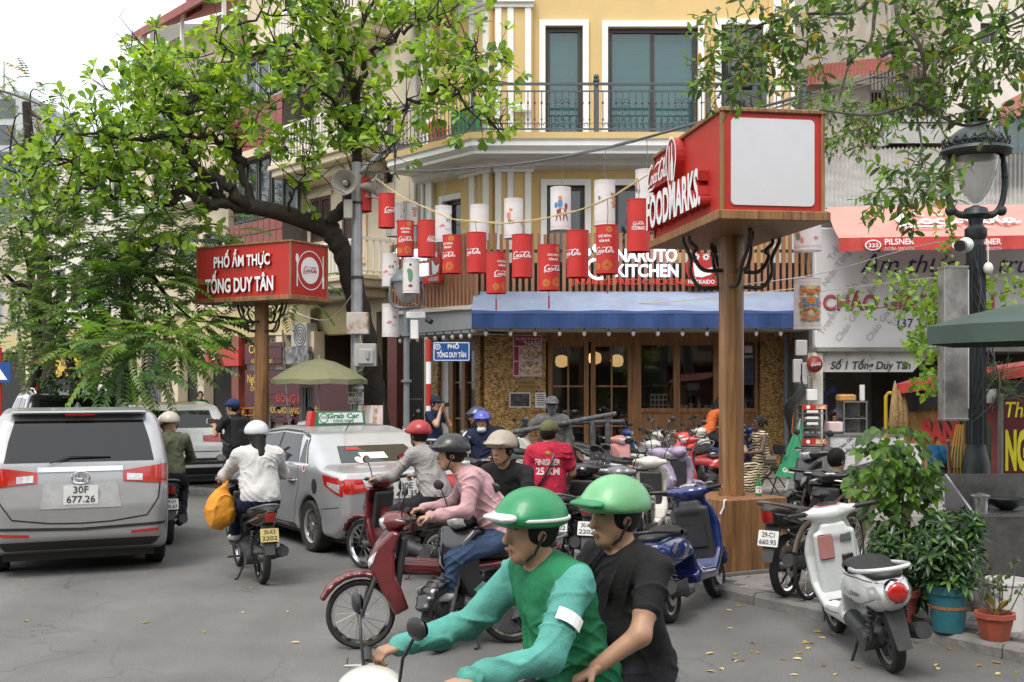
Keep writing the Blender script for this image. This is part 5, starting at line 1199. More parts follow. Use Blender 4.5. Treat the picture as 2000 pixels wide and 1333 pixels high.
def lantern(px,y0,y1,wpx,kind,phi,top=None,label='',tassel=False,group=None,Y=None):
 Y=Y or FPX*.3/wpx;p=P(px,y1,Y);h=P(px,y0,Y).z-p.z;r=wpx/FPX*Y/2
 red=kind in('script','newyear','food');t=thing('paper_lantern',label,'lantern',p,0,group);tilt=rnd.uniform(-.03,.03)
 b=MB();b.lathe([(r,0),(r,h)],p,24);b.lathe([(r-.004,h),(r-.004,0)],p,24);b.build('shade',REDC if red else CLW,t,60)
 b=MB()
 for z in(0,h):b.lathe([(r+.004,z-.006),(r+.004,z+.006),(r-.006,z+.006),(r-.006,z-.006)],p,24)
 b.build('hoop',REDC if red else CLW,t,40)
 b=MB();[b.tube([p+ZP*h+V((r*math.cos(a),r*math.sin(a),0)),p+ZP*(h+.02),p+ZP*h-V((r*math.cos(a),r*math.sin(a),0))],.003,4)for a in(0,1.57)];b.build('cross_wire',WIREG,t)
 if top is not None:
  b=MB();q=P(px+rnd.uniform(-3,3),top,Y);b.tube([p+ZP*(h+.02),(p+ZP*(h+.02)).lerp(q,.5)+V((rnd.uniform(-.02,.02),0,0)),q],.005,5);b.build('cord',WIREG,t)
 def fn0(dphi,zc,off=.004):
  return lambda x,y:p+V(((r+off)*math.sin(phi+dphi+x/r),-(r+off)*math.cos(phi+dphi+x/r),zc+y))
 def pr(m,zc,f,dphi=0.,nm='print',off=.004):
  b=MB();f(b,fn0(dphi,zc,off));b.build(nm,m,t)
 def burst(b,fn,s=1.):
  for a in range(12):
   c,sn=math.cos(a*math.pi/6),math.sin(a*math.pi/6);b.ribbon2([V((c*.015*s,sn*.015*s)),V((c*.055*s,sn*.055*s))],[.006,.011],fn)
 def blob(b,fn,cx,cy,rx,ry,n=10):b.add([fn(cx+rx*math.cos(2*math.pi*i/n),cy+ry*math.sin(2*math.pi*i/n))for i in range(n)],[tuple(range(n))])
 if kind=='script':pr(LETW,h*.5,lambda b,f:script_logo(b,f,r*2.1))
 elif kind=='food':
  pr(LETW,h*.52,lambda b,f:script_logo(b,f,r*1.0));pr(LETW,h*.4,lambda b,f:b.text('FOODMARKS',fn=f,h=.045,w=r*1.2,bold=.02),nm='lettering')
 elif kind=='newyear':
  pr(LETW,h*.74,lambda b,f:b.text('CHÚC MỪNG',fn=f,h=.032,w=r*1.25,bold=.02),nm='lettering');pr(LETW,h*.64,lambda b,f:b.text('NĂM MỚI',fn=f,h=.032,w=r*.95,bold=.02),nm='lettering')
  pr(LETW,h*.46,lambda b,f:script_logo(b,f,r*1.9))
  pr(GOLD,h*.16,lambda b,f:burst(b,f,1.3),.25,'firework_print');pr(GOLD,h*.9,lambda b,f:burst(b,f,.8),.45,'firework_print');pr(GOLD,h*.14,lambda b,f:burst(b,f,1.0),-.75,'firework_print')
 else:
  for z in(.03,h-.05):
   b=MB();n=18
   for i in range(n):f=fn0(-phi+(i-n/2)*.17,z);b.add([f(-.006,0),f(.006,0),f(.006,.018),f(-.006,.018)],[(0,1,2,3)])
   b.build('border_print',PINK,t)
  if kind=='cloud':
   pr(PKP,h*.42,lambda b,f:[blob(b,f,x,y,.03,.018)for x,y in((-.03,0),(.02,.01),(.0,.022))],-.55);pr(INK,h*.55,lambda b,f:b.text('H K',fn=f,h=.055,w=.09,bold=.02),.2,'lettering')
   pr(BRP,h*.33,lambda b,f:b.text('QUÁN HOA',fn=f,h=.022,w=.11),.1,'lettering');pr(ORP,h*.75,lambda b,f:blob(b,f,0,0,.03,.025),.7)
  elif kind=='rider':
   pr(BRP,h*.42,lambda b,f:(blob(b,f,.02,0,.075,.04),blob(b,f,.09,.07,.025,.05),[b.ribbon2([V((x,-.02)),V((x+dx,-.14))],[.03,.014],f)for x,dx in((-.03,-.03),(-.01,.02),(.06,-.01),(.08,.04))]),-.1)
   pr(BLP,h*.6,lambda b,f:(blob(b,f,.0,0,.035,.06),blob(b,f,-.06,-.02,.025,.04)),-.1,off=.007);pr(ORP,h*.73,lambda b,f:blob(b,f,0,0,.028,.03),-.1,off=.008)
  elif kind=='figure':
   pr(GRP,h*.5,lambda b,f:(blob(b,f,0,0,.045,.12),blob(b,f,-.03,.08,.03,.05)),0);pr(INK,h*.82,lambda b,f:blob(b,f,0,0,.022,.022),0);pr(BRP,h*.2,lambda b,f:blob(b,f,0,0,.04,.025),0)
  elif kind=='child':
   pr(PKP,h*.55,lambda b,f:(blob(b,f,-.02,0,.04,.06),blob(b,f,.05,-.1,.02,.03)),-.6);pr(GRP,h*.4,lambda b,f:blob(b,f,0,0,.035,.04),-.6);pr(ORP,h*.7,lambda b,f:blob(b,f,0,0,.03,.025),-.5);pr(PKP,h*.35,lambda b,f:blob(b,f,0,0,.03,.015),.8)
  elif kind=='feast':
   pr(ORP,h*.5,lambda b,f:[blob(b,f,.0+.02*math.sin(i*9),-.06+.03*i,.045,.014)for i in range(5)],.65);pr(BRP,h*.62,lambda b,f:[b.ribbon2([V((x,0)),V((x*1.5,.06))],[.008,.014],f)for x in(-.04,-.02,0,.02,.04)],.65);pr(BLP,h*.6,lambda b,f:blob(b,f,0,0,.02,.03),-.9)
  elif kind=='folk':
   b=MB();f=fn0(0,h*.5);hw,hh=r*.85,h*.36
   for i in range(8):
    x0,x1=-hw+2*hw*i/8,-hw+2*hw*(i+1)/8;b.add([f(x0,-hh),f(x1,-hh),f(x1,hh),f(x0,hh)],[(0,1,2,3)])
   b.build('picture_ground',mat('folk_paper',(.55,.43,.3),.7,var=.3,scale=30),t)
   R2=random.Random(3)
   for m_,n_ in((ORP,16),(BLP,13),(PKP,9),(GRP,7),(GOLD,9),(PLWHITE,5)):
    b=MB();f=fn0(0,h*.5,.007+.0006*n_)
    for i in range(n_):
     x,y,a=R2.uniform(0,hw*.85),R2.uniform(-hh*.92,hh*.92),R2.uniform(.012,.03)
     for sg in(-1,1):blob(b,f,sg*x,y,a,a*R2.uniform(.4,.9),8)
    b.build('picture_print',m_,t)
 if tassel:
  b=MB();b.cyl(p,p-ZP*.1,.004,n=4);b.ball(p-ZP*.1,.014,6,4);b.cyl(p-ZP*.11,p-ZP*.26,.01,.016,n=6);b.build('tassel',TASS,t)
 return t
gy=lambda px:np.interp(px,[700,800,860,1005,1095,1180,1270,1420,1600],[338,335,333,322,308,292,266,225,180])
yy=lambda px:np.interp(px,[735,790,880,980,1060,1130,1200,1265,1420],[350,388,428,438,428,412,383,342,262])
RG,WG='red lanterns on the yellow cable','white picture lanterns on the grey cable'
reds=[(711,350,413,30,'food',.9,345,'small plain red lantern hanging right beside the utility pole'),(755,380,445,32,'script',.9,365,'second red lantern from the utility pole, script turned to its right edge'),(792,433,501,33,'newyear',.1,392,'red lantern with new year words hung left of the restaurant corner'),(833,432,502,34,'food',.75,408,'plain red lantern with small white words, fourth from the utility pole'),(883,461,534,37,'newyear',-.5,430,'red firework lantern in front of the slat screen corner'),(931,456,533,38,'script',-.55,434,'red lantern with script at its left edge, sixth from the utility pole'),(969,494,573,39,'newyear',.75,437,'red new year lantern hanging lowest of all with a tassel'),(1020,460,542,40,'script',.0,435,'red lantern showing the whole white script, above the awning'),(1072,480,567,42,'newyear',.45,427,'red new year lantern with tassel left of the restaurant name'),(1128,452,542,43,'script',-.75,412,'red lantern with half the script beside the restaurant emblem'),(1186,442,535,44,'newyear',-.35,388,'red firework lantern hanging before the restaurant lettering'),(1247,392,492,45,'food',-.1,352,'large red lantern close to the long face of the near box sign')]
for i,(px,a,c,w_,k,ph_,tp,lb)in enumerate(reds):lantern(px,a,c,w_,k,ph_,tp,lb,k=='newyear',RG)
whites=[(770,398,462,30,'cloud',1.2,337,'white lantern half hidden behind the second red lantern'),(801,396,440,29,'feast',.1,335,'white lantern behind the first new year lantern'),(866,404,474,33,'cloud',.5,333,'white lantern with pink cloud above the slat screen corner'),(936,402,470,36,'plain',0,328,'white lantern above the sixth red lantern'),(1003,390,466,37,'child',.2,322,'white lantern with child picture by the yellow pilaster'),(1095,368,450,40,'rider',.0,308,'white lantern with a rider on a brown horse'),(1181,355,441,41,'feast',.3,292,'white lantern with orange drawing right of the horse lantern'),(1262,334,398,42,'child',-.6,268,'white lantern half behind the near box sign'),(762,497,560,32,'cloud',.1,440,'upper white lantern beside the grey lamp post'),(803,507,573,33,'figure',.0,470,'white lantern with green robed figure before the lamp glass'),(762,595,658,32,'cloud',.6,562,'lowest white lantern left of the grey lamp post'),(1577,425,490,52,'child',-.4,330,'white lantern partly under the near box sign'),(1577,545,643,52,'folk',.0,492,'white lantern with a colourful folk picture below the near box sign')]
for px,a,c,w_,k,ph_,tp,lb in whites:lantern(px,a,c,w_,k,ph_,tp,lb,False,WG)
def yof(px):return float(np.interp(px,[690,760,1020,1250,1600],[21.4,20,16.3,14.6,12.5]))
b=MB();b.tube([P(px,gy(px),yof(px)+.3)for px in range(700,1601,20)],.012,5)
for k in range(3):b.tube([P(px,gy(px)+3*math.sin(px*.03+k),yof(px)+.3)for px in range(700,1601,20)],.006,4)
b.build('lantern_cable',WIREG,label='grey cable carrying the white lanterns across the street',cat='cable')
b=MB();b.tube([P(px,yy(px),yof(px))for px in range(735,1421,15)],.01,5);b.tube([P(px,yy(px)+3*math.sin(px*.05),yof(px))for px in range(735,1421,12)],.005,4)
b.build('lantern_cable',WIREY,label='yellow cable carrying the red lanterns across the street',cat='cable')
def cable(pts,r,label,m=WIREG):
 b=MB();b.tube(catmull([P(*p)for p in pts],5),r,5);b.build('overhead_cable',m,label=label,cat='cable')
cable([(1500,215,22.9),(1700,165,18),(1850,100,14),(2030,-10,11)],.012,'thin cable rising from the yellow balcony to the upper right')
cable([(1510,212,22.9),(1720,145,17),(1900,75,13),(2040,10,11)],.016,'thicker cable below the upper right branches')
cable([(700,560,21.5),(640,625,23),(560,605,27)],.012,'pale cable from the rusty box to the cream house',PLWHITE)
cable([(706,500,21.4),(800,590,20.5),(930,605,22.5),(1300,590,22),(1590,560,21)],.009,'sagging cable along the slat screen to the porridge signboard',WIREY)
cable([(1425,560,12.1),(1600,535,14),(1800,480,12),(1905,470,10.3)],.006,'fine wire from the near pillar to the lamp post',PLGREY)
cable([(1600,570,20),(1800,545,15),(1905,540,10.3)],.006,'fine wire in front of the porridge signboard',PLGREY)
cable([(-60,300,20),(60,350,22),(110,372,25)],.03,'green pipe-like cable at the left edge',mat('green_pipe',(.02,.16,.12),.5))
cable([(-60,160,20),(40,190,24),(100,215,28)],.025,'dark thick cable at the left edge below the distant tower')
cable([(700,340,21.5),(600,410,26),(560,600,30)],.008,'slack cable from the utility pole down the cream house')
YPO=21.5;xp=PX(697,YPO)
up=thing('utility_pole','grey round utility pole with a bent lamp arm at the corner','pole',(xp,YPO,KH))
b=MB();b.lathe([(.13,KH),(.1,PZ(318,YPO))],(xp,YPO,0),16,capb=True);b.build('shaft',GALV,up,40)
b=MB();b.tube([(xp,YPO,PZ(345,YPO)),P(720,322,YPO),P(770,279,YPO)],.06,10);b.build('lamp_arm',GALV,up,50)
b=MB();q=P(771,278,YPO);b.cyl(q-XP*.05,q+XP*.06,.075,n=12);b.cyl(q+V((.01,0,-.05)),q+V((.01,0,-.3)),.035,n=8);b.build('lamp_end',GALV,up,50)
for py in(400,545,620,760):b=MB();b.lathe([(.135,PZ(py,YPO)),(.135,PZ(py,YPO)+.05)],(xp,YPO,0),16);b.build('band',BRONZE if py!=760 else PLWHITE,up)
def horn(px,py,ang,label):
 p=P(px,py,YPO-.45 if ang<.5 else YPO-.1);t=thing('loudspeaker_horn',label,'loudspeaker',p);M=Matrix.Rotation(ang,3,'Z')@Matrix.Rotation(R(90),3,'X')
 HG=mat('horn_grey',(.42,.39,.35),.5,var=.08);b=MB();b.lathe([(.05,-.42),(.07,-.3),(.11,-.18),(.19,-.06),(.245,0),(.25,.01),(.24,.012),(.19,-.05),(.12,-.16),(.07,-.2)],p,28,M=M);b.build('horn',HG,t,60)
 b=MB();b.lathe([(.002,-.02),(.035,-.03),(.05,-.06),(.05,-.2)],p,16,M=M);b.build('centre_plug',HG,t,50);b=MB();b.lathe([(.002,-.58),(.07,-.57),(.08,-.42),(.05,-.41)],p,16,M=M);b.build('driver',HG,t,50)
 b=MB();b.cyl(p+M@V((0,0,-.45)),V((xp,YPO-.1,p.z-.12)),.02,n=6);b.build('bracket',GALV,t)
horn(672,356,-.12,'round loudspeaker horn facing the street on the utility pole');horn(741,364,R(78),'second loudspeaker horn turned sideways, right of the pole')
def pole_box(px,py,w,h,d,m,name,label,cat,o=.22):
 p=P(px,py,YPO-o);t=thing(name,label,cat,(p.x,p.y,p.z-h/2));b=MB();b.bev(p,(w,d,h),.012);b.build('casing',m,t);return t,p
RUST=mat('rusty_white_box',(.56,.53,.47),.6,var=.1,scale=2,dirt=.1)
nt=RUST.node_tree;_b=nt.nodes['Principled BSDF'];_s=_b.inputs['Base Color'].links[0].from_socket
_n=nt.nodes.new('ShaderNodeTexNoise');_n.inputs['Scale'].default_value=3.5;_n.inputs['Detail'].default_value=8;_t=nt.nodes.new('ShaderNodeTexCoord');nt.links.new(_t.outputs['Object'],_n.inputs[0])
_r=nt.nodes.new('ShaderNodeMapRange');_r.inputs[1].default_value=.5;_r.inputs[2].default_value=.66;nt.links.new(_n.outputs[0],_r.inputs[0])
_m=nt.nodes.new('ShaderNodeMix');_m.data_type='RGBA';_m.inputs[7].default_value=(.3,.13,.045,1);nt.links.new(_r.outputs[0],_m.inputs[0]);nt.links.new(_s,_m.inputs[6]);nt.links.new(_m.outputs[2],_b.inputs['Base Color'])
t,p=pole_box(699,632,.42,.42,.2,RUST,'rusty_box','rust-stained white metal box strapped to the utility pole','box')
t,p=pole_box(714,694,.42,.44,.22,PLGREY,'breaker_box','grey breaker box on the utility pole under the rusty box','box');b=MB();b.bev(p+V((.02,-.13,-.03)),(.3,.06,.3),.02);b.build('cover',PLGREY,t);b=MB();b.bev(p+V((.06,-.18,0)),(.06,.05,.16),.01);b.build('switch',MATS['galvanised_pole'],t)
t,p=pole_box(680,409,.16,.36,.12,mat('beige_box',(.5,.48,.42),.6),'slim_box','slim beige box under the loudspeaker horn','box')
t,p=pole_box(695,778,.3,.24,.02,PLWHITE,'car_notice','small white notice about buying cars on the utility pole','notice',.15)
for tx,dz,hh,ww in(('MUA ÔTÔ',.03,.075,.26),('GIÁ CAO',-.03,.028,.12),('081 555 1317',-.09,.045,.26)):b=MB();b.text(tx,o=p+V((0,-.014,dz)),ax=XP,ay=ZP,h=hh,w=ww,bold=.02);b.build('lettering',INK,t)
for k in range(3):b=MB();b.tube(catmull([P(704,655,YPO-.3),P(712+4*k,712+6*k,YPO-.3),P(690-4*k,740,YPO-.15),P(690,800,YPO-.15)],5),.012,5);b.build('cable',BLACK if k else WIREY,up)
YL=20.;xl=PX(794,YL);lp=thing('bell_lamp_post','slim grey lamp post with an upturned glass bell behind the white lanterns','street lamp',(xl,YL,KH));PG=mat('lamp_post_paint',(.16,.18,.19),.5,metal=.2,var=.1)
b=MB();b.lathe([(.2,KH),(.2,KH+.06),(.13,KH+.1),(.12,KH+.22),(.17,KH+.33),(.12,KH+.46),(.08,KH+.52),(.06,KH+.6),(.055,PZ(607,YL))],(xl,YL,0),14,capb=True);b.build('shaft',PG,lp,50)
for py in(655,745):b=MB();b.lathe([(.06,-.03),(.1,-.02),(.1,.02),(.06,.03)],(xl,YL,PZ(py,YL)),12);b.build('ring',PG,lp,50)
for sg in(-1,1):
 b=MB();q=V((xl,YL,PZ(602,YL)));b.tube(catmull([q,q+V((sg*.22,0,.03)),q+V((sg*.3,0,.2)),q+V((sg*.27,0,.45))],5),.03,6);b.build('arm',PG,lp,50)
b=MB();b.lathe([(.02,0),(.12,.06),(.2,.18),(.25,.4)],(xl,YL,PZ(595,YL)),18);b.build('bell_glass',glass('frosted_lamp_glass',(.4,.4,.38),.3,.2),lp,60);b=MB();b.lathe([(.3,0),(.3,.05),(.14,.22),(.03,.3)],(xl,YL,PZ(595,YL)+.4),18);b.build('crown',PG,lp,50)
cc=thing('security_camera','white box security camera bracketed to the grey lamp post','camera',P(812,622,YL-.2));p=P(812,616,YL-.15)
b=MB();b.bev(p,(.34,.1,.12),.015);b.bev(p+V((-.02,0,-.26)),(.14,.12,.34),.01);b.build('housing',PLWHITE,cc);b=MB();q=p+V((.2,-.06,-.08));b.cyl(q,q+V((.09,-.06,-.05)),.05,n=12);b.build('lens',BLACK,cc,40)
YN2=19.;xn=PX(837,YN2);sp=thing('street_name_post','blue street name plate on a red and white banded post','street sign',(xn,YN2,KH));zt=PZ(664,YN2);n=7
for i in range(n):b=MB();b.cyl((xn,YN2,KH+(zt-KH)*i/n),(xn,YN2,KH+(zt-KH)*(i+1)/n),.045,n=12);b.build('post_band',RED if i%2==0 else WHITEP,sp,40)
c=P(882,687,YN2-.03);BLS=mat('blue_enamel',(.018,.075,.26),.35,var=.04)
b=MB();b.prism(rrect(.64,.34,.02),c,XP,ZP,(0,-.02,0));pl_=b.build('plate',BLS,sp);b=MB();fr=[V(p_)for p_ in rrect(.6,.3,.02)];fr.append(fr[0]);b.ribbon2(fr,[.012]*len(fr),plane_fn(c-YP*.024,XP,ZP));b.build('plate_border',LETW,pl_)
b=MB();b.text('PHỐ',o=c+V((.03,-.025,.05)),ax=XP,ay=ZP,h=.07,w=.19,bold=.02);b.build('lettering',LETW,pl_);b=MB();b.text('TỐNG DUY TÂN',o=c+V((.0,-.025,-.1)),ax=XP,ay=ZP,h=.085,w=.5,bold=.02);b.build('lettering',LETW,pl_)
b=MB();rg=[V(p_)for p_ in circ(.045,18,-.24,.08)];rg.append(rg[0]);b.ribbon2(rg,[.012]*19,plane_fn(c-YP*.025,XP,ZP));b.text('Ж',o=c+V((-.24,-.026,.055)),ax=XP,ay=ZP,h=.05,w=.05);b.build('plate_crest',LETW,pl_)
ps_=thing('pedestrian_sign','blue pedestrian crossing sign cut by the left edge','street sign',(PX(-2,18),18,0));c=P(-8,728,18)
b=MB();b.cyl((PX(-4,18),18.06,0),(PX(-4,18),18.06,2.6),.035,n=10);b.build('post',RED,ps_,40);b=MB();b.prism(rrect(.5,.34,.02),c,XP,ZP,(0,-.02,0));b.build('plate',BLS,ps_)
b=MB();b.add([c+V((-.2,-.024,-.12)),c+V((.2,-.024,-.12)),c+V((.03,-.024,.13)),c+V((-.03,-.024,.13))],[(0,1,2,3)]);b.build('triangle',LETW,ps_);b=MB();fn=plane_fn(c-YP*.027,XP,ZP);[b.ribbon2([V(a_),V(b_)],[.03,.025],fn)for a_,b_ in(((.0,.03),(.01,-.04)),((.01,-.04),(.05,-.1)),((.01,-.04),(-.04,-.1)),((0,.02),(.05,-.02)))];b.build('walker_print',INK,ps_)
bp=thing('barrier_post','red and white barrier post among the left trees','post',(PX(73,24),24,0))
for i in range(6):b=MB();b.cyl((PX(73,24),24,i*.37),(PX(73,24),24,i*.37+.37),.06,n=10);b.build('post_band',RED if i%2 else WHITEP,bp,40)
b=MB();b.bev(P(76,710,24),(.5,.3,.06),.02);b.build('top',RED,bp)
YR=10.3;xr=PX(1906,YR);LI=mat('lantern_iron',(.038,.045,.047),.45,metal=.4,var=.2,scale=10,bump=.15)
st=thing('street_lantern','dark iron street lantern with glass urn and crown on a fluted post','street lamp',(xr,YR,KH));zr=lambda py:PZ(py,YR)
b=MB();b.lathe([(.19,KH),(.19,KH+.15),(.15,KH+.2),(.13,zr(960)),(.125,zr(905)),(.105,zr(890)),(.085,zr(870)),(.075,zr(470))],(xr,YR,0),24);b.build('post',LI,st,35)
fl=MB()
for k in range(14):a=k*2*math.pi/14;fl.cyl((xr+.083*math.cos(a),YR+.083*math.sin(a),zr(868)),(xr+.075*math.cos(a),YR+.075*math.sin(a),zr(480)),.012,n=5)
fl.build('fluting',LI,st,50)
b=MB();b.lathe([(.075,zr(470)),(.1,zr(462)),(.1,zr(448)),(.06,zr(440)),(.07,zr(428)),(.12,zr(420)),(.1,zr(408)),(.03,zr(402))],(xr,YR,0),20);b.build('neck',LI,st,40)
for sx_ in(-1,1):
 for sy_ in(0,):
  q=lambda dx,py,dy=0:V((xr+sx_*dx,YR+dy,zr(py)))
  b=MB();b.tube(catmull([q(.05,422),q(.17,418),q(.24,398),q(.27,360),q(.26,320),q(.25,305)],5),[.035]*5+[.03]*16+[.025]*5,8);b.ball(q(.24,412),.05,8,6);b.ball(q(.27,345),(.035,.035,.05),8,6);b.build('arm',LI,st,50)
b=MB();b.tube(catmull([V((xr,YR-.05,zr(420))),V((xr,YR-.24,zr(400))),V((xr,YR-.27,zr(350))),V((xr,YR-.26,zr(306)))],5),.012,6);
b=MB();b.lathe([(.01,zr(398)),(.05,zr(394)),(.12,zr(375)),(.175,zr(345)),(.2,zr(315)),(.205,zr(308))],(xr,YR,0),24);b.build('glass_urn',glass('lamp_urn_glass',(.5,.5,.47),.55,.06),st,60)
b=MB();b.lathe([(.24,zr(308)),(.31,zr(304)),(.325,zr(298)),(.31,zr(292)),(.26,zr(288)),(.27,zr(280)),(.24,zr(268)),(.16,zr(254)),(.1,zr(248)),(.085,zr(240)),(.11,zr(236)),(.085,zr(232)),(.11,zr(226)),(.12,zr(222)),(.09,zr(216)),(.02,zr(214))],(xr,YR,0),28);b.build('hood',LI,st,35)
cro=MB()
for k in range(22):
 a=k*2*math.pi/22;c=V((xr+.29*math.cos(a),YR+.29*math.sin(a),zr(283)));tx_=V((-math.sin(a),math.cos(a),0));cro.tube([c+tx_*(.033*math.cos(i*.9))+ZP*(.033*math.sin(i*.9))for i in range(7)],.008,5,closed=True);cro.ball(c+ZP*.045,.014,6,4)
cro.build('crown',LI,st,60)
lbx=thing('sheet_metal_lightbox','tall narrow galvanised lightbox wired to the iron lamp post','lightbox',P(1868,820,9.95));za,zb2=PZ(820,9.95),PZ(522,9.95)
MT=mat('marbled_zinc',(.3,.29,.28),.45,metal=.4,var=.45,scale=5,dirt=.3);b=MB();b.bev((PX(1867,9.95),10.02,(za+zb2)/2),(.215,.16,zb2-za),.006);b.build('casing',MT,lbx)
b=MB();b.bbox((PX(1892,9.95),9.97,za+.1),(PX(1892,9.95)+.012,10.09,zb2-.02));b.build('side_panel',PLWHITE,lbx)
for z in(za,zb2):b=MB();b.bev((PX(1867,9.95),10.02,z),(.225,.17,.02),.003);b.build('cap',STEEL,lbx)
sc=thing('dome_camera','black and white security camera on the iron lamp post','camera',P(1885,478,10.1));b=MB();b.ball(P(1886,479,10.12),.07,12,8);b.build('housing',PLWHITE,sc,50);b=MB();b.cyl(P(1878,480,10.08),P(1874,481,9.98),.05,n=14);b.build('lens',BLACK,sc,50)
b=MB();q=P(1930,525,10.2);b.cyl(q+ZP*.25,q+ZP*.03,.006,n=4);b.ball(q,(.045,.045,.06),10,8);b.build('hanging_bulb',BULB,label='white bulb hanging on a wire right of the iron lamp post',cat='bulb',smooth=50)
b=MB()
for k in range(5):b.tube(catmull([P(1900,490+30*k,10.2),P(1915+8*k,560+40*k,10.15),P(1905+10*k,660+30*k,10.1),P(1895,790+10*k,10.15)],5),.008,4)
b.build('wire_tangle',BLACK,label='black wires tied along the iron lamp post',cat='wires',kind='stuff')
NR=np.random.default_rng(12)
LEAF_SHAPES={'obovate':[(0,0),(.3,.14),(.62,.42),(.86,.4),(1,.0)],'oblong':[(0,0),(.25,.36),(.6,.42),(.88,.24),(1,0)],'lance':[(0,0),(.3,.4),(.6,.42),(1,0)],'heart':[(0,0),(.08,.38),(.35,.5),(.7,.28),(1,0)],'leaflet':[(0,0),(.35,.5),(1,0)]}
class Leaves:
 def __init__(s,shape):s.sh=shape;s.p=[];s.d=[];s.n=[];s.l=[];s.w=[];s.m=[]
 def add(s,p,d,n,l,w,m):s.p.append(tuple(p));s.d.append(tuple(d));s.n.append(tuple(n));s.l.append(l);s.w.append(w);s.m.append(m)
 def geo(s,sel):
  h=LEAF_SHAPES[s.sh];k=len(h)
  P_=np.array(s.p)[sel];D=np.array(s.d)[sel];N_=np.array(s.n)[sel];L=np.array(s.l)[sel][:,None];W=np.array(s.w)[sel][:,None]
  D/=np.linalg.norm(D,axis=1)[:,None]+1e-9;S=np.cross(D,N_);S/=np.linalg.norm(S,axis=1)[:,None]+1e-9;N_=np.cross(S,D)
  pts=[]
  for t,w in h:pts.append(P_+D*L*t-N_*L*(.16*t*t))
  for sg in(1,-1):
   for t,w in h[1:-1]:pts.append(P_+D*L*t+S*(W*w*sg)+N_*(W*w*.35)-N_*L*(.16*t*t))
  n=len(P_);V_=np.stack(pts,1).reshape(-1,3);per=len(pts);F=[]
  for i in range(k-1):
   for sg in(0,1):
    o=k+sg*(k-2);a,b=i,i+1;A=None if i==0 else o+i-1;B=None if i+1==k-1 else o+i
    q=[a]+([A]if A is not None else[])+([B]if B is not None else[])+[b]
    F.append(q[::-1]if sg==0 else q)
  return V_,F,per,n
 def build(s,name,mats,parent,sel=None,**kw):
  sel=np.arange(len(s.p))if sel is None else np.array(sel)
  v,F,per,n=s.geo(sel);me=bpy.data.meshes.new(name);lens=[len(f)for f in F];tot=sum(lens)
  base=np.concatenate([np.array(f)for f in F]);idx=(base[None,:]+(np.arange(n)*per)[:,None]).ravel()
  me.vertices.add(len(v));me.vertices.foreach_set('co',v.astype(np.float32).ravel());me.loops.add(len(idx));me.loops.foreach_set('vertex_index',idx.astype(np.int32))
  st_=np.concatenate([[0],np.cumsum(lens)[:-1]]);starts=(st_[None,:]+(np.arange(n)*tot)[:,None]).ravel();me.polygons.add(len(starts));me.polygons.foreach_set('loop_start',starts.astype(np.int32))
  for m in mats:me.materials.append(m)
  me.polygons.foreach_set('material_index',np.repeat(np.array(s.m)[sel],len(F)).astype(np.int32));me.polygons.foreach_set('use_smooth',np.ones(len(starts),bool));me.update(calc_edges=True);me.validate()
  o=bpy.data.objects.new(name,me);link(o,parent,True);return tag(o,**kw)
 def singles(s,name,mats,parent,sel):
  "the largest leaves as objects of their own"
  for i in sel:
   v,F,per,n=s.geo(np.array([i]));me=bpy.data.meshes.new(name);me.from_pydata([tuple(a)for a in v],[],F);me.materials.append(mats[s.m[i]]);o=bpy.data.objects.new(name,me);link(o,parent,True)
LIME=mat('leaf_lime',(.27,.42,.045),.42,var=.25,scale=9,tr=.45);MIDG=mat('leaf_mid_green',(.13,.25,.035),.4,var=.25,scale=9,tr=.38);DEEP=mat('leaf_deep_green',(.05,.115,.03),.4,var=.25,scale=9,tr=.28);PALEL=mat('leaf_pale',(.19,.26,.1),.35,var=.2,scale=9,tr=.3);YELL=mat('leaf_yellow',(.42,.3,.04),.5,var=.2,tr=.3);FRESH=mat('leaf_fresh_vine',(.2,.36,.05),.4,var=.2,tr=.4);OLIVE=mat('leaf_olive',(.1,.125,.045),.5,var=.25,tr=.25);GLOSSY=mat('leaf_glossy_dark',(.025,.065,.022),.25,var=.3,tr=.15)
BARK=mat('wet_dark_bark',(.032,.024,.018),.85,var=.4,scale=9,bump=1.0,bscale=26);BARK2=mat('grey_bark',(.11,.1,.085),.9,var=.35,scale=6,bump=.8,bscale=20)
def rv(a=1.):return V((NR.normal(),NR.normal(),NR.normal()))*a
YT=22.3;tr=thing('almond_tree','spreading broad-leaved street tree leaning over the red box sign','tree',(PX(736,YT),YT,KH))
def pl(pts):return[P(*p)for p in pts]
trunk=pl([(742,935,22.3),(738,860,22.3),(728,760,22.3),(716,680,22.25),(697,590,22.2),(675,505,22.1),(655,468,22.0),(640,446,22.0)])
b=MB();tp=catmull(trunk,6);b.tube(tp,[.27-.08*i/len(tp)+.02*math.sin(i*1.7)for i in range(len(tp))],12);b.build('trunk',BARK,tr,60)
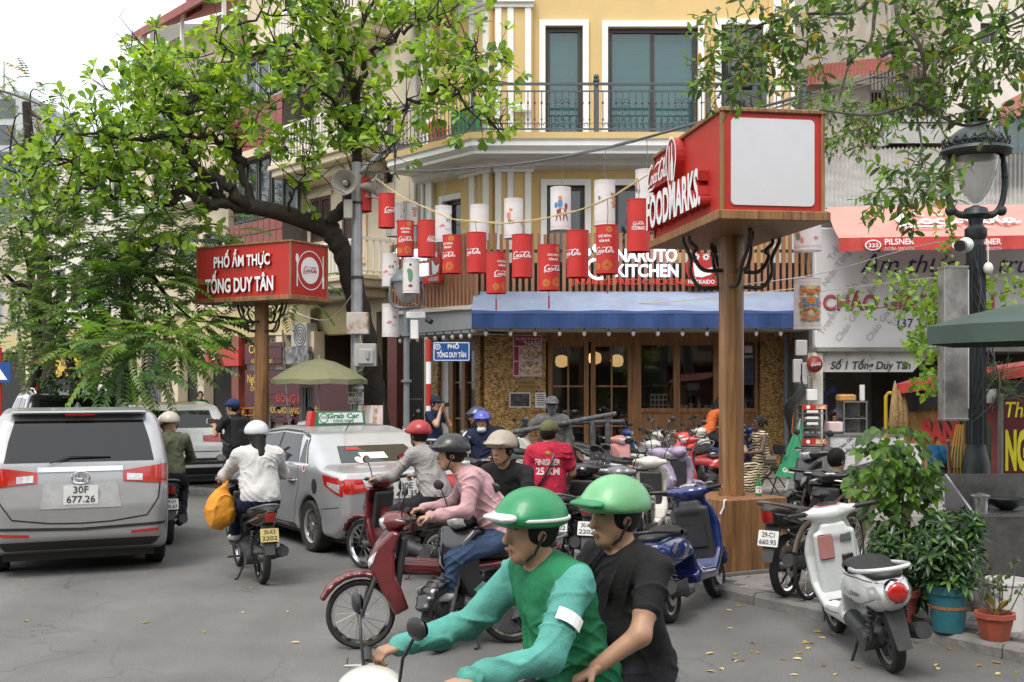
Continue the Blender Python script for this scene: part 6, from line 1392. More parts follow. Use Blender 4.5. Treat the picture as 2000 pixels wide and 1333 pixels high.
limbs=[([(640,448,22),(600,432,21.9),(545,415,21.7),(490,404,21.5),(455,404,21.4)],.2,.13),([(640,446,22),(662,415,21.9),(688,385,21.85),(691,330,21.8),(689,250,21.8),(692,190,21.8),(678,125,21.7)],.13,.085),([(460,405,21.4),(405,396,21.1),(362,375,20.9),(330,392,20.7),(300,402,20.5),(245,386,20.3),(195,372,20.1),(120,385,20)],.1,.02),([(470,402,21.4),(430,380,21.6),(395,360,21.9),(330,336,22.2),(270,330,22.5),(200,312,22.6),(110,325,22.7)],.1,.02),([(480,400,21.4),(440,362,21.2),(400,345,21),(368,300,20.9),(336,256,20.8),(338,212,20.8),(330,160,20.6),(300,110,20.5)],.11,.025),([(338,256,20.8),(300,270,20.3),(250,270,20),(180,260,19.7),(110,265,19.5)],.055,.015),([(365,300,20.9),(350,240,21.4),(380,190,22),(420,175,22.4),(440,200,22.6)],.06,.02),([(490,402,21.5),(478,350,21.8),(466,300,22),(430,278,22),(385,262,21.8),(330,225,21.5),(240,190,21.2)],.09,.02),([(470,320,22),(455,285,22.4),(435,240,22.7),(400,190,23),(330,140,23)],.05,.015),([(692,190,21.8),(664,110,21.4),(600,100,21),(540,86,20.6),(470,110,20.4),(420,80,20.3)],.07,.015),([(692,190,21.8),(722,112,21.5),(770,72,21.2),(835,40,21),(890,60,20.8)],.07,.015),([(690,235,21.8),(652,195,21.2),(600,165,20.8),(560,165,20.4),(520,200,20.2)],.05,.012),([(690,228,21.8),(742,238,21.3),(800,205,20.9),(870,172,20.5),(935,215,20.3),(985,262,20.2)],.055,.012),([(678,125,21.7),(655,50,21.5),(640,-15,21.4),(600,-60,21.2)],.07,.02),([(678,125,21.7),(710,40,22),(760,-20,22.2),(850,-40,22.4)],.06,.02),([(690,300,21.8),(668,240,22),(645,190,22.3),(610,60,22.5)],.045,.012),([(560,420,21.7),(575,370,21.2),(600,330,20.9),(610,300,20.8)],.03,.01),([(440,60,21),(520,30,21),(600,10,21)],.03,.01),([(870,172,20.5),(905,120,20.6),(930,90,20.7)],.03,.01),([(800,205,20.9),(760,290,20.6),(740,300,20.5)],.02,.008),([(300,402,20.5),(200,340,20.3),(90,300,20.1),(60,330,20)],.03,.01)]
AL=Leaves('obovate');twg=MB();nodes=[]
for pts,r0,r1 in limbs:
 c=catmull(pl(pts),6);n=len(c);big=r0>.15
 c=[p+(rv(.05)if 0<i<n-1 and not big else V((0,0,0)))for i,p in enumerate(c)]
 b=MB();b.tube(c,[r0+(r1-r0)*i/(n-1)for i in range(n)],8);b.build('branch',BARK,tr,60)
 if big:continue
 for i in range(max(3,n//3),n):nodes.append((c[i],(c[i]-c[i-1]).normalized(),r1+(r0-r1)*(1-i/n)))
def rosette(p,d):
 qx=1000+p.x/p.y*FPX;qy=HOR-(p.z-EYE)/p.y*FPX
 if(625<qx<790 and qy>285)or qy<np.interp(qx,[0,60,100,170,250,300,400,430],[330,290,205,135,88,55,12,-90]):return
 k=NR.integers(5,10);q=d.orthogonal().normalized();w=d.cross(q);a0=NR.uniform(0,6.28);lit=NR.uniform()  # random draw per cluster: sets its share of lighter and darker leaves
 for j in range(k):
  a=a0+j*2.4;tilt=NR.uniform(.25,1.15);dd=d*math.cos(tilt)+(q*math.cos(a)+w*math.sin(a))*math.sin(tilt);dd=dd+V((0,0,-.12))
  L=NR.uniform(.15,.26);nn=(d+V((0,0,.7))+rv(.25))
  AL.add(p+dd*.03,dd,nn,L,L*NR.uniform(.52,.66),int(NR.choice([0,1,2],p=[.62,.32,.06]if lit>.3 else[.3,.5,.2])))
for p,d,r in nodes:
 for k in range(NR.integers(1,3)):
  dd=(d*.5+rv(.75)+V((0,-.12,.42))).normalized();L=NR.uniform(.3,.95)
  mid=p+dd*L*.5+rv(.05);end=p+dd*L+V((0,0,NR.uniform(0,.15)));twg.tube([p,mid,end],[min(r,.018),.011,.006],5,caps=False);rosette(end,(end-mid).normalized())
  if NR.uniform()<.75:
   e2=mid+(dd+rv(.8)).normalized()*NR.uniform(.2,.5);twg.tube([mid,e2],[.011,.005],4,caps=False);rosette(e2,(e2-mid).normalized())
  if NR.uniform()<.55:
   e3=end+(dd+rv(.7)+V((0,0,.2))).normalized()*NR.uniform(.2,.5);twg.tube([end,e3],[.007,.004],4,caps=False);rosette(e3,(e3-end).normalized())
twg.build('twigs',BARK,tr,60,kind='stuff')
lm_=[LIME,MIDG,DEEP];ya=np.array(AL.p)[:,1];order=np.argsort(ya)
AL.singles('leaf',lm_,tr,order[:220]);AL.build('crown',lm_,tr,order[220:],kind='stuff')
def frond(LV,rach,p,d,L,npair,mats,droop=.5,lw=.3,ll=.24):
 side=d.cross(ZP);side=side.normalized()if side.length>.01 else XP;pts=[];q=p.copy();dd=d.copy();st=L/npair
 mi=int(NR.choice(mats));up=side.cross(d)
 for i in range(npair):
  q=q+dd*st;dd=(dd+V((0,0,-droop/npair))+rv(.02)).normalized();pts.append(q.copy());t=i/npair;l=L*ll*(1-.55*abs(t-.45)*1.3)
  for sg in(1,-1):LV.add(q,dd*.55+side*sg+V((0,0,-.22))+rv(.06),up+V((0,0,.6))+rv(.12),l,l*lw*1.7,mi)
 rach.tube([p]+pts[::3]+[pts[-1]],.005,3,caps=False)
def feather_tree(name,label,trunkpts,r,blobs,mats,pm,L=(.5,.75),npair=10,bark=BARK,pairw=.3,group='trees along the side street'):
 base=P(*trunkpts[0]);t=thing(name,label,'tree',base,0,group);c=catmull(pl(trunkpts),5);b=MB();b.tube(c,[r*(1-.6*i/len(c))for i in range(len(c))],9);b.build('trunk',bark,t,60)
 LV=Leaves('leaflet');ra=MB();br=MB()
 for(px,py,Y,rx,ry,n)in blobs:
  c0=P(px,py,Y);s=Y/FPX;j=c[min(len(c)-1,max(2,int(len(c)*NR.uniform(.45,.95))))]
  mid=(j+c0)/2+rv(.25);br.tube(catmull([j,mid,c0,c0+V((rx*s*NR.choice([-1,1])*.7,0,-.1))],4),[.05-.0032*i for i in range(13)],5)
  for k in range(n):
   u=rv();u.normalize();f=NR.uniform(.25,1.0)**.5;p=c0+V((u.x*rx*s*f,u.y*min(rx,ry)*s*f*1.1,u.z*ry*s*f))
   d=V((u.x,u.y*.8-.25,u.z*.35+.1))+rv(.35);frond(LV,ra,p,d.normalized(),NR.uniform(*L),npair,pm,droop=NR.uniform(.3,1.0),lw=pairw)
 br.build('branches',bark,t,60,kind='stuff');ra.build('stalks',MIDG,t,kind='stuff');LV.build('crown',mats,t,kind='stuff');return t
feather_tree('feather_leaf_tree','dark feather-leaved tree filling the space left of the red box sign',[(255,905,23),(253,760,23),(250,640,23),(246,540,23),(255,470,23)],.2,[(310,480,22,70,60,62),(230,460,22.5,80,60,58),(400,440,24,70,40,30),(270,580,21,80,70,70),(200,560,21.5,80,70,58),(370,620,22.9,60,50,50),(320,670,19.5,75,40,50),(250,700,19,60,55,38),(410,540,24,50,50,30),(560,585,23.5,55,30,16),(600,540,24,40,30,8),(180,640,21,50,60,30),(180,460,23,60,60,30)],[MIDG,DEEP,PALEL,YELL],[0,0,1,1,1,2,2,3]if False else[0,0,0,1,1,2,2],(.65,1.0),10,pairw=.27)
feather_tree('pale_leaf_tree','light green leafy tree at the left edge of the picture',[(60,900,24),(50,800,24),(75,700,24),(60,560,24),(70,470,24)],.16,[(40,440,22,75,60,60),(110,500,22,70,70,62),(30,560,21.5,75,70,62),(120,600,21,70,60,56),(40,670,21.5,60,40,34),(130,680,20.5,45,40,26),(70,400,22.5,70,40,34),(-30,500,21.5,60,90,36)],[PALEL,MIDG,DEEP],[0,0,0,1,2],(.45,.7),6,pairw=.42)
feather_tree('thin_crowned_tree','thin-crowned grey-green tree against the sky at far left',[(95,900,34),(90,600,34),(60,300,34),(50,200,34)],.25,[(30,230,33,60,60,40),(60,180,33,45,35,20),(90,330,33,60,60,46),(10,330,33,60,70,46),(110,280,34,40,50,24),(130,380,33,50,50,34),(20,400,33,60,50,34)],[OLIVE,MIDG,YELL],[0,0,0,0,1,1,2],(.4,.8),8,pairw=.3)
b=thing('leaning_trunk_tree','slender leaning trunk with dark bushy leaves by the black car','tree',P(160,880,24));tb=MB();c=catmull(pl([(160,880,24),(150,780,24),(135,700,24),(110,640,24)]),5);tb.tube(c,.1,8);tb.build('trunk',BARK,b,60);LV=Leaves('oblong')
for k in range(420):u=rv().normalized();p=P(130+u.x*75+20,755+u.z*26,22+u.y*1.2);LV.add(p,rv()+V((0,0,.2)),rv()+ZP,NR.uniform(.1,.16),.07,int(NR.integers(0,2)))
LV.build('crown',[DEEP,GLOSSY],b,kind='stuff')
ur=thing('overhanging_tree','tree with small oblong leaves hanging in from the upper right','tree',(6.2,7.5,0));b=MB();tc_=catmull([V((6.6,6.2,0)),V((6.5,6.3,2)),V((6.2,6.8,4.2)),V((5.2,7.3,5.6)),V((3.8,7.8,6.0))],6);b.tube(tc_,[.22-.006*i for i in range(len(tc_))],10);b.build('trunk',BARK2,ur,60)
OB=Leaves('oblong');tw2=MB()
def spray(p,d,n=9,L=.095):
 q=p.copy();dd=d.normalized();pts=[p];a=NR.uniform(0,6)
 for i in range(n):
  q=q+dd*NR.uniform(.022,.034);dd=(dd+V((0,0,-.05))+rv(.06)).normalized();pts.append(q.copy());sd=dd.orthogonal();sd.rotate(Matrix.Rotation(a+i*2.5,3,dd));l=NR.uniform(.6,1.15)*L
  OB.add(q,dd*.5+sd+V((0,0,-.3)),ZP+rv(.5),l,l*.46,int(NR.choice([0,1,2,3],p=[.3,.42,.25,.03])))
 tw2.tube([pts[0],pts[n//2],pts[-1]],.0035,3,caps=False)
for(px,py,Y,rx,ry,n)in[(1450,60,8.2,70,65,62),(1430,140,8,50,50,60),(1520,40,8.1,60,50,40),(1500,110,8,50,40,30),(1600,50,8.3,70,55,55),(1620,100,8,35,25,12),(1600,180,13.2,40,20,16),(1665,205,12.6,60,30,60),(1710,235,12.5,60,35,60),(1655,285,12.5,35,30,40),(1660,250,12.6,45,30,40),(1775,365,7.6,50,40,90),(1770,90,7.8,40,60,26),(1830,60,7.8,70,60,60),(1900,100,7.6,70,70,66),(1960,60,7.6,60,70,56),(1850,165,7.7,45,35,30),(1960,190,7.5,60,60,40),(1800,180,7.8,45,50,26),(1690,20,8.2,60,30,22),(1720,150,8,40,40,14),(2030,120,7.4,50,120,40),(1850,-30,7.6,250,30,90)]:
 s=Y/FPX
 for k in range(int(n*.42)):
  u=rv().normalized();f=NR.uniform(.1,1)**.5;p=P(px,py,Y)+V((u.x*rx*s*f,u.y*.35*f,u.z*ry*s*f));spray(p,V((u.x*.7,u.y*.6-.1,-.1+u.z*.4))+rv(.35),NR.integers(6,11))
for pts in([(1720,-30,8),(1708,30,8),(1700,80,8),(1660,125,8),(1640,190,8)],[(1750,-30,7.9),(1755,40,7.9),(1795,88,7.8),(1806,160,7.8),(1790,215,7.8),(1800,290,7.7),(1785,350,7.6)],[(1705,-5,8.1),(1660,25,8.2),(1560,30,8.2),(1440,70,8.2),(1425,150,8)],[(1720,110,8),(1760,95,7.9),(1840,100,7.8),(1950,60,7.6),(2050,20,7.4)],[(1800,205,7.8),(1880,245,7.7),(1960,230,7.6)],[(1795,200,7.8),(1700,225,8),(1600,215,8.1)]):
 b=MB();c=catmull(pl(pts),6);b.tube(c,[.017-.012*i/len(c)for i in range(len(c))],6);b.build('branch',BARK2,ur,60)
om=[DEEP,MIDG,OLIVE,YELL];tw2.build('twigs',BARK2,ur,kind='stuff');oy=np.array(OB.p)[:,1];oo_=np.argsort(oy);OB.singles('leaf',om,ur,oo_[:60]);OB.build('crown',om,ur,oo_[60:],kind='stuff')
cv=thing('creeper_vine','fresh green creeper climbing around the iron lamp post and signboard','vine',P(1850,760,10.6));HV=Leaves('heart');sv=MB()
for(x0,y0,x1,y1,n)in[(1850,560,1650,590,80),(1860,540,1700,515,70),(1870,600,1740,545,80),(1850,620,1770,660,80),(1840,650,1800,760,110),(1880,560,1960,520,60),(1900,580,1990,600,60),(1930,600,1850,500,50),(1860,470,1850,400,26),(1855,500,1860,350,20),(1800,560,1790,700,70),(1960,560,2010,520,40),(1840,540,1820,600,60),(1850,560,1910,640,60)]:
 a,e=P(x0,y0,10.6),P(x1,y1,10.45+NR.uniform(-.3,.2));pts=[a.lerp(e,i/8)+V((0,0,-.12*math.sin(i/8*math.pi)))+rv(.03)for i in range(9)];sv.tube(pts,.005,4)
 for k in range(n):t=NR.uniform();p=a.lerp(e,t)+V((0,0,-.12*math.sin(t*math.pi)))+rv(.06);l=NR.uniform(.035,.075);HV.add(p,rv()+V((0,-.2,-.8)),V((0,-1,.6))+rv(.4),l,l*.85,int(NR.choice([0,0,1,2])))
sv.build('stem',OLIVE,cv,kind='stuff');HV.build('foliage',[FRESH,LIME,MIDG],cv,kind='stuff')
dp=thing('hanging_dry_plant','tangled dry plant in a white hanging pot under the red-edged canopy','plant',P(1930,800,10.9));b=MB()
for k in range(70):c=P(1935,740,10.9);b.tube([c+rv(.06),c+rv(.14)+V((0,0,-.05)),c+V((NR.normal()*.2,NR.normal()*.12,NR.normal()*.14))],.004,3,caps=False)
b.build('twigs',OLIVE,dp,kind='stuff');b=MB();b.lathe([(.06,-.08),(.1,0),(.1,.06)],P(1925,772,10.9),14,capa=True);b.build('pot',PLWHITE,dp,40)
TERRA=mat('terracotta_red',(.33,.075,.045),.6,var=.15,dirt=.15);TEALP=mat('teal_plastic_pot',(.03,.15,.19),.45,var=.12,dirt=.15);SOIL=mat('dark_soil',(.035,.026,.018),.95,var=.4,scale=30,bump=.8);MARB=mat('mossy_concrete_pot',(.16,.155,.14),.9,var=.7,scale=12,bump=.4)
def pot(t,c,r0,r1,h,m,rim=.02,n=18,band=None):
 b=MB();b.lathe([(r0,0),(r1,h*.82),(r1+rim,h*.82),(r1+rim,h),(r1-.01,h),(r1-.02,h-.05)],c,n,capa=True);b.build('pot',m,t,35);b=MB();b.lathe([(.001,h-.035),(r1-.015,h-.045)],c,n);b.build('soil',SOIL,t)
 if band:b=MB();b.lathe([(r0+(r1-r0)*.62+.003,h*.5),(r0+(r1-r0)*.7+.003,h*.57)],c,n);b.build('stripe',band,t)
g2=lambda px,py:P(px,py,(EYE-KH)*FPX/(py-HOR))
p0=g2(1760,1195);t=thing('heart_leaf_plant','tall potted plant with glossy heart-shaped leaves in front of the blue tarp','plant',p0);pot(t,p0,.13,.17,.28,TERRA);H_=Leaves('heart');s=MB();Yp=p0.y
for k in range(5):b=MB();e=P(1740+12*k,900+15*(k%3),Yp);b.tube(catmull([p0+ZP*.25,p0.lerp(e,.5)+rv(.02),e],5),.011,6);b.build('stem',BARK2,t,60)
for(px,py,rx,ry,n)in[(1745,855,55,22,60),(1720,900,55,32,80),(1775,905,50,35,80),(1700,945,38,30,56),(1750,955,60,35,80),(1800,945,30,30,40),(1725,1000,35,30,44),(1775,1010,40,30,40),(1790,970,30,30,30),(1740,1050,28,22,18)]:
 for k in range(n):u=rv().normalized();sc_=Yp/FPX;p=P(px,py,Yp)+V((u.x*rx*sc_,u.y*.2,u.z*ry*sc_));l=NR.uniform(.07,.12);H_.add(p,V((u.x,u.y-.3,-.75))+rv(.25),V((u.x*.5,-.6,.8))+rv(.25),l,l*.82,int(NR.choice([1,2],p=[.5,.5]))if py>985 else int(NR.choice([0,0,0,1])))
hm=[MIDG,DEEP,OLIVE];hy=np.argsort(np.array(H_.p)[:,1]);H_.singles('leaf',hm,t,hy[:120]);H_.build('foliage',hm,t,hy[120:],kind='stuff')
def lance_bush(label,px,py,blobs,potf,nl=1.):
 p0=g2(px,py);t=thing('potted_shrub',label,'plant',p0,0,'potted shrubs along the kerb');potf(t,p0);LV=Leaves('lance');b=MB();Yp=p0.y
 for bx,by,rx,ry,n in blobs:
  c0=P(bx,by,Yp);b.tube([p0+ZP*.25,p0.lerp(c0,.6)+rv(.02),c0],.008,5,caps=False)
  for k in range(n):
   u=rv().normalized();sc_=Yp/FPX;p=c0+V((u.x*rx*sc_,u.y*.16,u.z*ry*sc_));d0=(V((u.x,u.y,u.z*.5+.5))).normalized();q=d0.orthogonal();w=d0.cross(q)
   for j in range(6):a=j*1.05+k;l=NR.uniform(.08,.13)*nl;dd=d0*.55+q*math.cos(a)+w*math.sin(a);LV.add(p,dd,d0+ZP*.4,l,l*.34,int(NR.choice([0,1,2],p=[.5,.35,.15])))
 b.build('stems',BARK2,t,kind='stuff');LV.build('foliage',[GLOSSY,DEEP,MIDG],t,kind='stuff');return t
lance_bush('dark glossy shrub in the teal pot with an orange stripe',1852,1232,[(1850,1040,55,30,42),(1885,1030,30,25,20),(1820,1075,45,35,38),(1870,1090,45,35,38),(1850,1130,40,28,28),(1880,1140,25,30,16)],lambda t,p:pot(t,p,.115,.15,.36,TEALP,.012,18,mat('orange_stripe',(.35,.14,.06),.6)))
lance_bush('dark shrub left of the teal pot, in a terracotta pot',1765,1212,[(1750,1060,45,25,26),(1730,1090,30,35,26),(1770,1110,45,35,32),(1790,1150,35,25,20),(1760,1150,30,20,12)],lambda t,p:pot(t,p+V((-.12,-.1,0)),.15,.19,.28,TERRA))
t=thing('thin_sapling','thin sapling with few yellowing leaves in the hexagonal red pot','plant',g2(1943,1248));p0=g2(1943,1248);pot(t,p0,.1,.14,.2,TERRA,.015,8);LV=Leaves('oblong');b=MB()
for k in range(9):
 e=P(1940+NR.normal()*28,1080+abs(NR.normal())*50,p0.y)+V((0,NR.normal()*.08,0));b.tube([p0+ZP*.18,p0.lerp(e,.5)+rv(.02),e],.0045,4,caps=False)
 for j in range(7):q=(p0+ZP*.18).lerp(e,.45+.08*j);LV.add(q,rv()+V((0,0,-.2)),ZP+rv(.4),NR.uniform(.04,.07),.03,int(NR.choice([0,0,1])))
for j in range(4):LV.add(p0+ZP*.22+rv(.02),V((NR.normal(),-.5,.9)),YP*-1+rv(.2),.1,.05,2)
b.build('stems',BARK2,t,kind='stuff');LV.build('foliage',[OLIVE,DEEP,YELL],t,kind='stuff')
t=thing('empty_planter','mossy concrete planter between the teal pot and the white bucket','planter',g2(1905,1190));pot(t,g2(1905,1190),.13,.15,.3,MARB)
t=thing('white_bucket','white plastic bucket behind the hexagonal red pot','bucket',g2(1965,1228));p0=g2(1965,1228);b=MB();b.lathe([(.13,0),(.155,.36),(.165,.36),(.165,.39),(.15,.39),(.145,.34),(.125,.01),(.001,.01)],p0,22,capa=True);b.build('body',PLWHITE,t,35);b=MB();b.tube([p0+V((.16*math.cos(a),-.16*math.sin(a)*.6-.04,.36-.12*math.sin(a)))for a in[i*.35 for i in range(10)]],.004,4);b.build('handle',STEEL,t)
SILVER=mat('silver_car_paint',(.42,.42,.428),.32,metal=.55,var=.04,coat=.6);SILV2=mat('light_silver_paint',(.5,.505,.52),.3,metal=.55,var=.04,coat=.6);WHCAR=mat('white_car_paint',(.8,.8,.79),.25,var=.03,coat=.7);BLCAR=mat('black_car_paint',(.02,.021,.024),.18,var=.1,coat=.8)
CGL=glass('car_glass',(.022,.026,.026),.0,refl=.75);CGD=glass('dark_car_glass',(.008,.009,.01),.0,refl=.7);TAILR=mat('tail_lamp_red',(.42,.012,.008),.12,var=.15,scale=20,coat=1.);LAMPC=mat('clear_lamp',(.62,.62,.62),.12,metal=.4,var=.2,scale=30,coat=1.);CHROME=mat('chrome',(.7,.7,.72),.1,metal=1.,var=.05);TRIMB=mat('black_trim',(.02,.02,.021),.5,var=.15);PLATE=mat('number_plate_white',(.72,.72,.7),.5,var=.06,dirt=.08);PLYEL=mat('number_plate_yellow',(.6,.48,.18),.5,var=.06);ORANGE=mat('indicator_orange',(.7,.2,.01),.2,coat=1.);ALLOY=mat('alloy_wheel',(.5,.5,.51),.3,metal=.8,var=.06)
def wheel(par,c,r,w,side,spokes=10,name='wheel',rimm=None,tw=None):
 "a wheel turning about the y axis: tyre, rim with spokes"
 c=V(c);M=Matrix.Rotation(R(90),3,'X');t=MB();ri=r*.66
 t.lathe([(ri,-w*.42),(r*.9,-w*.5),(r*.985,-w*.4),(r,-w*.2),(r,w*.2),(r*.985,w*.4),(r*.9,w*.5),(ri,w*.42),(ri,-w*.42)],c,36,M=M)
 ty=t.build(name,RUB,par,35,False);rb=MB()
 rb.lathe([(ri+.003,-w*.4),(ri-.02,-w*.3),(ri-.03,w*.3),(ri+.003,w*.4)],c,32,M=M)
 for k in range(spokes):
  a=2*math.pi*k/spokes;d=V((math.cos(a),0,math.sin(a)));sd=V((-math.sin(a),0,math.cos(a)));o=V((0,side*w*.32,0));i_=V((0,side*w*.25,0))
  rb.add([c+d*.04+sd*.022+o,c+d*.04-sd*.022+o,c+d*ri-sd*.03+i_,c+d*ri+sd*.03+i_,c+d*.04+sd*.022-o*.2,c+d*.04-sd*.022-o*.2,c+d*ri-sd*.03-o*.2,c+d*ri+sd*.03-o*.2],[(0,1,2,3),(0,3,7,4),(1,5,6,2),(3,2,1,0)])
 rb.lathe([(.002,w*.38),(.05,w*.36),(.06,w*.2)]if side>0 else[(.06,-w*.2),(.05,-w*.36),(.002,-w*.38)],c,14,M=Matrix.Rotation(R(-90),3,'X'))
 rb.lathe([(.002,0),(ri,0)],c-V((0,side*w*.1,0)),24,M=M)
 rb.build('rim',rimm or ALLOY,ty,35,False);return ty
def car(name,label,loc,rz,paint,prof,W,H,L,belt,tw=.17,wheels=(.55,3.3),wr=.33,h=.03,group=None,rear_r=.1,front_r=.22,rr=.09):
 t=thing(name,label,'car',loc,rz,group);s=SDF()
 def tap(x,z):
  f=1-tw*np.clip((z-belt)/(H-belt),0,1)**1.25-.05*np.clip((belt*.62-z)/(belt*.62),0,1)**2
  return f-rear_r*np.clip((.45-x)/.45,0,1.2)**2.2-front_r*np.clip((x-(L-.8))/.8,0,1.2)**2.2
 s.poly(prof,-W/2,W/2,rr,0,0,taper=tap)
 for wx in wheels:
  for sg in(-1,1):s.cone((wx,sg*(W/2-.14),wr),(wx,sg*(W/2+.3),wr),wr+.055,wr+.055,.015,0,True)
 g_=s.mesh(h);bv=bvh_of([g_]);skin('body',[g_],paint,t)
 for wx in wheels:
  for sg in(-1,1):wheel(t,(wx,sg*(W/2-.115),wr),wr,.2,sg)
 b=MB();b.bbox((.25,-W/2+.16,.16),(L-.25,W/2-.16,.42));b.build('underbody',TRIMB,t,world=False)
 D={}
 rear=lambda nm,poly,m,off=.005,step=.06:decal(nm,poly,lambda u,v:(-1.0,u,v),(1,0,0),bv,m,t,off,step)
 left=lambda nm,poly,m,off=.005,step=.06:decal(nm,poly,lambda u,v:(u,3.,v),(0,-1,0),bv,m,t,off,step)
 right=lambda nm,poly,m,off=.005,step=.06:decal(nm,poly,lambda u,v:(u,-3.,v),(0,1,0),bv,m,t,off,step)
 top=lambda nm,poly,m,off=.005,step=.08:decal(nm,poly,lambda u,v:(u,v,4.),(0,0,-1),bv,m,t,off,step)
 return t,rear,left,right,top,bv
def mir(poly):return[(-a,b)for a,b in poly][::-1]
def strip(p,w=.012):
 "a thin band polygon along a polyline"
 p=[V(q)for q in p];a,b=[],[]
 for i,q in enumerate(p):
  d=(p[min(i+1,len(p)-1)]-p[max(i-1,0)]).normalized();n=V((-d.y,d.x))*w/2;a.append(tuple(q+n));b.append(tuple(q-n))
 return a+b[::-1]
def plate_text(t,bv,y,z,w,h,lines,m=PLATE,x0=-.06):
 hit=bv.ray_cast(V((-2,y,z)),V((1,0,0)));x=(hit[0].x if hit[0]else 0)-.02
 b=MB();b.prism(rrect(w,h,.012),(x,y,z),(0,-1,0),ZP,(-.008,0,0));p=b.build('number_plate',m,t,world=False)
 for tx,dz,hh,ww in lines:b=MB();b.text(tx,o=(x-.012,y,z+dz),ax=(0,-1,0),ay=ZP,h=hh,w=ww,bold=.01);b.build('plate_number',INK,p,world=False)
prof=[(.1,.28),(.0,.42),(.0,.72),(.05,1.0),(.1,1.2),(.3,1.62),(.42,1.71),(1.2,1.75),(2.2,1.73),(2.9,1.58),(3.55,1.15),(4.4,1.0),(4.68,.75),(4.7,.35),(4.5,.24),(.3,.22)]
rz_=math.atan2(.92,-.385)
inn,rear,left,right,top,bv=car('silver_minivan','silver people carrier driving away at the left edge',(PX(158,11.6),11.6,0),rz_,SILVER,prof,1.83,1.795,4.7,1.12,.16,(.78,3.53),.33,.026)
rear('rear_window',[(-.74,1.2),(.74,1.2),(.7,1.42),(.64,1.63),(-.64,1.63),(-.7,1.42)],CGD,.006)
for sg in(1,-1):
 q=(lambda p:p)if sg>0 else mir
 rear('tail_lamp',q([(.42,.99),(.9,.95),(.9,1.17),(.42,1.1)]),TAILR,.012);rear('lamp_lens',q([(.46,1.0),(.62,.99),(.62,1.06),(.46,1.07)]),LAMPC,.016);rear('reflector',q([(.5,.43),(.78,.45),(.78,.48),(.5,.46)]),TAILR,.01);rear('lower_lamp',q([(.82,.72),(.9,.7),(.9,.93),(.84,.93)]),LAMPC,.008)
 rear('hatch_seam',q(strip([(.8,.96),(.78,.8),(.66,.62),(.3,.57),(.0,.56)],.016)),TRIMB,.003,.05)
rear('trim_bar',[(-.42,1.1),(.42,1.1),(.42,1.15),(-.42,1.15)],CHROME,.012);rear('plate_recess',[(-.4,.72),(.4,.72),(.36,.98),(-.36,.98)],mat('silver_paint_recess',(.47,.47,.48),.38,metal=.45),.006);rear('bumper_step',strip([(-.85,.53),(0,.5),(.85,.53)],.03),TRIMB,.008);rear('diffuser',[(-.72,.26),(.72,.26),(.8,.38),(-.8,.38)],TRIMB,.006)
b=MB();b.tube([V((-.005,.09*math.cos(a),1.04+.06*math.sin(a)))for a in[i*.4 for i in range(16)]],.009,5,closed=True);b.tube([V((-.005,.05*math.cos(a),1.05+.025*math.sin(a)))for a in[i*.5 for i in range(13)]],.007,5,closed=True);b.tube([V((-.005,.022*math.cos(a),1.04+.055*math.sin(a)))for a in[i*.5 for i in range(13)]],.006,5,closed=True);b.build('badge',CHROME,inn,50,False)
plate_text(inn,bv,0,.86,.34,.2,(('30F',.02,.07,.15),('677.26',-.08,.07,.28)))
b=MB();b.tube([V((.02,.3,1.2)),V((.08,.1,1.26)),V((.1,-.3,1.25))],.012,6);b.build('wiper',TRIMB,inn,50,False);b=MB();b.bev((.36,0,1.715),(.26,1.36,.035),.015);b.build('spoiler',SILVER,inn,40,False);b=MB();b.bev((.25,0,1.69),(.02,.3,.02),.004);b.build('brake_lamp',TAILR,inn,world=False)
for sg in(-1,1):
 sd=left if sg>0 else right
 for nm,poly in(('side_window',[(.45,1.22),(1.15,1.18),(1.15,1.6),(.6,1.62)]),('side_window',[(1.2,1.17),(2.1,1.13),(2.08,1.62),(1.2,1.62)]),('side_window',[(2.16,1.13),(3.2,1.1),(2.75,1.55),(2.16,1.61)])):sd(nm,poly,CGD)
b=MB();b.lathe([(.05,0),(.02,.05),(.005,.07)],(1.3,0,1.74),10);b.build('antenna',TRIMB,inn,40,False)
prof=[(.1,.3),(.0,.5),(.0,.85),(.12,1.12),(.38,1.5),(.55,1.6),(1.4,1.65),(2.3,1.6),(3.2,1.15),(4.1,1.02),(4.35,.8),(4.37,.4),(4.2,.25),(.3,.24)]
ev,rear,left,right,top,bv=car('white_suv','white luxury crossover parked ahead of the silver people carrier',(PX(350,20.6),20.4,0),math.atan2(.9,-.42),WHCAR,prof,1.98,1.65,4.37,1.08,.17,(.75,3.45),.36,.034)
rear('rear_window',[(-.74,1.18),(.74,1.18),(.66,1.5),(-.66,1.5)],CGD,.006)
for sg in(1,-1):q=(lambda p:p)if sg>0 else mir;rear('tail_lamp',q([(.5,.93),(.96,.9),(.96,1.06),(.5,1.04)]),TAILR,.01)
rear('bumper_trim',[(-.86,.5),(.86,.5),(.88,.62),(-.88,.62)],TRIMB,.006);rear('silver_strip',strip([(-.8,.56),(.8,.56)],.03),CHROME,.012);rear('diffuser',[(-.8,.28),(.8,.28),(.85,.44),(-.85,.44)],TRIMB,.006);rear('hatch_seam',strip([(-.8,.74),(.8,.74)],.016),TRIMB,.004)
for i,ch in enumerate('RANGE ROVER'):
 if ch==' ':continue
 y=.5-i*.1;hit=bv.ray_cast(V((-2,y,1.07)),V((1,0,0)));b=MB();b.text(ch,o=((hit[0].x if hit[0]else .1)-.012,y,1.05),ax=(0,-1,0),ay=ZP,h=.055,w=.05,bold=.02);b.build('letter',CHROME,ev,world=False)
plate_text(ev,bv,0,.84,.34,.22,(('30A',.015,.075,.16),('966.96',-.085,.075,.3)))
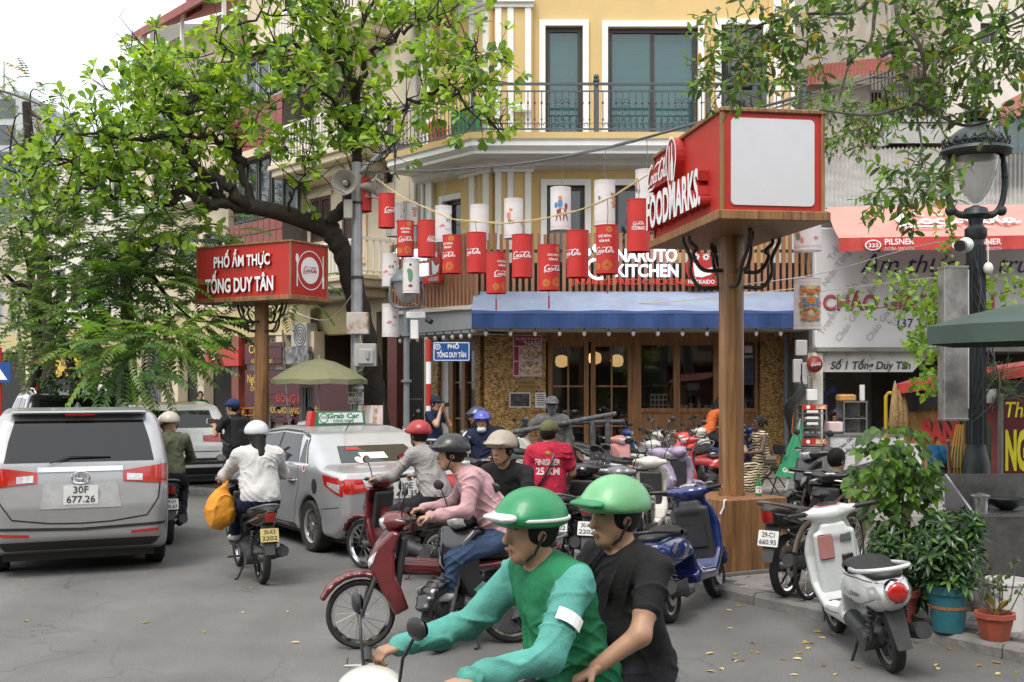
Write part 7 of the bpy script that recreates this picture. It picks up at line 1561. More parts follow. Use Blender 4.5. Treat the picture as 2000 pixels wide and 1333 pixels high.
for sd,sg in((left,1),(right,-1)):
 for poly in([(.55,1.2),(1.4,1.15),(1.38,1.52),(.75,1.5)],[(1.45,1.15),(2.75,1.12),(2.15,1.5),(1.45,1.53)]):sd('side_window',poly,CGD)
top('sunroof',[(.75,-.5),(2.0,-.52),(2.0,.52),(.75,.5)],CGD,.004,.12)
prof=[(.1,.3),(.0,.5),(.02,1.0),(.15,1.25),(.4,1.68),(.55,1.8),(1.4,1.87),(2.4,1.82),(3.2,1.25),(4.3,1.1),(4.6,.85),(4.62,.4),(4.4,.25),(.3,.25)]
bk,rear,left,right,top,bv=car('black_suv','black SUV with roof rails seen over the silver people carrier',(PX(152,21.3),21.3,0),math.atan2(.86,-.5),BLCAR,prof,1.9,1.87,4.6,1.2,.18,(.8,3.55),.36,.036)
rear('rear_window',[(-.7,1.3),(.7,1.3),(.62,1.7),(-.62,1.7)],CGD,.006)
for sg in(1,-1):q=(lambda p:p)if sg>0 else mir;rear('tail_lamp',q([(.6,.95),(.92,.95),(.92,1.25),(.72,1.25)]),TAILR,.01)
rear('brake_lamp',[(-.15,1.73),(.15,1.73),(.15,1.76),(-.15,1.76)],TAILR,.02)
for sd,sg in((left,1),(right,-1)):
 for poly in([(.6,1.32),(1.4,1.28),(1.38,1.72),(.8,1.7)],[(1.45,1.28),(2.75,1.24),(2.25,1.7),(1.45,1.73)]):sd('side_window',poly,CGD)
 b=MB();b.tube([V((.7,sg*.66,1.8)),V((.9,sg*.66,1.9)),V((2.0,sg*.66,1.9)),V((2.2,sg*.66,1.83))],.02,6);b.build('roof_rail',CHROME,bk,50,False)
prof=[(.06,.35),(.0,.5),(.02,.85),(.1,.99),(.55,1.05),(1.2,1.4),(1.6,1.465),(2.2,1.475),(2.7,1.4),(3.35,1.03),(4.1,.88),(4.38,.68),(4.42,.35),(4.25,.22),(.25,.22)]
vh=V((-.555,.832,0));ax_=V((-2.34,13.3,0));vl=V((-vh.y,vh.x,0));org=ax_-vh*.85-vl*.75
vi,rear,left,right,top,bv=car('taxi_saloon','silver taxi saloon with a green roof light',(org.x,org.y,0),math.atan2(vh.y,vh.x),SILV2,prof,1.7,1.475,4.42,.98,.2,(.9,3.45),.31,.024,rr=.08)
decal('rear_window',[(-.56,1.08),(.56,1.08),(.46,1.38),(-.46,1.38)],lambda u,v:(-1.2,u,v+.62),(1,0,-.35),bv,CGL,vi,.005,.06)
dr_=V((1,0,-.35))
st_=decal('window_sticker',[(-.1,1.14),(.25,1.14),(.25,1.25),(-.1,1.25)],lambda u,v:(-1.2,u,v+.62),dr_,bv,PAPER,vi,.009,.06);decal('window_sticker',circ(.06,14,.3,1.12),lambda u,v:(-1.2,u,v+.62),dr_,bv,PINK,vi,.011,.05);decal('window_sticker',[(.2,1.3),(.38,1.3),(.38,1.35),(.2,1.35)],lambda u,v:(-1.2,u,v+.62),dr_,bv,RED,vi,.011,.05)
for sg,sd in((1,left),(-1,right)):
 sd('rear_side_window',[(1.02,1.06),(1.2,1.06),(1.2,1.34),(1.16,1.33)],CGL,.005,.05);sd('rear_side_window',[(1.23,1.06),(1.92,1.04),(1.92,1.4),(1.36,1.39)],CGL,.005,.05);sd('front_side_window',[(1.98,1.04),(2.98,1.0),(2.52,1.35),(1.98,1.4)],CGL,.005,.05)
 sd('window_trim',strip([(.9,1.04),(1.9,1.02),(3.0,.985)],.02),CHROME,.006,.05);sd('pillar_trim',[(1.925,1.04),(1.975,1.04),(1.975,1.4),(1.925,1.4)],TRIMB,.004,.05);sd('window_outline',strip([(.95,1.06),(1.15,1.36),(1.4,1.42),(1.95,1.43),(2.55,1.38),(3.02,1.01)],.022),TRIMB,.004,.05)
 for ln in([(1.22,1.02),(1.2,.75),(1.3,.55),(1.35,.3),(1.9,.28),(1.95,.6),(1.95,1.02)],[(1.95,.3),(2.95,.3),(3.02,.6),(3.0,.99)],[(.55,.3),(.5,.55),(.12,.6)]):sd('door_seam',strip(ln,.01),TRIMB,.002,.05)
 sd('tail_lamp',[(.06,.72),(.42,.84),(.48,.96),(.06,.93)],TAILR,.008,.04);sd('lamp_lens',[(.1,.76),(.34,.84),(.34,.88),(.1,.86)],LAMPC,.012,.04);sd('fuel_flap' if sg>0 else 'flank_mark',strip([(p[0],p[1])for p in circ(.075,14,.72,.8,.09)]+[(.795,.8)],.008),TRIMB,.002,.04)
 for x in(1.38,2.2):
  hit=bv.ray_cast(V((x,sg*3,.83)),V((0,-sg,0)));b=MB();b.bev(hit[0]+V((0,sg*.02,0)),(.2,.03,.035),.014);b.ball(hit[0]+V((.13,sg*.012,0)),(.02,.012,.02),8,6);b.build('door_handle',SILV2,vi,40,False)
 sd('sill',strip([(1.3,.27),(3.1,.27)],.05),TRIMB,.004,.08);sd('round_sticker',circ(.05,16,1.02,1.0),LETW,.007,.04);sd('round_sticker',circ(.034,14,1.02,1.0),REDP,.01,.04)
 hit=bv.ray_cast(V((2.95,sg*3,1.0)),V((0,-sg,0)));b=MB();b.ball(hit[0]+V((.0,sg*.12,.03)),(.07,.1,.065),10,8);b.build('door_mirror',SILV2,vi,50,False)
rear('tail_lamp',[(.5,.78),(.82,.75),(.82,.93),(.55,.92)],TAILR,.01);rear('tail_lamp',mir([(.5,.78),(.82,.75),(.82,.93),(.55,.92)]),TAILR,.01);rear('bumper_trim',[(-.7,.26),(.7,.26),(.75,.38),(-.75,.38)],TRIMB,.006);plate_text(vi,bv,0,.78,.34,.2,(('30E',.01,.07,.16),('417.35',-.085,.07,.28)))
decal('windscreen',[(-.6,1.04),(.6,1.04),(.5,1.38),(-.5,1.38)],lambda u,v:(6.2,u,v+1.0),(-1,0,-.32),bv,CGL,vi,.005,.08)
b=MB();b.tube([V((1.25,.2,1.42)),V((1.08,.2,1.56))],.006,5);b.build('antenna',TRIMB,vi,world=False)
tl=thing('taxi_roof_light','green and white taxi sign box on the roof of the silver saloon','taxi sign',org+vh*1.95+ZP*1.48,math.atan2(vh.y,vh.x))
GRN=mat('taxi_green',(.02,.22,.08),.4);b=MB();b.prism([(-.4,0),(.4,0),(.37,.17),(-.37,.17)],(-.07,0,0),(0,1,0),ZP,(.14,0,0));b.build('box',GRN,tl,world=False);b=MB();b.prism([(-.405,0),(-.33,0),(-.31,.171),(-.375,.171)],(-.072,0,-.0005),(0,-1,0),ZP,(.144,0,0));b.build('end_panel',RED,tl,world=False)
for f,sg in((-.075,-1),(.075,1)):
 fn=plane_fn((f,0,0),(0,sg,0),ZP);b=MB();b.add([fn(x,y)for x,y in((-.28,.02),(.36,.02),(.34,.155),(-.28,.155))],[(0,1,2,3)]);pn=b.build('white_panel',LETW,tl,world=False)
 o=lambda x,z:(f+sg*.003 if sg>0 else f-.003,x*sg,z);b=MB();b.text('Grab Car',o=o(.07,.085),ax=(0,sg,0),ay=ZP,h=.06,w=.46,bold=.03);b.text('CÔNG NGHỆ',o=o(.07,.03),ax=(0,sg,0),ay=ZP,h=.035,w=.3,bold=.02);b.build('lettering',GRN,pn,world=False)
 b=MB();rg=[V(p)for p in circ(.06,18)];rg.append(rg[0]);b.ribbon2(rg,[.012]*19,lambda x,y:o(-.21+x,.088+y));b.text('TAXI',o=o(-.21,.08),ax=(0,sg,0),ay=ZP,h=.03,w=.08,bold=.02);b.build('round_mark',GRN,pn,world=False)
PA=mat('paint_white_scooter',(.62,.64,.63),.28,var=.03,coat=.6);PB=mat('paint_blue_scooter',(.012,.026,.14),.18,var=.06,coat=1.);PC=mat('paint_red_scooter',(.5,.045,.04),.25,var=.05,coat=.7);PBL=mat('paint_black_scooter',(.015,.015,.017),.22,var=.1,coat=.8);PLIL=mat('paint_lilac_scooter',(.38,.3,.44),.28,var=.05,coat=.7);PGR=mat('paint_grey_scooter',(.16,.17,.18),.3,metal=.4,var=.08,coat=.6);PWH=mat('paint_cream_scooter',(.6,.58,.52),.3,var=.05,coat=.6);PSB=mat('paint_deep_blue_scooter',(.02,.05,.22),.25,coat=.7);PMR=mat('paint_maroon_scooter',(.13,.015,.018),.25,coat=.7);PPK=mat('paint_dusky_pink',(.45,.2,.19),.35,var=.04)
SEATB=mat('black_seat_vinyl',(.022,.022,.023),.5,var=.15,scale=25,bump=.1);SEATBR=mat('brown_seat_vinyl',(.075,.052,.045),.5,var=.15,scale=25,bump=.1);ENG=mat('engine_grey',(.085,.085,.088),.5,metal=.5,var=.25,scale=14);PLAS=mat('dark_grey_plastic',(.035,.035,.037),.55,var=.2,scale=12);LGREY=mat('mid_grey_plastic',(.12,.12,.125),.5,var=.12);MIRR=mat('mirror_face',(.75,.75,.75),.05,metal=1.)
def bike_wheel(t,x,r,w,spoke=False,disc=True):
 c=V((x,0,r));M=Matrix.Rotation(R(90),3,'X');b=MB();ri=r-w*.62
 b.lathe([(ri,-w*.34),(r-w*.3,-w*.5),(r-w*.08,-w*.36),(r,-w*.12),(r,w*.12),(r-w*.08,w*.36),(r-w*.3,w*.5),(ri,w*.34),(ri,-w*.34)],c,32,M=M);ty=b.build('wheel',RUB,t,35,False)
 b=MB();b.lathe([(ri+.003,-w*.3),(ri-.02,-w*.22),(ri-.02,w*.22),(ri+.003,w*.3)],c,28,M=M);b.build('rim',ALLOY if not spoke else CHROME,ty,35,False);b=MB()
 if spoke:
  for k in range(18):a=k*math.pi/9;b.cyl(c+V((.03*math.cos(a+.6),.02*(-1)**k,.03*math.sin(a+.6))),c+V((ri*math.cos(a),0,ri*math.sin(a))),.0022,n=4,caps=False)
 else:
  for k in range(6):
   a=k*math.pi/3;d=V((math.cos(a),0,math.sin(a)));sd=V((-d.z,0,d.x));b.add([c+d*.03+sd*.025+V((0,.02,0)),c+d*.03-sd*.025+V((0,.02,0)),c+d*ri-sd*.014+V((0,.02,0)),c+d*ri+sd*.014+V((0,.02,0)),c+d*.03+sd*.025-V((0,.02,0)),c+d*.03-sd*.025-V((0,.02,0)),c+d*ri-sd*.014-V((0,.02,0)),c+d*ri+sd*.014-V((0,.02,0))],[(0,1,2,3),(7,6,5,4),(0,3,7,4),(1,5,6,2)])
 b.cyl(c-YP*.045,c+YP*.045,.035,n=12);b.build('spokes',STEELD if spoke else ENG,ty,40,False,kind='stuff' if spoke else None)
 if disc:b=MB();b.lathe([(.05,.05),(.1,.05),(.1,.054),(.05,.054)],c,24,M=M);b.build('brake_disc',STEEL,ty,world=False)
 return ty
def bike_common(t,wb,r,hx,hz,paint,hw=.3,mirrors=True,plate=None,tail=(-.3,.66),seat_len=.62,mm=PLAS,px_=-.33,pz=.5,bars=True):
 for sg in(-1,1):b=MB();b.cyl((wb,sg*.075,r),(wb-.13,sg*.075,r+.34),.02,n=8);b.build('fork_leg',ENG,t,40,False)
 b=MB();b.bev((.16,.0,r+.02),(.36,.16,.17),.05);b.cyl((.02,.1,r),(.42,.1,r+.08),.055,.07,n=12);b.cyl((.1,-.02,r),(.1,.16,r),.085,n=16);b.build('engine',ENG,t,45,False)
 b=MB();b.tube([V((.3,-.12,r-.02)),V((.1,-.14,r-.02)),V((.02,-.15,r+.03)),V((-.3,-.16,r+.1))],[.025,.03,.055,.06],12);b.build('silencer',PLAS,t,50,False);b=MB();b.bev((-.14,-.2,r+.09),(.3,.02,.09),.01);b.build('silencer_guard',ENG,t,40,False)
 for sg in(-1,1):
  b=MB();b.cyl((-.02,sg*.12,r+.02),(-.12,sg*.13,r+.3),.016,n=8);b.tube([V((-.02-.1*i/24,sg*.125+.024*math.cos(i*1.3),r+.06+.2*i/24))+V((.024*math.sin(i*1.3),0,0))for i in range(25)],.006,5);b.build('shock_absorber',ENG,t,50,False)
 if bars:
  for sg in(-1,1):
   b=MB();b.cyl((hx,sg*.12,hz),(hx-.06,sg*hw,hz+.02),.014,n=8);b.build('handlebar',ENG,t,50,False);b=MB();b.cyl((hx-.035,sg*(hw-.1),hz+.013),(hx-.085,sg*(hw+.03),hz+.025),.02,n=10);b.ball((hx-.088,sg*(hw+.035),hz+.025),.021,8,6);b.build('grip',BLACK,t,50,False)
   b=MB();b.tube([V((hx-.0,sg*(hw-.12),hz+.015)),V((hx+.05,sg*(hw-.08),hz+.01)),V((hx+.0,sg*(hw+.03),hz+.01))],.007,6);b.build('brake_lever',STEEL,t,50,False)
   if mirrors:b=MB();p=V((hx+.0,sg*(hw-.14),hz+.02));b.tube([p,p+V((.0,sg*.03,.1)),p+V((-.02,sg*.09,.19))],.006,6);b.build('mirror_stalk',BLACK,t,50,False);b=MB();M=Matrix.Rotation(R(8)*sg,3,'Z');b.ball(p+V((-.015,sg*.11,.22)),(.014,.06,.042),12,8,M);m_=b.build('mirror',BLACK,t,50,False);b=MB();b.lathe([(.001,0),(1,0)],p+V((-.031,sg*.11,.22)),14,M=M@Matrix(((0,0,-1),(0,.05,0),(.034,0,0))).to_3x3());b.build('mirror_glass',MIRR,m_,world=False)
 b=MB();b.tube([V((.34,.1,r-.05)),V((.3,.2,.02)),V((.34,.22,.012))],.012,6);b.build('side_stand',BLACK,t,50,False)
 b=MB();b.add([(tail[0]+.02,-.07,tail[1]-.06),(tail[0]+.02,.07,tail[1]-.06),(tail[0]-.1,.05,pz-.2),(tail[0]-.1,-.05,pz-.2),(tail[0]+.06,-.07,tail[1]-.06),(tail[0]+.06,.07,tail[1]-.06),(tail[0]-.07,.05,pz-.2),(tail[0]-.07,-.05,pz-.2)],[(0,1,2,3),(7,6,5,4),(0,3,7,4),(1,5,6,2),(3,2,6,7)]);b.build('rear_mudguard',mm,t,30,False)
 if plate:
  p0=V((tail[0]-.06,0,pz));sl_=V((-.18,0,1)).normalized()*1.0;up_=V((.25,0,1)).normalized();n=V((-1,0,.25)).normalized();b=MB();b.prism(rrect(.19,.14,.01),p0,(0,-1,0),up_,n*.006);pl__=b.build('number_plate',PLATE,t,30,False)
  for tx,dz,ww in((plate[0],.012,.12),(plate[1],-.052,.16)):b=MB();b.text(tx,o=p0+up_*dz+n*.009,ax=(0,-1,0),ay=up_,h=.042,w=ww,bold=.015);b.build('plate_number',INK,pl__,world=False)
def round_scooter(name,label,paint,inner,loc,rz,h=.011,tail='round',plate=None,group=None,mm=PLAS,accent=None,lean=0.):
 wb,r=1.24,.235;t=thing(name,label,'scooter',loc,rz,group)
 if lean:t.matrix_basis=t.matrix_basis@Matrix.Rotation(lean,4,'X')
 s=SDF();s.ell((.1,0,.6),(.43,.185,.17),.05).ell((-.14,0,.62),(.24,.15,.125),.06).cone((.32,0,.52),(.5,0,.4),.15,.12,.06,flat=(1,1.15,1)).box((.68,0,.3),(.27,.16,.045),.03,.06)
 s.cone((.46,.1,.36),(.9,.1,.29),.055,.05,.05).cone((.46,-.1,.36),(.9,-.1,.29),.055,.05,.05)
 s.cone((0,0,r),(0.0001,0,r),.3,.3,.02,sub=True)if False else None
 s.box((.05,0,.36),(.38,.3,.1),.02,.02,sub=True,M=Matrix.Rotation(R(-14),3,'Y'))
 body=s.mesh(h);bv=bvh_of([body]);skin('body',[body],paint,t)
 s=SDF();s.poly([(.84,.28),(.93,.26),(1.03,.5),(1.06,.72),(1.02,.9),(.95,.98),(.91,.97),(.965,.84),(.985,.7),(.955,.5)],-.215,.215,.025,.02,taper=lambda x,z:1-.45*np.clip((z-.72)/.28,0,1)**1.5-.3*np.clip((.5-z)/.25,0,1)**1.5)
 s.cone((.99,0,.85),(.93,0,1.0),.07,.075,.05).ell((.94,0,1.03),(.125,.15,.075),.05)
 for sg in(-1,1):s.cone((.93,sg*.08,1.03),(.88,sg*.24,1.045),.048,.026,.04)
 sh=s.mesh(h);bv2=bvh_of([sh]);skin('front_shield',[sh],paint,t)
 s=SDF()
 for k in range(9):
  a0,a1=R(15+k*16),R(31+k*16);q=lambda a:(wb+.285*math.cos(a),0,r+.285*math.sin(a));s.cone(q(a0),q(a1),.05,.05,.03,flat=(.7,1.5,.7))
 skin('front_mudguard',[s.mesh(h)],paint,t)
 s=SDF();s.box((.915,0,.62),(.035,.165,.28),.03,.02,M=Matrix.Rotation(R(-8),3,'Y')).box((.89,0,.9),(.05,.1,.06),.03,.05);skin('inner_panel',[s.mesh(h)],inner,t)
 s=SDF();s.cone((-.2,0,.735),(.16,0,.74),.1,.12,.06,flat=(1,1.15,.5)).cone((.16,0,.735),(.44,0,.70),.12,.095,.06,flat=(1,1.1,.55));skin('seat',[s.mesh(h)],SEATB,t)
 b=MB();pts=catmull([V((.1,.15,.745)),V((-.12,.17,.77)),V((-.33,.12,.8)),V((-.39,0,.805)),V((-.33,-.12,.8)),V((-.12,-.17,.77)),V((.1,-.15,.745))],5);b.tube(pts,.016,8);b.build('grab_rail',paint if tail=='round' else BLACK,t,50,False)
 b=MB();b.bev((.68,0,.352),(.44,.26,.014),.006);b.build('floor_mat',PLAS,t,30,False)
 back=lambda nm,poly,m,off=.008,st=.03:decal(nm,poly,lambda u,v:(-2,u,v),(1,0,0),bv,m,t,off,st)
 lft=lambda nm,poly,m,off=.006,st=.04:decal(nm,poly,lambda u,v:(u,2,v),(0,-1,0),bv,m,t,off,st)
 rgt=lambda nm,poly,m,off=.006,st=.04:decal(nm,poly,lambda u,v:(u,-2,v),(0,1,0),bv,m,t,off,st)
 for f in(lft,rgt):
  for ln in([(.42,.56),(.2,.5),(-.05,.52),(-.3,.6)],[(.46,.64),(.3,.68),(.0,.7),(-.3,.7)],[(.5,.34),(.72,.31),(.92,.3)]):f('panel_gap',strip(ln,.006),TRIMB,.001,.04)
 if tail=='round':
  b=MB();M=Matrix.Rotation(R(-90),3,'Y');b.lathe([(.082,-.05),(.082,.01),(.07,.022)],(-.36,0,.64),22,M=M);b.build('lamp_bezel',CHROME,t,40,False);b=MB();b.lathe([(.075,.0),(.07,.03),(.045,.045),(.001,.05)],(-.36,0,.64),22,M=M);b.build('tail_lamp',TAILR,t,50,False)
  for sg in(-1,1):back('indicator',[(sg*a,c)for a,c in((.1,.59),(.15,.585),(.155,.67),(.115,.68))][::sg],PLGREY if sg>0 else LAMPC,.01)
  for sg,f in((1,lft),(-1,rgt)):
   bx=(lambda q:q);b=MB();
   def fs(x,y,sg=sg):
    X=.05-sg*x if sg>0 else .05+x;X=(-.02+(-sg)*x);hit=bv.ray_cast(V((X,sg*2,.58+y)),V((0,-sg,0)));return(hit[0]+V((0,sg*.006,0)))if hit[0]else V((X,sg*.17,.58+y))
   b.text('SCOOPY',fn=fs,h=.028,w=.16,bold=.03);b.build('lettering',INK,t,world=False)
   f('red_mark',[(.09,.56),(.12,.56),(.12,.57),(.09,.57)],RED);f('red_mark',[(.09,.58),(.12,.58),(.12,.59),(.09,.59)],RED)
  for nm,y,z0,z1,m_ in(('glove_lid',.085,.68,.88,PPK),('cup_pocket',-.075,.62,.7,BLACK),('key_plate',-.075,.8,.87,LGREY)):
   b=MB();b.bev((.871-.139*((z0+z1)/2-.62),y,(z0+z1)/2),(.02,.12 if m_ is PPK else .09,z1-z0),.01,M=Matrix.Rotation(R(-8),3,'Y'));b.build(nm,m_,t,40,False)
  top=decal('dashboard',circ(.075,20,.93,0,.11),lambda u,v:(u,v,2),(0,0,-1),bv2,PPK,t,.004,.03);decal('dial',circ(.055,18,.92,0,.085),lambda u,v:(u,v,2),(0,0,-1),bv2,BLACK,t,.008,.03);b=MB();b.ball((.92,0,1.098),(.05,.08,.015),14,6);b.build('dial_glass',CGD,t,60,False)
 else:
  back('lamp_bezel',[(-.085,.585),(.085,.585),(.1,.685),(-.1,.685)],CHROME,.01);back('tail_lamp',[(-.072,.597),(.072,.597),(.085,.674),(-.085,.674)],TAILR,.018)
  for sg,f in((1,lft),(-1,rgt)):f('side_vent',[(-.12,.58),(.0,.66),(-.05,.68),(-.16,.62)],LGREY)
  decal('dashboard',[(.86,-.07),(.98,-.09),(1.01,0),(.98,.09),(.86,.07)],lambda u,v:(u,v,2),(0,0,-1),bv2,LAMPC,t,.005,.03);b=MB();b.cyl((.868,.03,.84),(.86,.03,.84),.03,n=14);b.build('lock_plate',CHROME,t,40,False)
  b=MB();b.bev((.872,0,.62),(.012,.24,.2),.01,M=Matrix.Rotation(R(-8),3,'Y'));b.build('glove_lid',PLAS,t,40,False)
 b=MB();b.ball((1.02,0,1.0),(.05,.075,.06),14,10);b.build('headlamp',LAMPC,t,50,False)
 bike_wheel(t,0,r,.1);bike_wheel(t,wb,r,.09);bike_common(t,wb,r,.9,1.04,paint,.3,tail=='never',plate,(-.25,.6),mm=mm,pz=.44)
 return t
def sharp_scooter(name,label,paint,seatm,loc,rz,h=.014,plate=None,group=None,under=False,mirrors=True,lean=0.):
 "angular scooter; under: step-through motorbike with spoked wheels and open frame"
 wb,r=(1.24,.28)if under else(1.26,.26);t=thing(name,label,'scooter' if not under else 'motorbike',loc,rz,group)
 if lean:t.matrix_basis=t.matrix_basis@Matrix.Rotation(lean,4,'X')
 s=SDF();s.poly([(-.42,.82),(-.36,.69),(-.05,.55),(.25,.5 if under else .44),(.45,.36 if not under else .52),(.56,.36 if not under else .56),(.5,.58),(.42,.68),(.1,.71),(-.2,.79)],-.135,.135,.04,.03,taper=lambda x,z:1-.62*np.clip((.05-x)/.48,0,1)**1.2-.2*np.clip((x-.35)/.2,0,1))
 if under:s.cone((.4,0,.62),(.92,0,.66),.07,.075,.06)
 else:s.box((.7,0,.3),(.24,.15,.04),.025,.05)
 s.box((.0,0,r),(r+.06,.3,r+.07),.1,.03,sub=True)
 bd=s.mesh(h);bv=bvh_of([bd]);skin('body',[bd],paint,t)
 s=SDF();s.poly([(.86,.34),(.97,.28),(1.08,.48),(1.19,.7),(1.12,.84),(1.0,.97),(.93,.95),(.98,.8),(.97,.62),(.9,.45)],-.21,.21,.03,.02,taper=lambda x,z:1-.75*np.clip((x-.96)/.26,0,1)-.25*np.clip((.45-z)/.2,0,1));fs_=s.mesh(h);bvf=bvh_of([fs_]);skin('front_shield',[fs_],paint,t)
 s=SDF();s.ell((.96,0,1.02),(.13,.13,.085),.04)
 for sg in(-1,1):s.cone((.95,sg*.05,1.02),(.88,sg*.2,1.04),.06,.03,.04)
 hd=s.mesh(h);bvh_=bvh_of([hd]);skin('handlebar_cowl',[hd],paint,t)
 fr_=lambda nm,poly,m,off=.008:decal(nm,poly,lambda u,v:(3,u,v),(-1,0,0),bvh_,m,t,off,.03);fr_('headlamp',[(-.09,.98),(0,.955),(.09,.98),(.075,1.06),(0,1.045),(-.075,1.06)],LAMPC)
 for sg in(-1,1):decal('indicator',[(sg*a,c)for a,c in((.03,.62),(.1,.7),(.12,.8),(.07,.74))][::sg],lambda u,v:(3,u,v),(-1,0,0),bvf,LAMPC,t,.008,.03)
 s=SDF()
 for k in range(7):
  a0,a1=R(25+k*16),R(41+k*16);q=lambda a:(wb+(r+.05)*math.cos(a),0,r+(r+.05)*math.sin(a));s.cone(q(a0),q(a1),.045,.045,.03,flat=(.6,1.5,.6))
 skin('front_mudguard',[s.mesh(h)],paint,t)
 s=SDF();s.cone((-.3,0,.81),(.0,0,.765),.085,.115,.06,flat=(1,1.15,.5)).cone((.0,0,.76),(.45,0,.72),.12,.085,.06,flat=(1,1.1,.55));skin('seat',[s.mesh(h)],seatm,t)
 b=MB();b.tube(catmull([V((-.02,.13,.8)),V((-.25,.12,.84)),V((-.43,.06,.88)),V((-.43,-.06,.88)),V((-.25,-.12,.84)),V((-.02,-.13,.8))],4),.014,7);b.build('grab_rail',LGREY,t,50,False)
 back=lambda nm,poly,m,off=.008:decal(nm,poly,lambda u,v:(-2,u,v),(1,0,0),bv,m,t,off,.03)
 for sg in(1,-1):
  for ln in([(.45,.6),(.2,.56),(-.05,.62),(-.32,.74)],[(.4,.5),(.15,.52),(-.05,.58)]):decal('panel_gap',strip(ln,.007),(lambda u,v,sg=sg:(u,2*sg,v)),(0,-sg,0),bv,TRIMB,t,.001,.05)
  decal('flank_stripe',strip([(.3,.62),(.05,.66),(-.25,.74)],.022),(lambda u,v,sg=sg:(u,2*sg,v)),(0,-sg,0),bv,LGREY,t,.003,.05)
 back('tail_lamp',[(-.05,.7),(.05,.7),(.055,.8),(-.055,.8)],TAILR,.012)
 s=SDF();s.box((.93,0,.66),(.03,.14,.26),.025,.02,M=Matrix.Rotation(R(-8),3,'Y'));skin('inner_panel',[s.mesh(h)],PLAS,t)
 bike_wheel(t,0,r,.085 if under else .1,under);bike_wheel(t,wb,r,.075 if under else .09,under,not under);bike_common(t,wb,r,.92,1.05,paint,.3,mirrors,plate,(-.3,.72),pz=.56)
 if under:b=MB();b.cyl((.42,-.02,.28),(.62,.02,.3),.09,n=14);b.bev((.5,0,.36),(.26,.2,.16),.04);b.cyl((.44,-.28,.24),(.44,.28,.24),.013,n=8);b.build('engine_block',ENG,t,45,False)
 return t
def gp(px,py,z=0.):return P(px,py,(EYE-z)*FPX/(py-HOR))
def face(p,q):d=q-p;return math.atan2(d.y,d.x)
SG='scooters parked on the pavement'
wr,wf=gp(1738,1312),None
a=V((1738,0));p0=gp(1745,1312);dirw=V((-.02,1,0)).normalized()
wsc=round_scooter('white_retro_scooter','white retro scooter with round red tail lamp parked at the kerb nearest the camera',PA,PA,(p0.x,p0.y,0),math.atan2(dirw.y,dirw.x),.009,'round',None,None,PLAS,lean=R(-10))
p1=gp(1310,1216);dirb=V((.48,.877,0));bsc=round_scooter('blue_retro_scooter','shiny dark blue scooter with black legshield beside the wooden pedestal',PB,PLAS,(p1.x,p1.y,0),math.atan2(dirb.y,dirb.x),.009,'square',None,None,LGREY,lean=R(-9))
def pave(px,py):return gp(px,py,KH)
def z3(p,z=KH):return(p.x,p.y,z)
q0=pave(1535,1165);d=V((.62,.78,0));blk=sharp_scooter('black_motorbike','black motorbike with white number plate between the two retro scooters',PBL,SEATBR,z3(q0),math.atan2(d.y,d.x),.011,('29-C1','660.95'),None,True,False)
q0=pave(1590,1112);d=V((.25,-.97,0));gsc=sharp_scooter('black_silver_scooter','black scooter with silver headlamp cowl behind the bicycle',PBL,SEATB,z3(pave(1680,1035)),math.atan2(-.55,-.83),.013,None,SG)
base=sharp_scooter('parked_scooter','lilac scooter in the parked row with its headlamp turned to the camera',PLIL,SEATB,z3(pave(1150,1035)),R(-32),.014,('29-D1','345.67'),SG,lean=R(-6))
bu_=sharp_scooter('parked_motorbike','red motorbike facing the camera in the parked row',PC,SEATB,z3(pave(1362,962)),R(242),.014,('30-K3','2202'),SG,True,lean=R(-6))
row=[(base,1235,1030,38,PLIL,SEATBR,'lilac and white scooter with a brown seat pointing away in the row'),(base,1180,985,-40,PWH,SEATB,'cream white scooter right of the stone statue'),(bu_,1335,940,232,PGR,SEATB,'grey motorbike with amber indicator behind the red motorbike'),(base,1150,965,300,PPK,SEATB,'dusky pink scooter by the stone statue post'),(bu_,1432,970,205,PC,SEATB,'motorbike with red side panel half hidden by the near pillar'),(base,1395,925,250,PSB,SEATB,'deep blue scooter behind the orange-clad rider'),(base,1215,960,30,PWH,SEATB,'white scooter between the statue posts and the grey motorbike'),(bu_,1010,965,20,PGR,SEATB,'grey motorbike behind the statue'),(base,930,945,340,PWH,SEATB,'cream scooter behind the steel barrier'),(bu_,1000,940,200,PBL,SEATB,'black motorbike behind the pair in helmets'),(base,1130,945,350,PSB,SEATB,'deep blue scooter by the restaurant doors'),(bu_,1165,1130,70,PGR,SEATB,'grey motorbike with its number plate turned to the road'),(base,1250,1085,75,PWH,SEATB,'cream scooter beside the blue scooter'),(bu_,1105,1120,75,PBL,SEATB,'black motorbike with a worn seat next to the grey motorbike'),(bu_,880,925,200,PBL,SEATB,'black motorbike near the street name post'),(base,1290,935,320,PWH,SEATB,'pale scooter in front of the restaurant window')]
for tmpl,px,py,ang,pt,sm,lb in row:
 p=pave(px,py);copy_tree(tmpl,(p.x,p.y,KH if py<1060 else KH),R(ang),lb,SG,scale=.95,mats={'paint_lilac_scooter':pt,'paint_red_scooter':pt,'black_seat_vinyl':sm})
for px,py,ang,pt,lb in((545,905,120,PBL,'black motorbike parked behind the wooden pillar by the parasol'),(640,890,160,PMR,'maroon motorbike under the olive parasol'),(790,925,60,PGR,'grey motorbike by the foot of the grey lamp post')):
 p=pave(px,py);copy_tree(bu_,(p.x,p.y,KH),R(ang),lb,'motorbikes parked by the side street',{'paint_red_scooter':pt})
by=thing('bicycle','old bicycle with rusty mudguard between the black motorbike and white scooter','bicycle',z3(pave(1580,1170)),math.atan2(.8,.6));BRUST=mat('rusty_steel',(.12,.085,.065),.7,metal=.4,var=.4,scale=12)
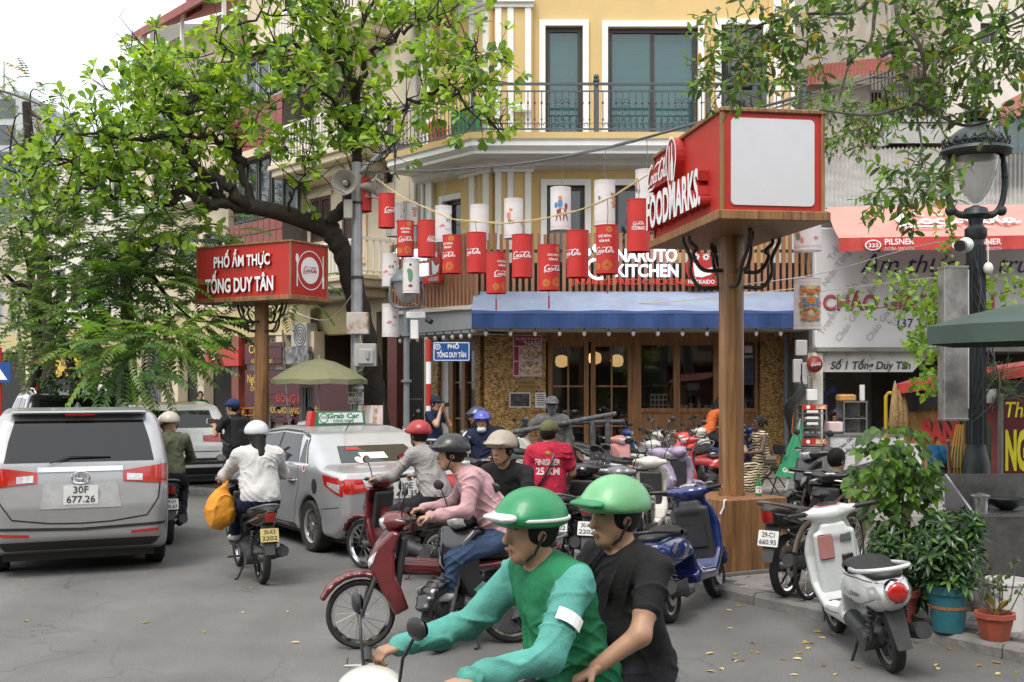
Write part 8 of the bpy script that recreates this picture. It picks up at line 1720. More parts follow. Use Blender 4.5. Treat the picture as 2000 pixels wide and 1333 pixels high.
for x in(0,1.05):
 c=V((x,0,.33));b=MB();b.tube([c+V((.32*math.cos(a),0,.32*math.sin(a)))for a in[i*2*math.pi/32 for i in range(32)]],.018,8,closed=True);w_=b.build('wheel',RUB,by,50,False);b=MB();b.tube([c+V((.3*math.cos(a),0,.3*math.sin(a)))for a in[i*2*math.pi/32 for i in range(32)]],.009,6,closed=True);b.build('rim',CHROME,w_,50,False);b=MB()
 for k in range(20):a=k*math.pi/10;b.cyl(c+V((.02*math.cos(a+1),.025*(-1)**k,.02*math.sin(a+1))),c+V((.3*math.cos(a),0,.3*math.sin(a))),.0018,n=3,caps=False)
 b.build('spokes',STEEL,w_,world=False,kind='stuff');b=MB();b.tube([c+V((.35*math.cos(a),0,.35*math.sin(a)))for a in[R(20+i*14)for i in range(11)]],.022,6);b.build('mudguard',BRUST,by,50,False)
b=MB();[b.cyl(p,q,.016,n=8)for p,q in(((0,0,.33),(.42,0,.3)),((0,0,.33),(.33,0,.78)),((.42,0,.3),(.3,0,.88)),((.42,0,.3),(.88,0,.78)),((.35,0,.72),(.87,0,.86)),((1.05,0,.33),(.86,0,.95)))];b.build('frame',BRUST,by,50,False);b=MB();b.tube(catmull([V((.72,.28,.98)),V((.84,.2,1.0)),V((.88,0,.98)),V((.84,-.2,1.0)),V((.72,-.28,.98))],4),.012,7);b.build('handlebar',CHROME,by,50,False);b=MB();b.ball((.28,0,.91),(.13,.08,.04),12,8);b.build('saddle',SEATB,by,50,False)
# people
SKIN1=mat('skin_light_brown',(.42,.24,.155),.5,var=.08,scale=20);SKIN2=mat('skin_deep_brown',(.085,.042,.026),.45,var=.1,scale=20);HAIRB=mat('black_hair',(.01,.008,.007),.6,var=.3,scale=60,spec=.25);LIP=mat('lips',(.3,.11,.09),.5);EYEM=mat('eye_dark',(.012,.01,.01),.15);STONE=mat('dark_carved_stone',(.095,.095,.095),.75,var=.6,scale=16,bump=.8,bscale=30,detail=8)
def cloth(name,c,r=.85,var=.14,sc=9):return mat(name,c,r,var=var,scale=sc,bump=.9,bscale=11,spec=.25)
def checked(name,c1,c2,sc=60):
 if name in MATS:return MATS[name]
 m=cloth(name,c1);nt=m.node_tree;N=nt.nodes;L=nt.links;b=N['Principled BSDF'];tc=N.new('ShaderNodeTexCoord');ch=N.new('ShaderNodeTexChecker');ch.inputs['Scale'].default_value=sc;ch.inputs[1].default_value=(*c1,1);ch.inputs[2].default_value=(*c2,1);L.new(tc.outputs['Object'],ch.inputs[0]);L.new(ch.outputs[0],b.inputs['Base Color']);return m
def zebra(name):
 m=cloth(name,(.5,.42,.28));nt=m.node_tree;N=nt.nodes;L=nt.links;b=N['Principled BSDF'];tc=N.new('ShaderNodeTexCoord');w=N.new('ShaderNodeTexWave');w.inputs['Scale'].default_value=7;w.inputs['Distortion'].default_value=6;w.inputs['Detail'].default_value=1.5;w.bands_direction='Z'
 L.new(tc.outputs['Object'],w.inputs[0]);cr=N.new('ShaderNodeValToRGB');cr.color_ramp.elements[0].position=.42;cr.color_ramp.elements[0].color=(.02,.016,.012,1);cr.color_ramp.elements[1].position=.5;cr.color_ramp.elements[1].color=(.55,.46,.3,1);L.new(w.outputs[0],cr.inputs[0]);L.new(cr.outputs[0],b.inputs['Base Color']);return m
def hand(s,wr,d,n,curl=.5,side=1,m=0):
 d=d.normalized();n=(n-d*n.dot(d)).normalized();sd=d.cross(n)*side
 for k in(-1.5,-.5,.5,1.5):
  a=wr+sd*k*.014;f0=wr+d*.085+sd*k*.019;s.cone(a,f0,.016,.0125,.012,m);ln={-1.5:.8,-.5:.97,.5:1.,1.5:.9}[k];q=f0;an=curl*.6
  for L_,rr in((.04,.0092),(.028,.0085),(.02,.0075)):e=q+(d*math.cos(an)+n*math.sin(an))*L_*ln;s.cone(q,e,rr,rr*.93,.004,m);q=e;an+=curl
 t0=wr+d*.025+sd*.024;t1=t0+(d*.55+sd*.7+n*.35).normalized()*.045;t2=t1+(d*.9+n*.5*curl-sd*.1).normalized()*.034;s.cone(t0,t1,.014,.0105,.01,m).cone(t1,t2,.0105,.0085,.004,m)
def stand_pose(h=1.7,face_=0.,arms=None,lean=0.):
 k=h/1.7;j=dict(pelvis=(0,0,.93),waist=(lean*.3,0,1.08),chest=(lean*.7,0,1.28),neck=(lean,0,1.43),head=(lean*1.1+.02,0,1.585),shL=(lean*.9,.185,1.39),shR=(lean*.9,-.185,1.39),elL=(-.03,.25,1.12),elR=(-.03,-.25,1.12),haL=(.08,.25,.88),haR=(.08,-.25,.88),hipL=(0,.09,.9),hipR=(0,-.09,.9),knL=(.03,.1,.5),knR=(.02,-.11,.5),anL=(-.02,.11,.09),anR=(-.04,-.12,.09),toL=(.15,.13,.04),toR=(.13,-.15,.04));j.update(arms or{});return{a:V(b)*k for a,b in j.items()}
def ride_pose(hx=.8,hz=.975,hw=.29,sx=.06,sz=.755,lean=.12,foot=(.62,.36),knee=.7,over=None):
 j=dict(pelvis=(sx,0,sz+.1),waist=(sx+.02+lean*.3,0,sz+.25),chest=(sx+lean*.8,0,sz+.44),neck=(sx+lean*1.25,0,sz+.58),head=(sx+lean*1.5+.03,0,sz+.725),shL=(sx+lean*1.1,.185,sz+.54),shR=(sx+lean*1.1,-.185,sz+.54),elL=(sx+.34,.3,sz+.32),elR=(sx+.34,-.3,sz+.32),haL=(hx-.13,hw-.01,hz+.06),haR=(hx-.13,-hw+.01,hz+.06),hipL=(sx+.04,.1,sz+.07),hipR=(sx+.04,-.1,sz+.07),knL=(sx+.42,.19,knee),knR=(sx+.42,-.19,knee),anL=(foot[0]-.1,.17,foot[1]+.07),anR=(foot[0]-.1,-.17,foot[1]+.07),toL=(foot[0]+.08,.18,foot[1]+.03),toR=(foot[0]+.08,-.18,foot[1]+.03));j.update(over or{});return{a:V(b)for a,b in j.items()}
def sit_pose(sz=.42,lean=.05,over=None):
 j=dict(pelvis=(0,0,sz+.1),waist=(lean*.3,0,sz+.25),chest=(lean*.8,0,sz+.46),neck=(lean*1.2,0,sz+.61),head=(lean*1.4+.02,0,sz+.765),shL=(lean,.185,sz+.565),shR=(lean,-.185,sz+.565),elL=(.12,.25,sz+.32),elR=(.12,-.25,sz+.32),haL=(.32,.14,sz+.28),haR=(.32,-.14,sz+.28),hipL=(.04,.1,sz+.07),hipR=(.04,-.1,sz+.07),knL=(.44,.14,sz+.07),knR=(.44,-.14,sz+.07),anL=(.42,.13,.09),anR=(.42,-.13,.09),toL=(.58,.15,.04),toR=(.58,-.15,.04));j.update(over or{});return{a:V(b)for a,b in j.items()}
def person(label,loc,rz,J,top,legs,skn=SKIN1,shoes=None,fdir=None,sleeve=1.,bulk=0.,h=.013,hair='short',hat=None,hatm=None,group=None,skirt=None,name='person',cat='person',all_m=None,curl=(1.2,1.2),pn=None,slv=None,beard=False,glasses=False,mask=None,shorts=False,slm=None):
 t=thing(name,label,cat,loc,rz,group);s=SDF();shoes=shoes or BLACK;B=bulk
 fd=V(fdir).normalized()if fdir is not None else XP;sd=ZP.cross(fd).normalized();up=ZP
 s.cone(J['pelvis'],J['waist'],.15+B*.5,.132+B,.05,2,flat=(.82,1.08,.9));s.cone(J['pelvis']+ZP*.05,J['waist'],.152+B,.14+B,.05,1,flat=(.8,1.06,.9));s.cone(J['waist'],J['chest'],.135+B,.158+B,.05,1,flat=(.78,1.05,1));s.cone(J['shL'].lerp(J['shR'],.12),J['shL'].lerp(J['shR'],.88),.075+B*.6,.075+B*.6,.07,1)
 s.cone(J['chest'].lerp(J['neck'],.5),J['neck'],.1,.062,.05,1);s.cone(J['neck']-ZP*.02,J['head']-ZP*.05,.054,.05,.02,0)
 hc=J['head'];Mh=Matrix((fd,sd,up)).transposed()
 s.ell(hc+up*.015,(.098,.078,.118),.02,0,M=Mh);s.cone(hc-up*.06+fd*.03,hc-up*.085+fd*.05,.055,.04,.03,0);s.cone(hc+fd*.085+up*.01,hc+fd*.108-up*.028,.012,.017,.012,0);s.cone(hc+fd*.09-up*.065-sd*.012,hc+fd*.09-up*.065+sd*.012,.01,.01,.008,0)
 for sg in(-1,1):s.ell(hc+sd*sg*.08-up*.005,(.022,.012,.03),.006,0,M=Mh);s.ell(hc+fd*.1+sd*sg*.034+up*.022,(.014,.018,.011),.01,0,True,M=Mh)
 for sgn,L_ in((1,'L'),(-1,'R')):
  sh,el,ha=J['sh'+L_],J['el'+L_],J['ha'+L_];sv=slv[L_]if slv else sleeve;sm=4 if slm else 1
  if sv>=1:s.cone(sh,el,.062+B*.6,.05+B*.5,.04,sm).cone(el,ha,.05+B*.5,.036+B*.4,.02,sm)
  else:s.cone(sh,sh.lerp(el,sv),.066+B*.5,.06+B*.5,.03,1)if sv>0 else None;s.cone(sh,el,.05,.041,.02,0).cone(el,ha,.042,.028,.02,0)
  hp,kn,an,to=J['hip'+L_],J['kn'+L_],J['an'+L_],J['to'+L_]
  s.cone(hp,kn,.095,.068,.05,2).cone(kn,an,.066 if not shorts else .054,.05 if not shorts else .038,.03,2 if not shorts else 0);s.cone(an-ZP*.01,to,.052,.04,.02,3,flat=(1,1,.85))
 if skirt:s.cone(J['pelvis'],skirt[0],.17,skirt[1],.05,1 if skirt[2]else 2,flat=(1,1,1))
 parts=[folds(s.mesh(h),(1,2)+((4,)if slm else()),.011 if all_m is None else .004,1.3)]
 for sgn,L_,cu in((1,'L',curl[0]),(-1,'R',curl[1])):
  q=SDF();ha,el=J['ha'+L_],J['el'+L_];d=(ha-el).normalized();n=V(pn[L_])if pn and L_ in pn else V((.25,0,-1));hand(q,ha-d*.01,d*.8+(V((.3,0,-.05))if cu>1 else V((0,0,0))),n,cu,sgn,0);parts.append(q.mesh(.0055))
 ms=[skn,top,legs,shoes,slm or top]if all_m is None else[all_m]*5;body=skin('body',parts,ms,t)
 em=all_m or EYEM
 for sg in(-1,1):
  b=MB();b.ball(hc+fd*.084+sd*sg*.034+up*.022,(.014,.014,.01),8,6);b.build('eye',em,body,60,False);b=MB();b.tube([hc+fd*.093+sd*sg*.015+up*.043,hc+fd*.094+sd*sg*.034+up*.05,hc+fd*.082+sd*sg*.055+up*.044],.005,5);b.build('eyebrow',all_m or HAIRB,body,60,False)
 b=MB();b.tube([hc+fd*.098-up*.062-sd*.022,hc+fd*.106-up*.06,hc+fd*.098-up*.062+sd*.022],[.004,.008,.004],6);b.build('lips',all_m or LIP,body,60,False)
 if sleeve>=1 and all_m is None:nk=J['neck'];b=MB();b.tube([nk+V((.066*math.cos(a),.07*math.sin(a),.012-.02*math.cos(a)))for a in[i*math.pi/9 for i in range(18)]],.015,6,closed=True);b.build('collar',top,t,60,False)
 def blob(nm,q,m,hh=.011):return skin(nm,[q.mesh(hh)],m,t)
 hm_=all_m or HAIRB
 if hair and hat!='helmet_full':
  q=SDF();q.ell(hc+up*.03-fd*.008,(.112,.092,.118),.02,0,M=Mh);q.box(hc+fd*.13-up*.03,(.07,.12,.1),.02,.03,sub=True,M=Mh);q.box(hc-up*.16,(.14,.14,.07),.01,.02,sub=True,M=Mh)
  if hair=='long':q.cone(hc-fd*.07,hc-fd*.15-up*.2,.075,.075,.04).cone(hc-fd*.15-up*.2,hc-fd*.21-up*.44,.075,.035,.04)
  if hair=='bun':q.ell(hc-fd*.13+up*.05,(.06,.05,.05),.02).cone(hc-fd*.14+up*.04,hc-fd*.19-up*.03,.03,.015,.02)
  blob('hair',q,hm_)
 if hat=='helmet':
  q=SDF();q.ell(hc+up*.045-fd*.005,(.148,.128,.125),.02,0,M=Mh);q.box(hc-up*.078,(.2,.2,.1),.01,.015,sub=True,M=Mh);q.cone(hc+fd*.125+up*.058-sd*.06,hc+fd*.125+up*.058+sd*.06,.04,.04,.03,1,flat=(1.3,1,.35));skin('helmet',[q.mesh(.011)],hatm if isinstance(hatm,list)else[hatm,hatm],t)
  for sg in(-1,1):b=MB();b.tube([hc+sd*sg*.1-up*.0,hc+sd*sg*.075-up*.08+fd*.03,hc-up*.125+fd*.04],.006,5);b.build('chin_strap',BLACK,t,50,False)
 if hat=='cap':
  q=SDF();q.ell(hc+up*.055-fd*.005,(.118,.1,.095),.02,0,M=Mh);q.box(hc-up*.075,(.2,.2,.1),.01,.01,sub=True,M=Mh);q.cone(hc+fd*.1+up*.045-sd*.045,hc+fd*.1+up*.045+sd*.045,.05,.05,.02,0,flat=(1.7,1,.22));blob('cap',q,hatm or all_m)
 if mask:q=SDF();dz=mask[1];q.ell(hc+fd*(.055)+up*(-.045+dz),(.068,.066,.05),.01,0,M=Mh);blob('face_mask',q,mask[0])
 if glasses:
  for sg in(-1,1):b=MB();b.tube([hc+fd*.108+sd*(sg*.034+.022*math.cos(a))+up*(.02+.018*math.sin(a))for a in[i*.6 for i in range(11)]],.003,4,closed=True);b.build('spectacle_rim',BLACK,t,50,False)
 return t,J,body
def bp(px,py,z=0.):p=gp(px,py,z);return(p.x,p.y,z)
JE=cloth('jeans_blue',(.045,.075,.14));DK=cloth('dark_trousers',(.02,.02,.024));NAVT=cloth('navy_cloth',(.014,.02,.05));WHT_C=cloth('white_jacket',(.55,.54,.53),var=.06);PINKS=cloth('pink_shirt',(.5,.3,.32),var=.08);GREYC=checked('grey_checked_shirt',(.34,.32,.31),(.26,.245,.24),45);OLV=cloth('olive_shirt',(.09,.1,.06));BLKT=cloth('black_shirt',(.016,.016,.017));REDS=cloth('crimson_shirt',(.42,.022,.05),var=.12);GRJ=cloth('green_jacket',(.025,.2,.09));TEALJ=cloth('teal_jacket',(.1,.34,.29));ORG=cloth('orange_top',(.6,.14,.04));BEI=cloth('beige_shirt',(.4,.33,.26));CHK2=checked('dark_checked_shirt',(.055,.058,.068),(.03,.032,.04),70);CHK3=checked('pale_checked_shirt',(.42,.44,.5),(.3,.32,.4),50)
HWH=mat('white_helmet',(.55,.56,.58),.3,var=.06,coat=.5);HBE=mat('beige_helmet',(.42,.38,.31),.4,coat=.3);HRW=mat('red_helmet',(.36,.02,.025),.4,var=.15,coat=.2);HGR=mat('green_helmet',(.02,.24,.09),.42,var=.15,scale=5,coat=.15);HLG=mat('light_green_helmet',(.16,.42,.2),.42,var=.12,scale=5,coat=.15);HBL=mat('blue_helmet',(.06,.08,.42),.3,var=.15,coat=.6);HNV=mat('navy_helmet',(.02,.03,.07),.35,coat=.5);HTN=mat('tan_helmet',(.36,.3,.25),.5,var=.08);HBK=mat('black_helmet',(.02,.02,.02),.4,coat=.3);SHW=mat('white_shoe',(.62,.6,.58),.7);CAPB=cloth('blue_cap',(.02,.035,.11));CAPO=cloth('olive_cap',(.12,.11,.055));CAPK=cloth('navy_cap',(.02,.024,.04))
def moving(tmpl,px,py,hd,paint,label,plate_m=None,scale=None):
 p=gp(px,py);rz=math.atan2(hd[1],hd[0]);o=copy_tree(tmpl,(p.x,p.y,0),rz,label,'motorbikes in the traffic',{'paint_lilac_scooter':paint,'paint_red_scooter':paint,**({'number_plate_white':plate_m}if plate_m else{})});o.matrix_basis=Matrix.LocRotScale(V((p.x,p.y,0)),Matrix.Rotation(rz,3,'Z').to_quaternion(),V((.95,.95,.95)));return(p.x,p.y,0),rz
PG_='people riding motorbikes in the traffic'
def pillion(sx=-.24,**k):return ride_pose(sx=sx,sz=.785,lean=.06,foot=(.1,.28),knee=.72,**k)
def fix(J,loc,dx):return{a:v+V((dx,0,0))for a,v in J.items()}
loc,rz=moving(base,330,1062,(-.36,.93),PBL,'black scooter ridden by the couple behind the silver people carrier')
person('rider in a pale shirt and white helmet behind the silver people carrier',loc,rz,ride_pose(),OLV,DK,hat='helmet',hatm=HWH,group=PG_,hair=None);person('pillion in an olive shirt and beige helmet on the scooter behind the people carrier',loc,rz,pillion(over=dict(elL=(.0,.28,1.08),elR=(.0,-.28,1.08),haL=(.12,.17,1.0),haR=(.12,-.17,1.0))),OLV,DK,hat='helmet',hatm=HBE,group=PG_,hair=None)
loc,rz=moving(bu_,512,1140,(-.42,.91),PBL,'black motorbike with a yellow plate ridden by the woman in white',PLYEL)
person('woman in a white jacket and grey helmet with long hair riding away',loc,rz,ride_pose(),WHT_C,NAVT,hat='helmet',hatm=HWH,group=PG_,hair='long',bulk=.03,shoes=SHW);gl=thing('orange_bag','bulging orange bag hung at the side of the woman in white','bag',loc,rz);q=SDF();q.ell((.3,.36,.7),(.12,.15,.17),.05).ell((.3,.35,.82),(.1,.12,.12),.06).cone((.3,.33,.94),(.36,.28,1.02),.05,.02,.03);skin('sack',[folds(q.mesh(.012),(0,),.014,.7)],cloth('orange_bag_cloth',(.62,.26,.03),.7),gl);b=MB();b.tube([V((.3,.33,.92)),V((.5,.3,1.08)),V((.62,.28,.99))],.01,5);b.build('strap',MATS['orange_bag_cloth'],gl,50,False)
hd3=(-.76,.65);loc,rz=moving(bu_,862,1135,hd3,PMR,'maroon motorbike of the rider in the grey checked shirt')
person('rider in a grey checked shirt with red and white helmet beside the taxi',loc,rz,ride_pose(lean=.16),GREYC,DK,hat='helmet',hatm=[HRW,HWH],group=PG_,hair='short',bulk=.01)
hd4=(-.985,-.17);loc,rz=moving(bu_,1000,1255,hd4,PMR,'dark red motorbike of the rider in pink')
person('rider in a pink shirt and jeans with a black helmet crossing in front',loc,rz,ride_pose(lean=.26),PINKS,JE,hat='helmet',hatm=HBK,group=PG_,bulk=.015,h=.009,shoes=SHW)
hd5=(-.5,-.87);loc,rz=moving(base,1015,1215,hd5,PBL,'black scooter of the rider with the tan helmet')
person('rider in dark clothes with a tan helmet between the pink and green riders',loc,rz,ride_pose(lean=.14),BLKT,DK,hat='helmet',hatm=HTN,group=PG_,sleeve=.5)
p6=V((.29,4.34,0));hd6=(-.86,-.51);rz6=math.atan2(hd6[1],hd6[0]);copy_tree(base,(p6.x,p6.y,0),rz6,'white and red scooter of the green-helmeted pair nearest the camera','motorbikes in the traffic',{'paint_lilac_scooter':PWH}).matrix_basis=Matrix.LocRotScale(V((p6.x,p6.y,0)),Matrix.Rotation(rz6,3,'Z').to_quaternion(),V((.95,.95,.95)))
t6,J6,b6=person('delivery rider in a green and teal jacket and green helmet nearest the camera',(p6.x,p6.y,0),rz6,ride_pose(lean=.13,sx=.03),GRJ,DK,hat='helmet',hatm=[HGR,HWH],group=PG_,h=.0065,bulk=.022,slm=TEALJ)
b=MB();p_,q_=J6['shR'],J6['elR']
for L_ in 'LR':
 sg=1 if L_=='L' else-1;a_,e_=J6['sh'+L_],J6['el'+L_];dd=(e_-a_).normalized();out=V((.1,sg,.35));out=(out-dd*out.dot(dd)).normalized();sw=dd.cross(out);b=MB();c0_=a_.lerp(e_,.55)
 for i in range(5):a0,a1=(i-2.5)*.28,(i-1.5)*.28;g0,g1=[c0_+(out*math.cos(x)+sw*math.sin(x))*.082 for x in(a0,a1)];b.quad(g0-dd*.025,g1-dd*.025,g1+dd*.025,g0+dd*.025)
 b.build('sleeve_patch',WHITEP,t6,60,False)
hc6=J6['head'];b=MB();b.tube([hc6+V((.15*math.cos(a)-.005,.13*math.sin(a),.052))for a in[R(40+20*i)for i in range(15)]],.007,6);b.build('helmet_band',WHITEP,t6,60,False)
t7,J7,b7=person('pillion in a black t-shirt with a light green helmet behind the delivery rider',(p6.x,p6.y,0),rz6,pillion(sx=-.26,over=dict(elL=(-.06,.27,1.1),elR=(-.06,-.27,1.1),haL=(.1,.2,.98),haR=(.1,-.2,.98))),BLKT,DK,hat='helmet',hatm=[HLG,HGR],group=PG_,h=.0065,sleeve=.55)
hd8=(-.25,-.97);loc,rz=moving(base,948,1030,hd8,PBL,'black scooter of the couple in helmets facing the camera')
mk=mat('white_mask',(.62,.63,.65),.8);t8,J8,b8=person('young man in navy striped jacket and blue helmet facing the camera',loc,rz,ride_pose(lean=.05),NAVT,DK,hat='helmet',hatm=HBL,group=PG_,fdir=(1,.12,0),h=.011,bulk=.02,mask=(mk,-.055))
for sg,L_ in((1,'L'),(-1,'R')):
 for k in range(3):
  b=MB();a_,e_=J8['sh'+L_],J8['el'+L_];off=(k-1)*.028;dd=(e_-a_).normalized();out=V((.45,sg*.7,.5)).normalized();out=(out-dd*out.dot(dd)).normalized();sw=dd.cross(out);b.tube([a_.lerp(e_,f)+(out*math.cos(off*14)+sw*math.sin(off*14))*(.083-.018*f)for f in(.05,.35,.7,1.)],.007,5);b.build('sleeve_stripe',WHITEP,t8,50,False)
t9,J9,b9=person('woman with a navy helmet and black hooded jacket looking left behind the young man',loc,rz,pillion(sx=-.25,over=dict(head=(-.12,-.15,1.53),neck=(-.17,-.08,1.375),elR=(.0,-.3,1.12),haR=(.12,-.2,1.25))),BLKT,DK,hat='helmet',hatm=HNV,group=PG_,fdir=(.55,-.8,0),h=.012,bulk=.02,hair='long',glasses=True)
q=SDF();hc=J9['head'];q.ell(hc+V((-.03,.03,-.01)),(.125,.12,.15),.02).cone(hc-ZP*.1,hc-ZP*.2+V((-.03,.02,0)),.1,.13,.05);q.ell(hc+V((.1,-.15,0)),(.11,.13,.11),.02,sub=True);skin('hood',[q.mesh(.011)],BLKT,t9)
loc=bp(1072,1122);t,J,body=person('man in a crimson printed t-shirt and olive cap seen from behind',loc,R(82),stand_pose(1.6,arms=dict(elL=(.02,.26,1.14),elR=(.06,-.26,1.14),haL=(.2,.2,.98),haR=(.26,-.16,1.0))),REDS,DK,hat='cap',hatm=CAPO,sleeve=.62,bulk=.02,h=.011,fdir=(.93,-.35,0))
bvp=bvh_of([(np.array([v.co[:]for v in body.data.vertices]),np.array([p.vertices[:]for p in body.data.polygons]),None)])
def back_fn(zc):
 def f(x,y):
  h_=bvp.ray_cast(V((-2,-x,zc+y)),V((1,0,0)));return(h_[0]if h_[0]else V((-.15,-x,zc+y)))-XP*.006
 return f
b=MB();b.text('FINISHER',fn=back_fn(1.17),h=.06,w=.27,bold=.03);b.build('shirt_print',PINK,t,world=False);b=MB();b.text('25 KM',fn=back_fn(1.07),h=.07,w=.25,bold=.04);b.build('shirt_print',PINK,t,world=False);b=MB();f_=back_fn(1.3);b.add([f_(*p)for p in circ(.03,10,0,0,.018)],[tuple(range(10))]);b.build('shirt_print',YELL,t,world=False)
b=MB();pts=[J['shR']+V((0,.07,.085)),V((-.14,-.06,1.25)),V((-.165,.0,1.1)),V((-.14,.1,.95)),V((.0,.18,.86))];b.tube(catmull(pts,4),.012,5);b.build('bag_strap',BLACK,t,50,False)
loc,rz=bp(1372,938,KH),R(8);p=copy_tree(base,loc,rz,'blue scooter ridden by the woman in orange behind the near pillar','motorbikes in the traffic',{'paint_lilac_scooter':PSB});p.matrix_basis=Matrix.LocRotScale(V(loc),Matrix.Rotation(rz,3,'Z').to_quaternion(),V((.95,.95,.95)))
person('woman in an orange top with a pale blue mask riding past the restaurant',loc,rz,ride_pose(lean=.2,sz=.78),ORG,DK,hair='long',sleeve=.5,mask=(mat('blue_mask',(.3,.45,.6),.8),0.),h=.014)
loc=bp(456,992);t,J,body=person('man in a black t-shirt and blue cap filming with a camera rig and backpack',loc,R(140),stand_pose(1.74,arms=dict(elL=(.1,.27,1.16),elR=(.1,-.27,1.16),haL=(.33,.12,1.3),haR=(.34,-.05,1.26))),BLKT,DK,hat='cap',hatm=CAPB,sleeve=.6,fdir=(.85,.5,0),h=.013)
q=SDF();q.box((-.19,0,1.22),(.09,.15,.25),.05,.02).box((-.27,0,1.14),(.04,.11,.14),.03,.02);bpk=thing('backpack','black backpack worn by the man filming','backpack',loc,R(140));skin('pack',[q.mesh(.013)],BLKT,bpk)
for sg in(-1,1):b=MB();b.tube(catmull([V((-.12,sg*.12,1.44)),V((.02,sg*.13,1.52)),V((.15,sg*.13,1.38)),V((.06,sg*.17,1.1)),V((-.1,sg*.14,1.02))],4),.02,6);b.build('strap',BLACK,bpk,50,False)
vc=thing('video_camera','small camera with flip screen held by the filming man','video camera',loc,R(140));b=MB();b.bev((.42,.03,1.38),(.2,.08,.09),.012);b.build('body',BLACK,vc,40,False);b=MB();b.cyl((.52,.03,1.38),(.62,.03,1.38),.035,n=14);b.build('lens',BLACK,vc,40,False);b=MB();b.bev((.4,.17,1.4),(.02,.13,.09),.006);b.build('screen',STEEL,vc,40,False)
person('man in navy with black cap holding a phone up by the street name post',bp(848,965,KH),R(-30),stand_pose(1.66,arms=dict(elL=(.2,.2,1.2),elR=(.2,-.22,1.22),haL=(.17,.06,1.47),haR=(.18,-.07,1.48))),NAVT,DK,hat='cap',hatm=CAPK,sleeve=.5,pn={'L':(-1,0,0),'R':(-1,0,0)});b=MB();p_=V(bp(848,965,KH));M_=Matrix.Rotation(R(-30),4,'Z');b.T=Matrix.Translation(p_)@M_;b.bev((.26,0,1.54),(.012,.14,.07),.005);b.build('phone',BLACK,label='black phone held up by the man at the street name post',cat='phone')
loc=bp(1487,968,KH);DRS=zebra('zebra_print_cloth');t,J,body=person('seated woman in a black and cream patterned dress speaking into a microphone',loc,R(195),sit_pose(.45,.03,dict(haR=(.3,.02,1.02),elR=(.14,-.24,.86),haL=(.4,.1,.72),elL=(.14,.25,.76))),DRS,DRS,SKIN2,sleeve=0.,hair='bun',h=.012,skirt=(V((.36,0,.2)),.25,True),fdir=(1,.1,0))
b=MB();b.T=Matrix.Translation(V(loc))@Matrix.Rotation(R(195),4,'Z');b.cyl((.36,.02,1.02),(.34,.02,1.14),.014,n=10);b.mi=1;b.ball((.335,.02,1.18),.04,12,8);b.build('microphone',[BLACK,PLAS],label='black handheld microphone of the seated woman',cat='microphone',smooth=50)
hb=thing('handbag','small brown flap handbag at the hip of the seated woman','handbag',loc,R(195));b=MB();b.bev((-.02,.27,.62),(.22,.07,.15),.02);b.build('bag',SEATBR,hb,40,False);b=MB();b.bev((-.02,.31,.66),(.2,.012,.07),.005);b.build('flap',mat('taupe_leather',(.2,.15,.12),.5),hb,40,False);b=MB();b.tube(catmull([V((.07,.27,.68)),V((.06,.22,.95)),V((.0,.1,1.09)),V((-.06,.18,.9)),V((-.1,.27,.68))],4),.006,5);b.build('strap',SEATBR,hb,50,False)
person('man in navy leaning behind the near wooden pillar',bp(1452,968,KH),R(200),sit_pose(.45,.18),NAVT,DK,sleeve=.5,h=.014)
person('man in a dark checked shirt sitting low with his back turned by the black motorbike',bp(1606,1092,KH),R(28),sit_pose(.3,.14,dict(knL=(.4,.2,.5),knR=(.4,-.2,.5),anL=(.34,.2,.09),anR=(.34,-.2,.09))),CHK2,cloth('khaki_trousers',(.16,.13,.09)),sleeve=.55,h=.011,bulk=.02)
person('waitress in dark clothes with a yellow headband inside the restaurant doors',(PX(1192,24.6),24.6,KH),R(255),stand_pose(1.6),BLKT,DK,hair='long',sleeve=.5,h=.016)
person('cook in a white shirt standing behind the glass counter of the porridge shop',(PX(1648,22.6),22.6,KH),R(250),stand_pose(1.6),WHT_C,DK,sleeve=.5,h=.016);person('second worker in a white shirt sitting lower at the porridge counter',(PX(1636,21.9),21.9,KH),R(240),sit_pose(.42,.1),WHT_C,DK,sleeve=.5,h=.016)
person('man in a pale checked shirt sitting under the olive parasol',(PX(606,20.6),20.6,KH),R(280),sit_pose(.55,.1),CHK3,DK,h=.015,sleeve=.5);person('person in green standing in a dark shop doorway',(*ST.p(ST.t(391,1.0),0,1.0)[:2],KH),R(300),stand_pose(1.62),cloth('dark_green_shirt',(.02,.08,.05)),DK,sleeve=.5,h=.017)
loc=bp(1078,1012,KH);t,J,body=person('dark stone statue of a man with a cap resting a pole on his shoulder',loc,R(262),stand_pose(1.7,arms=dict(elR=(.1,-.42,1.2),haR=(.2,-.36,1.38),elL=(.0,.26,1.12),haL=(.1,.24,.86))),STONE,STONE,all_m=STONE,hat='cap',hatm=STONE,name='statue',cat='statue',hair=None,bulk=.02,h=.013)
b=MB();a_,e_=V((.42,-.78,1.18)),V((-.1,.9,1.48));b.cyl(a_,e_,.035,n=10);b.build('carrying_pole',STONE,t,50,False)
yk=thing('stone_yoke_frame','dark stone posts and block standing right of the statue','sculpture',bp(1172,1008,KH));l0=V(bp(1172,1008,KH))
for dx in(-.1,.1):b=MB();b.cyl(l0+V((dx*1.1,0,0)),l0+V((dx*1.1,0,1.42)),.04,n=10);b.build('post',STONE,yk,50)
b=MB();b.bev(l0+V((-.1,0,.55)),(.3,.22,.5),.03);b.build('block',STONE,yk,40);b=MB();b.cyl(l0+V((-.75,.05,1.34)),l0+V((.35,-.02,1.36)),.03,n=8);b.build('crossbar',STONE,yk,50)
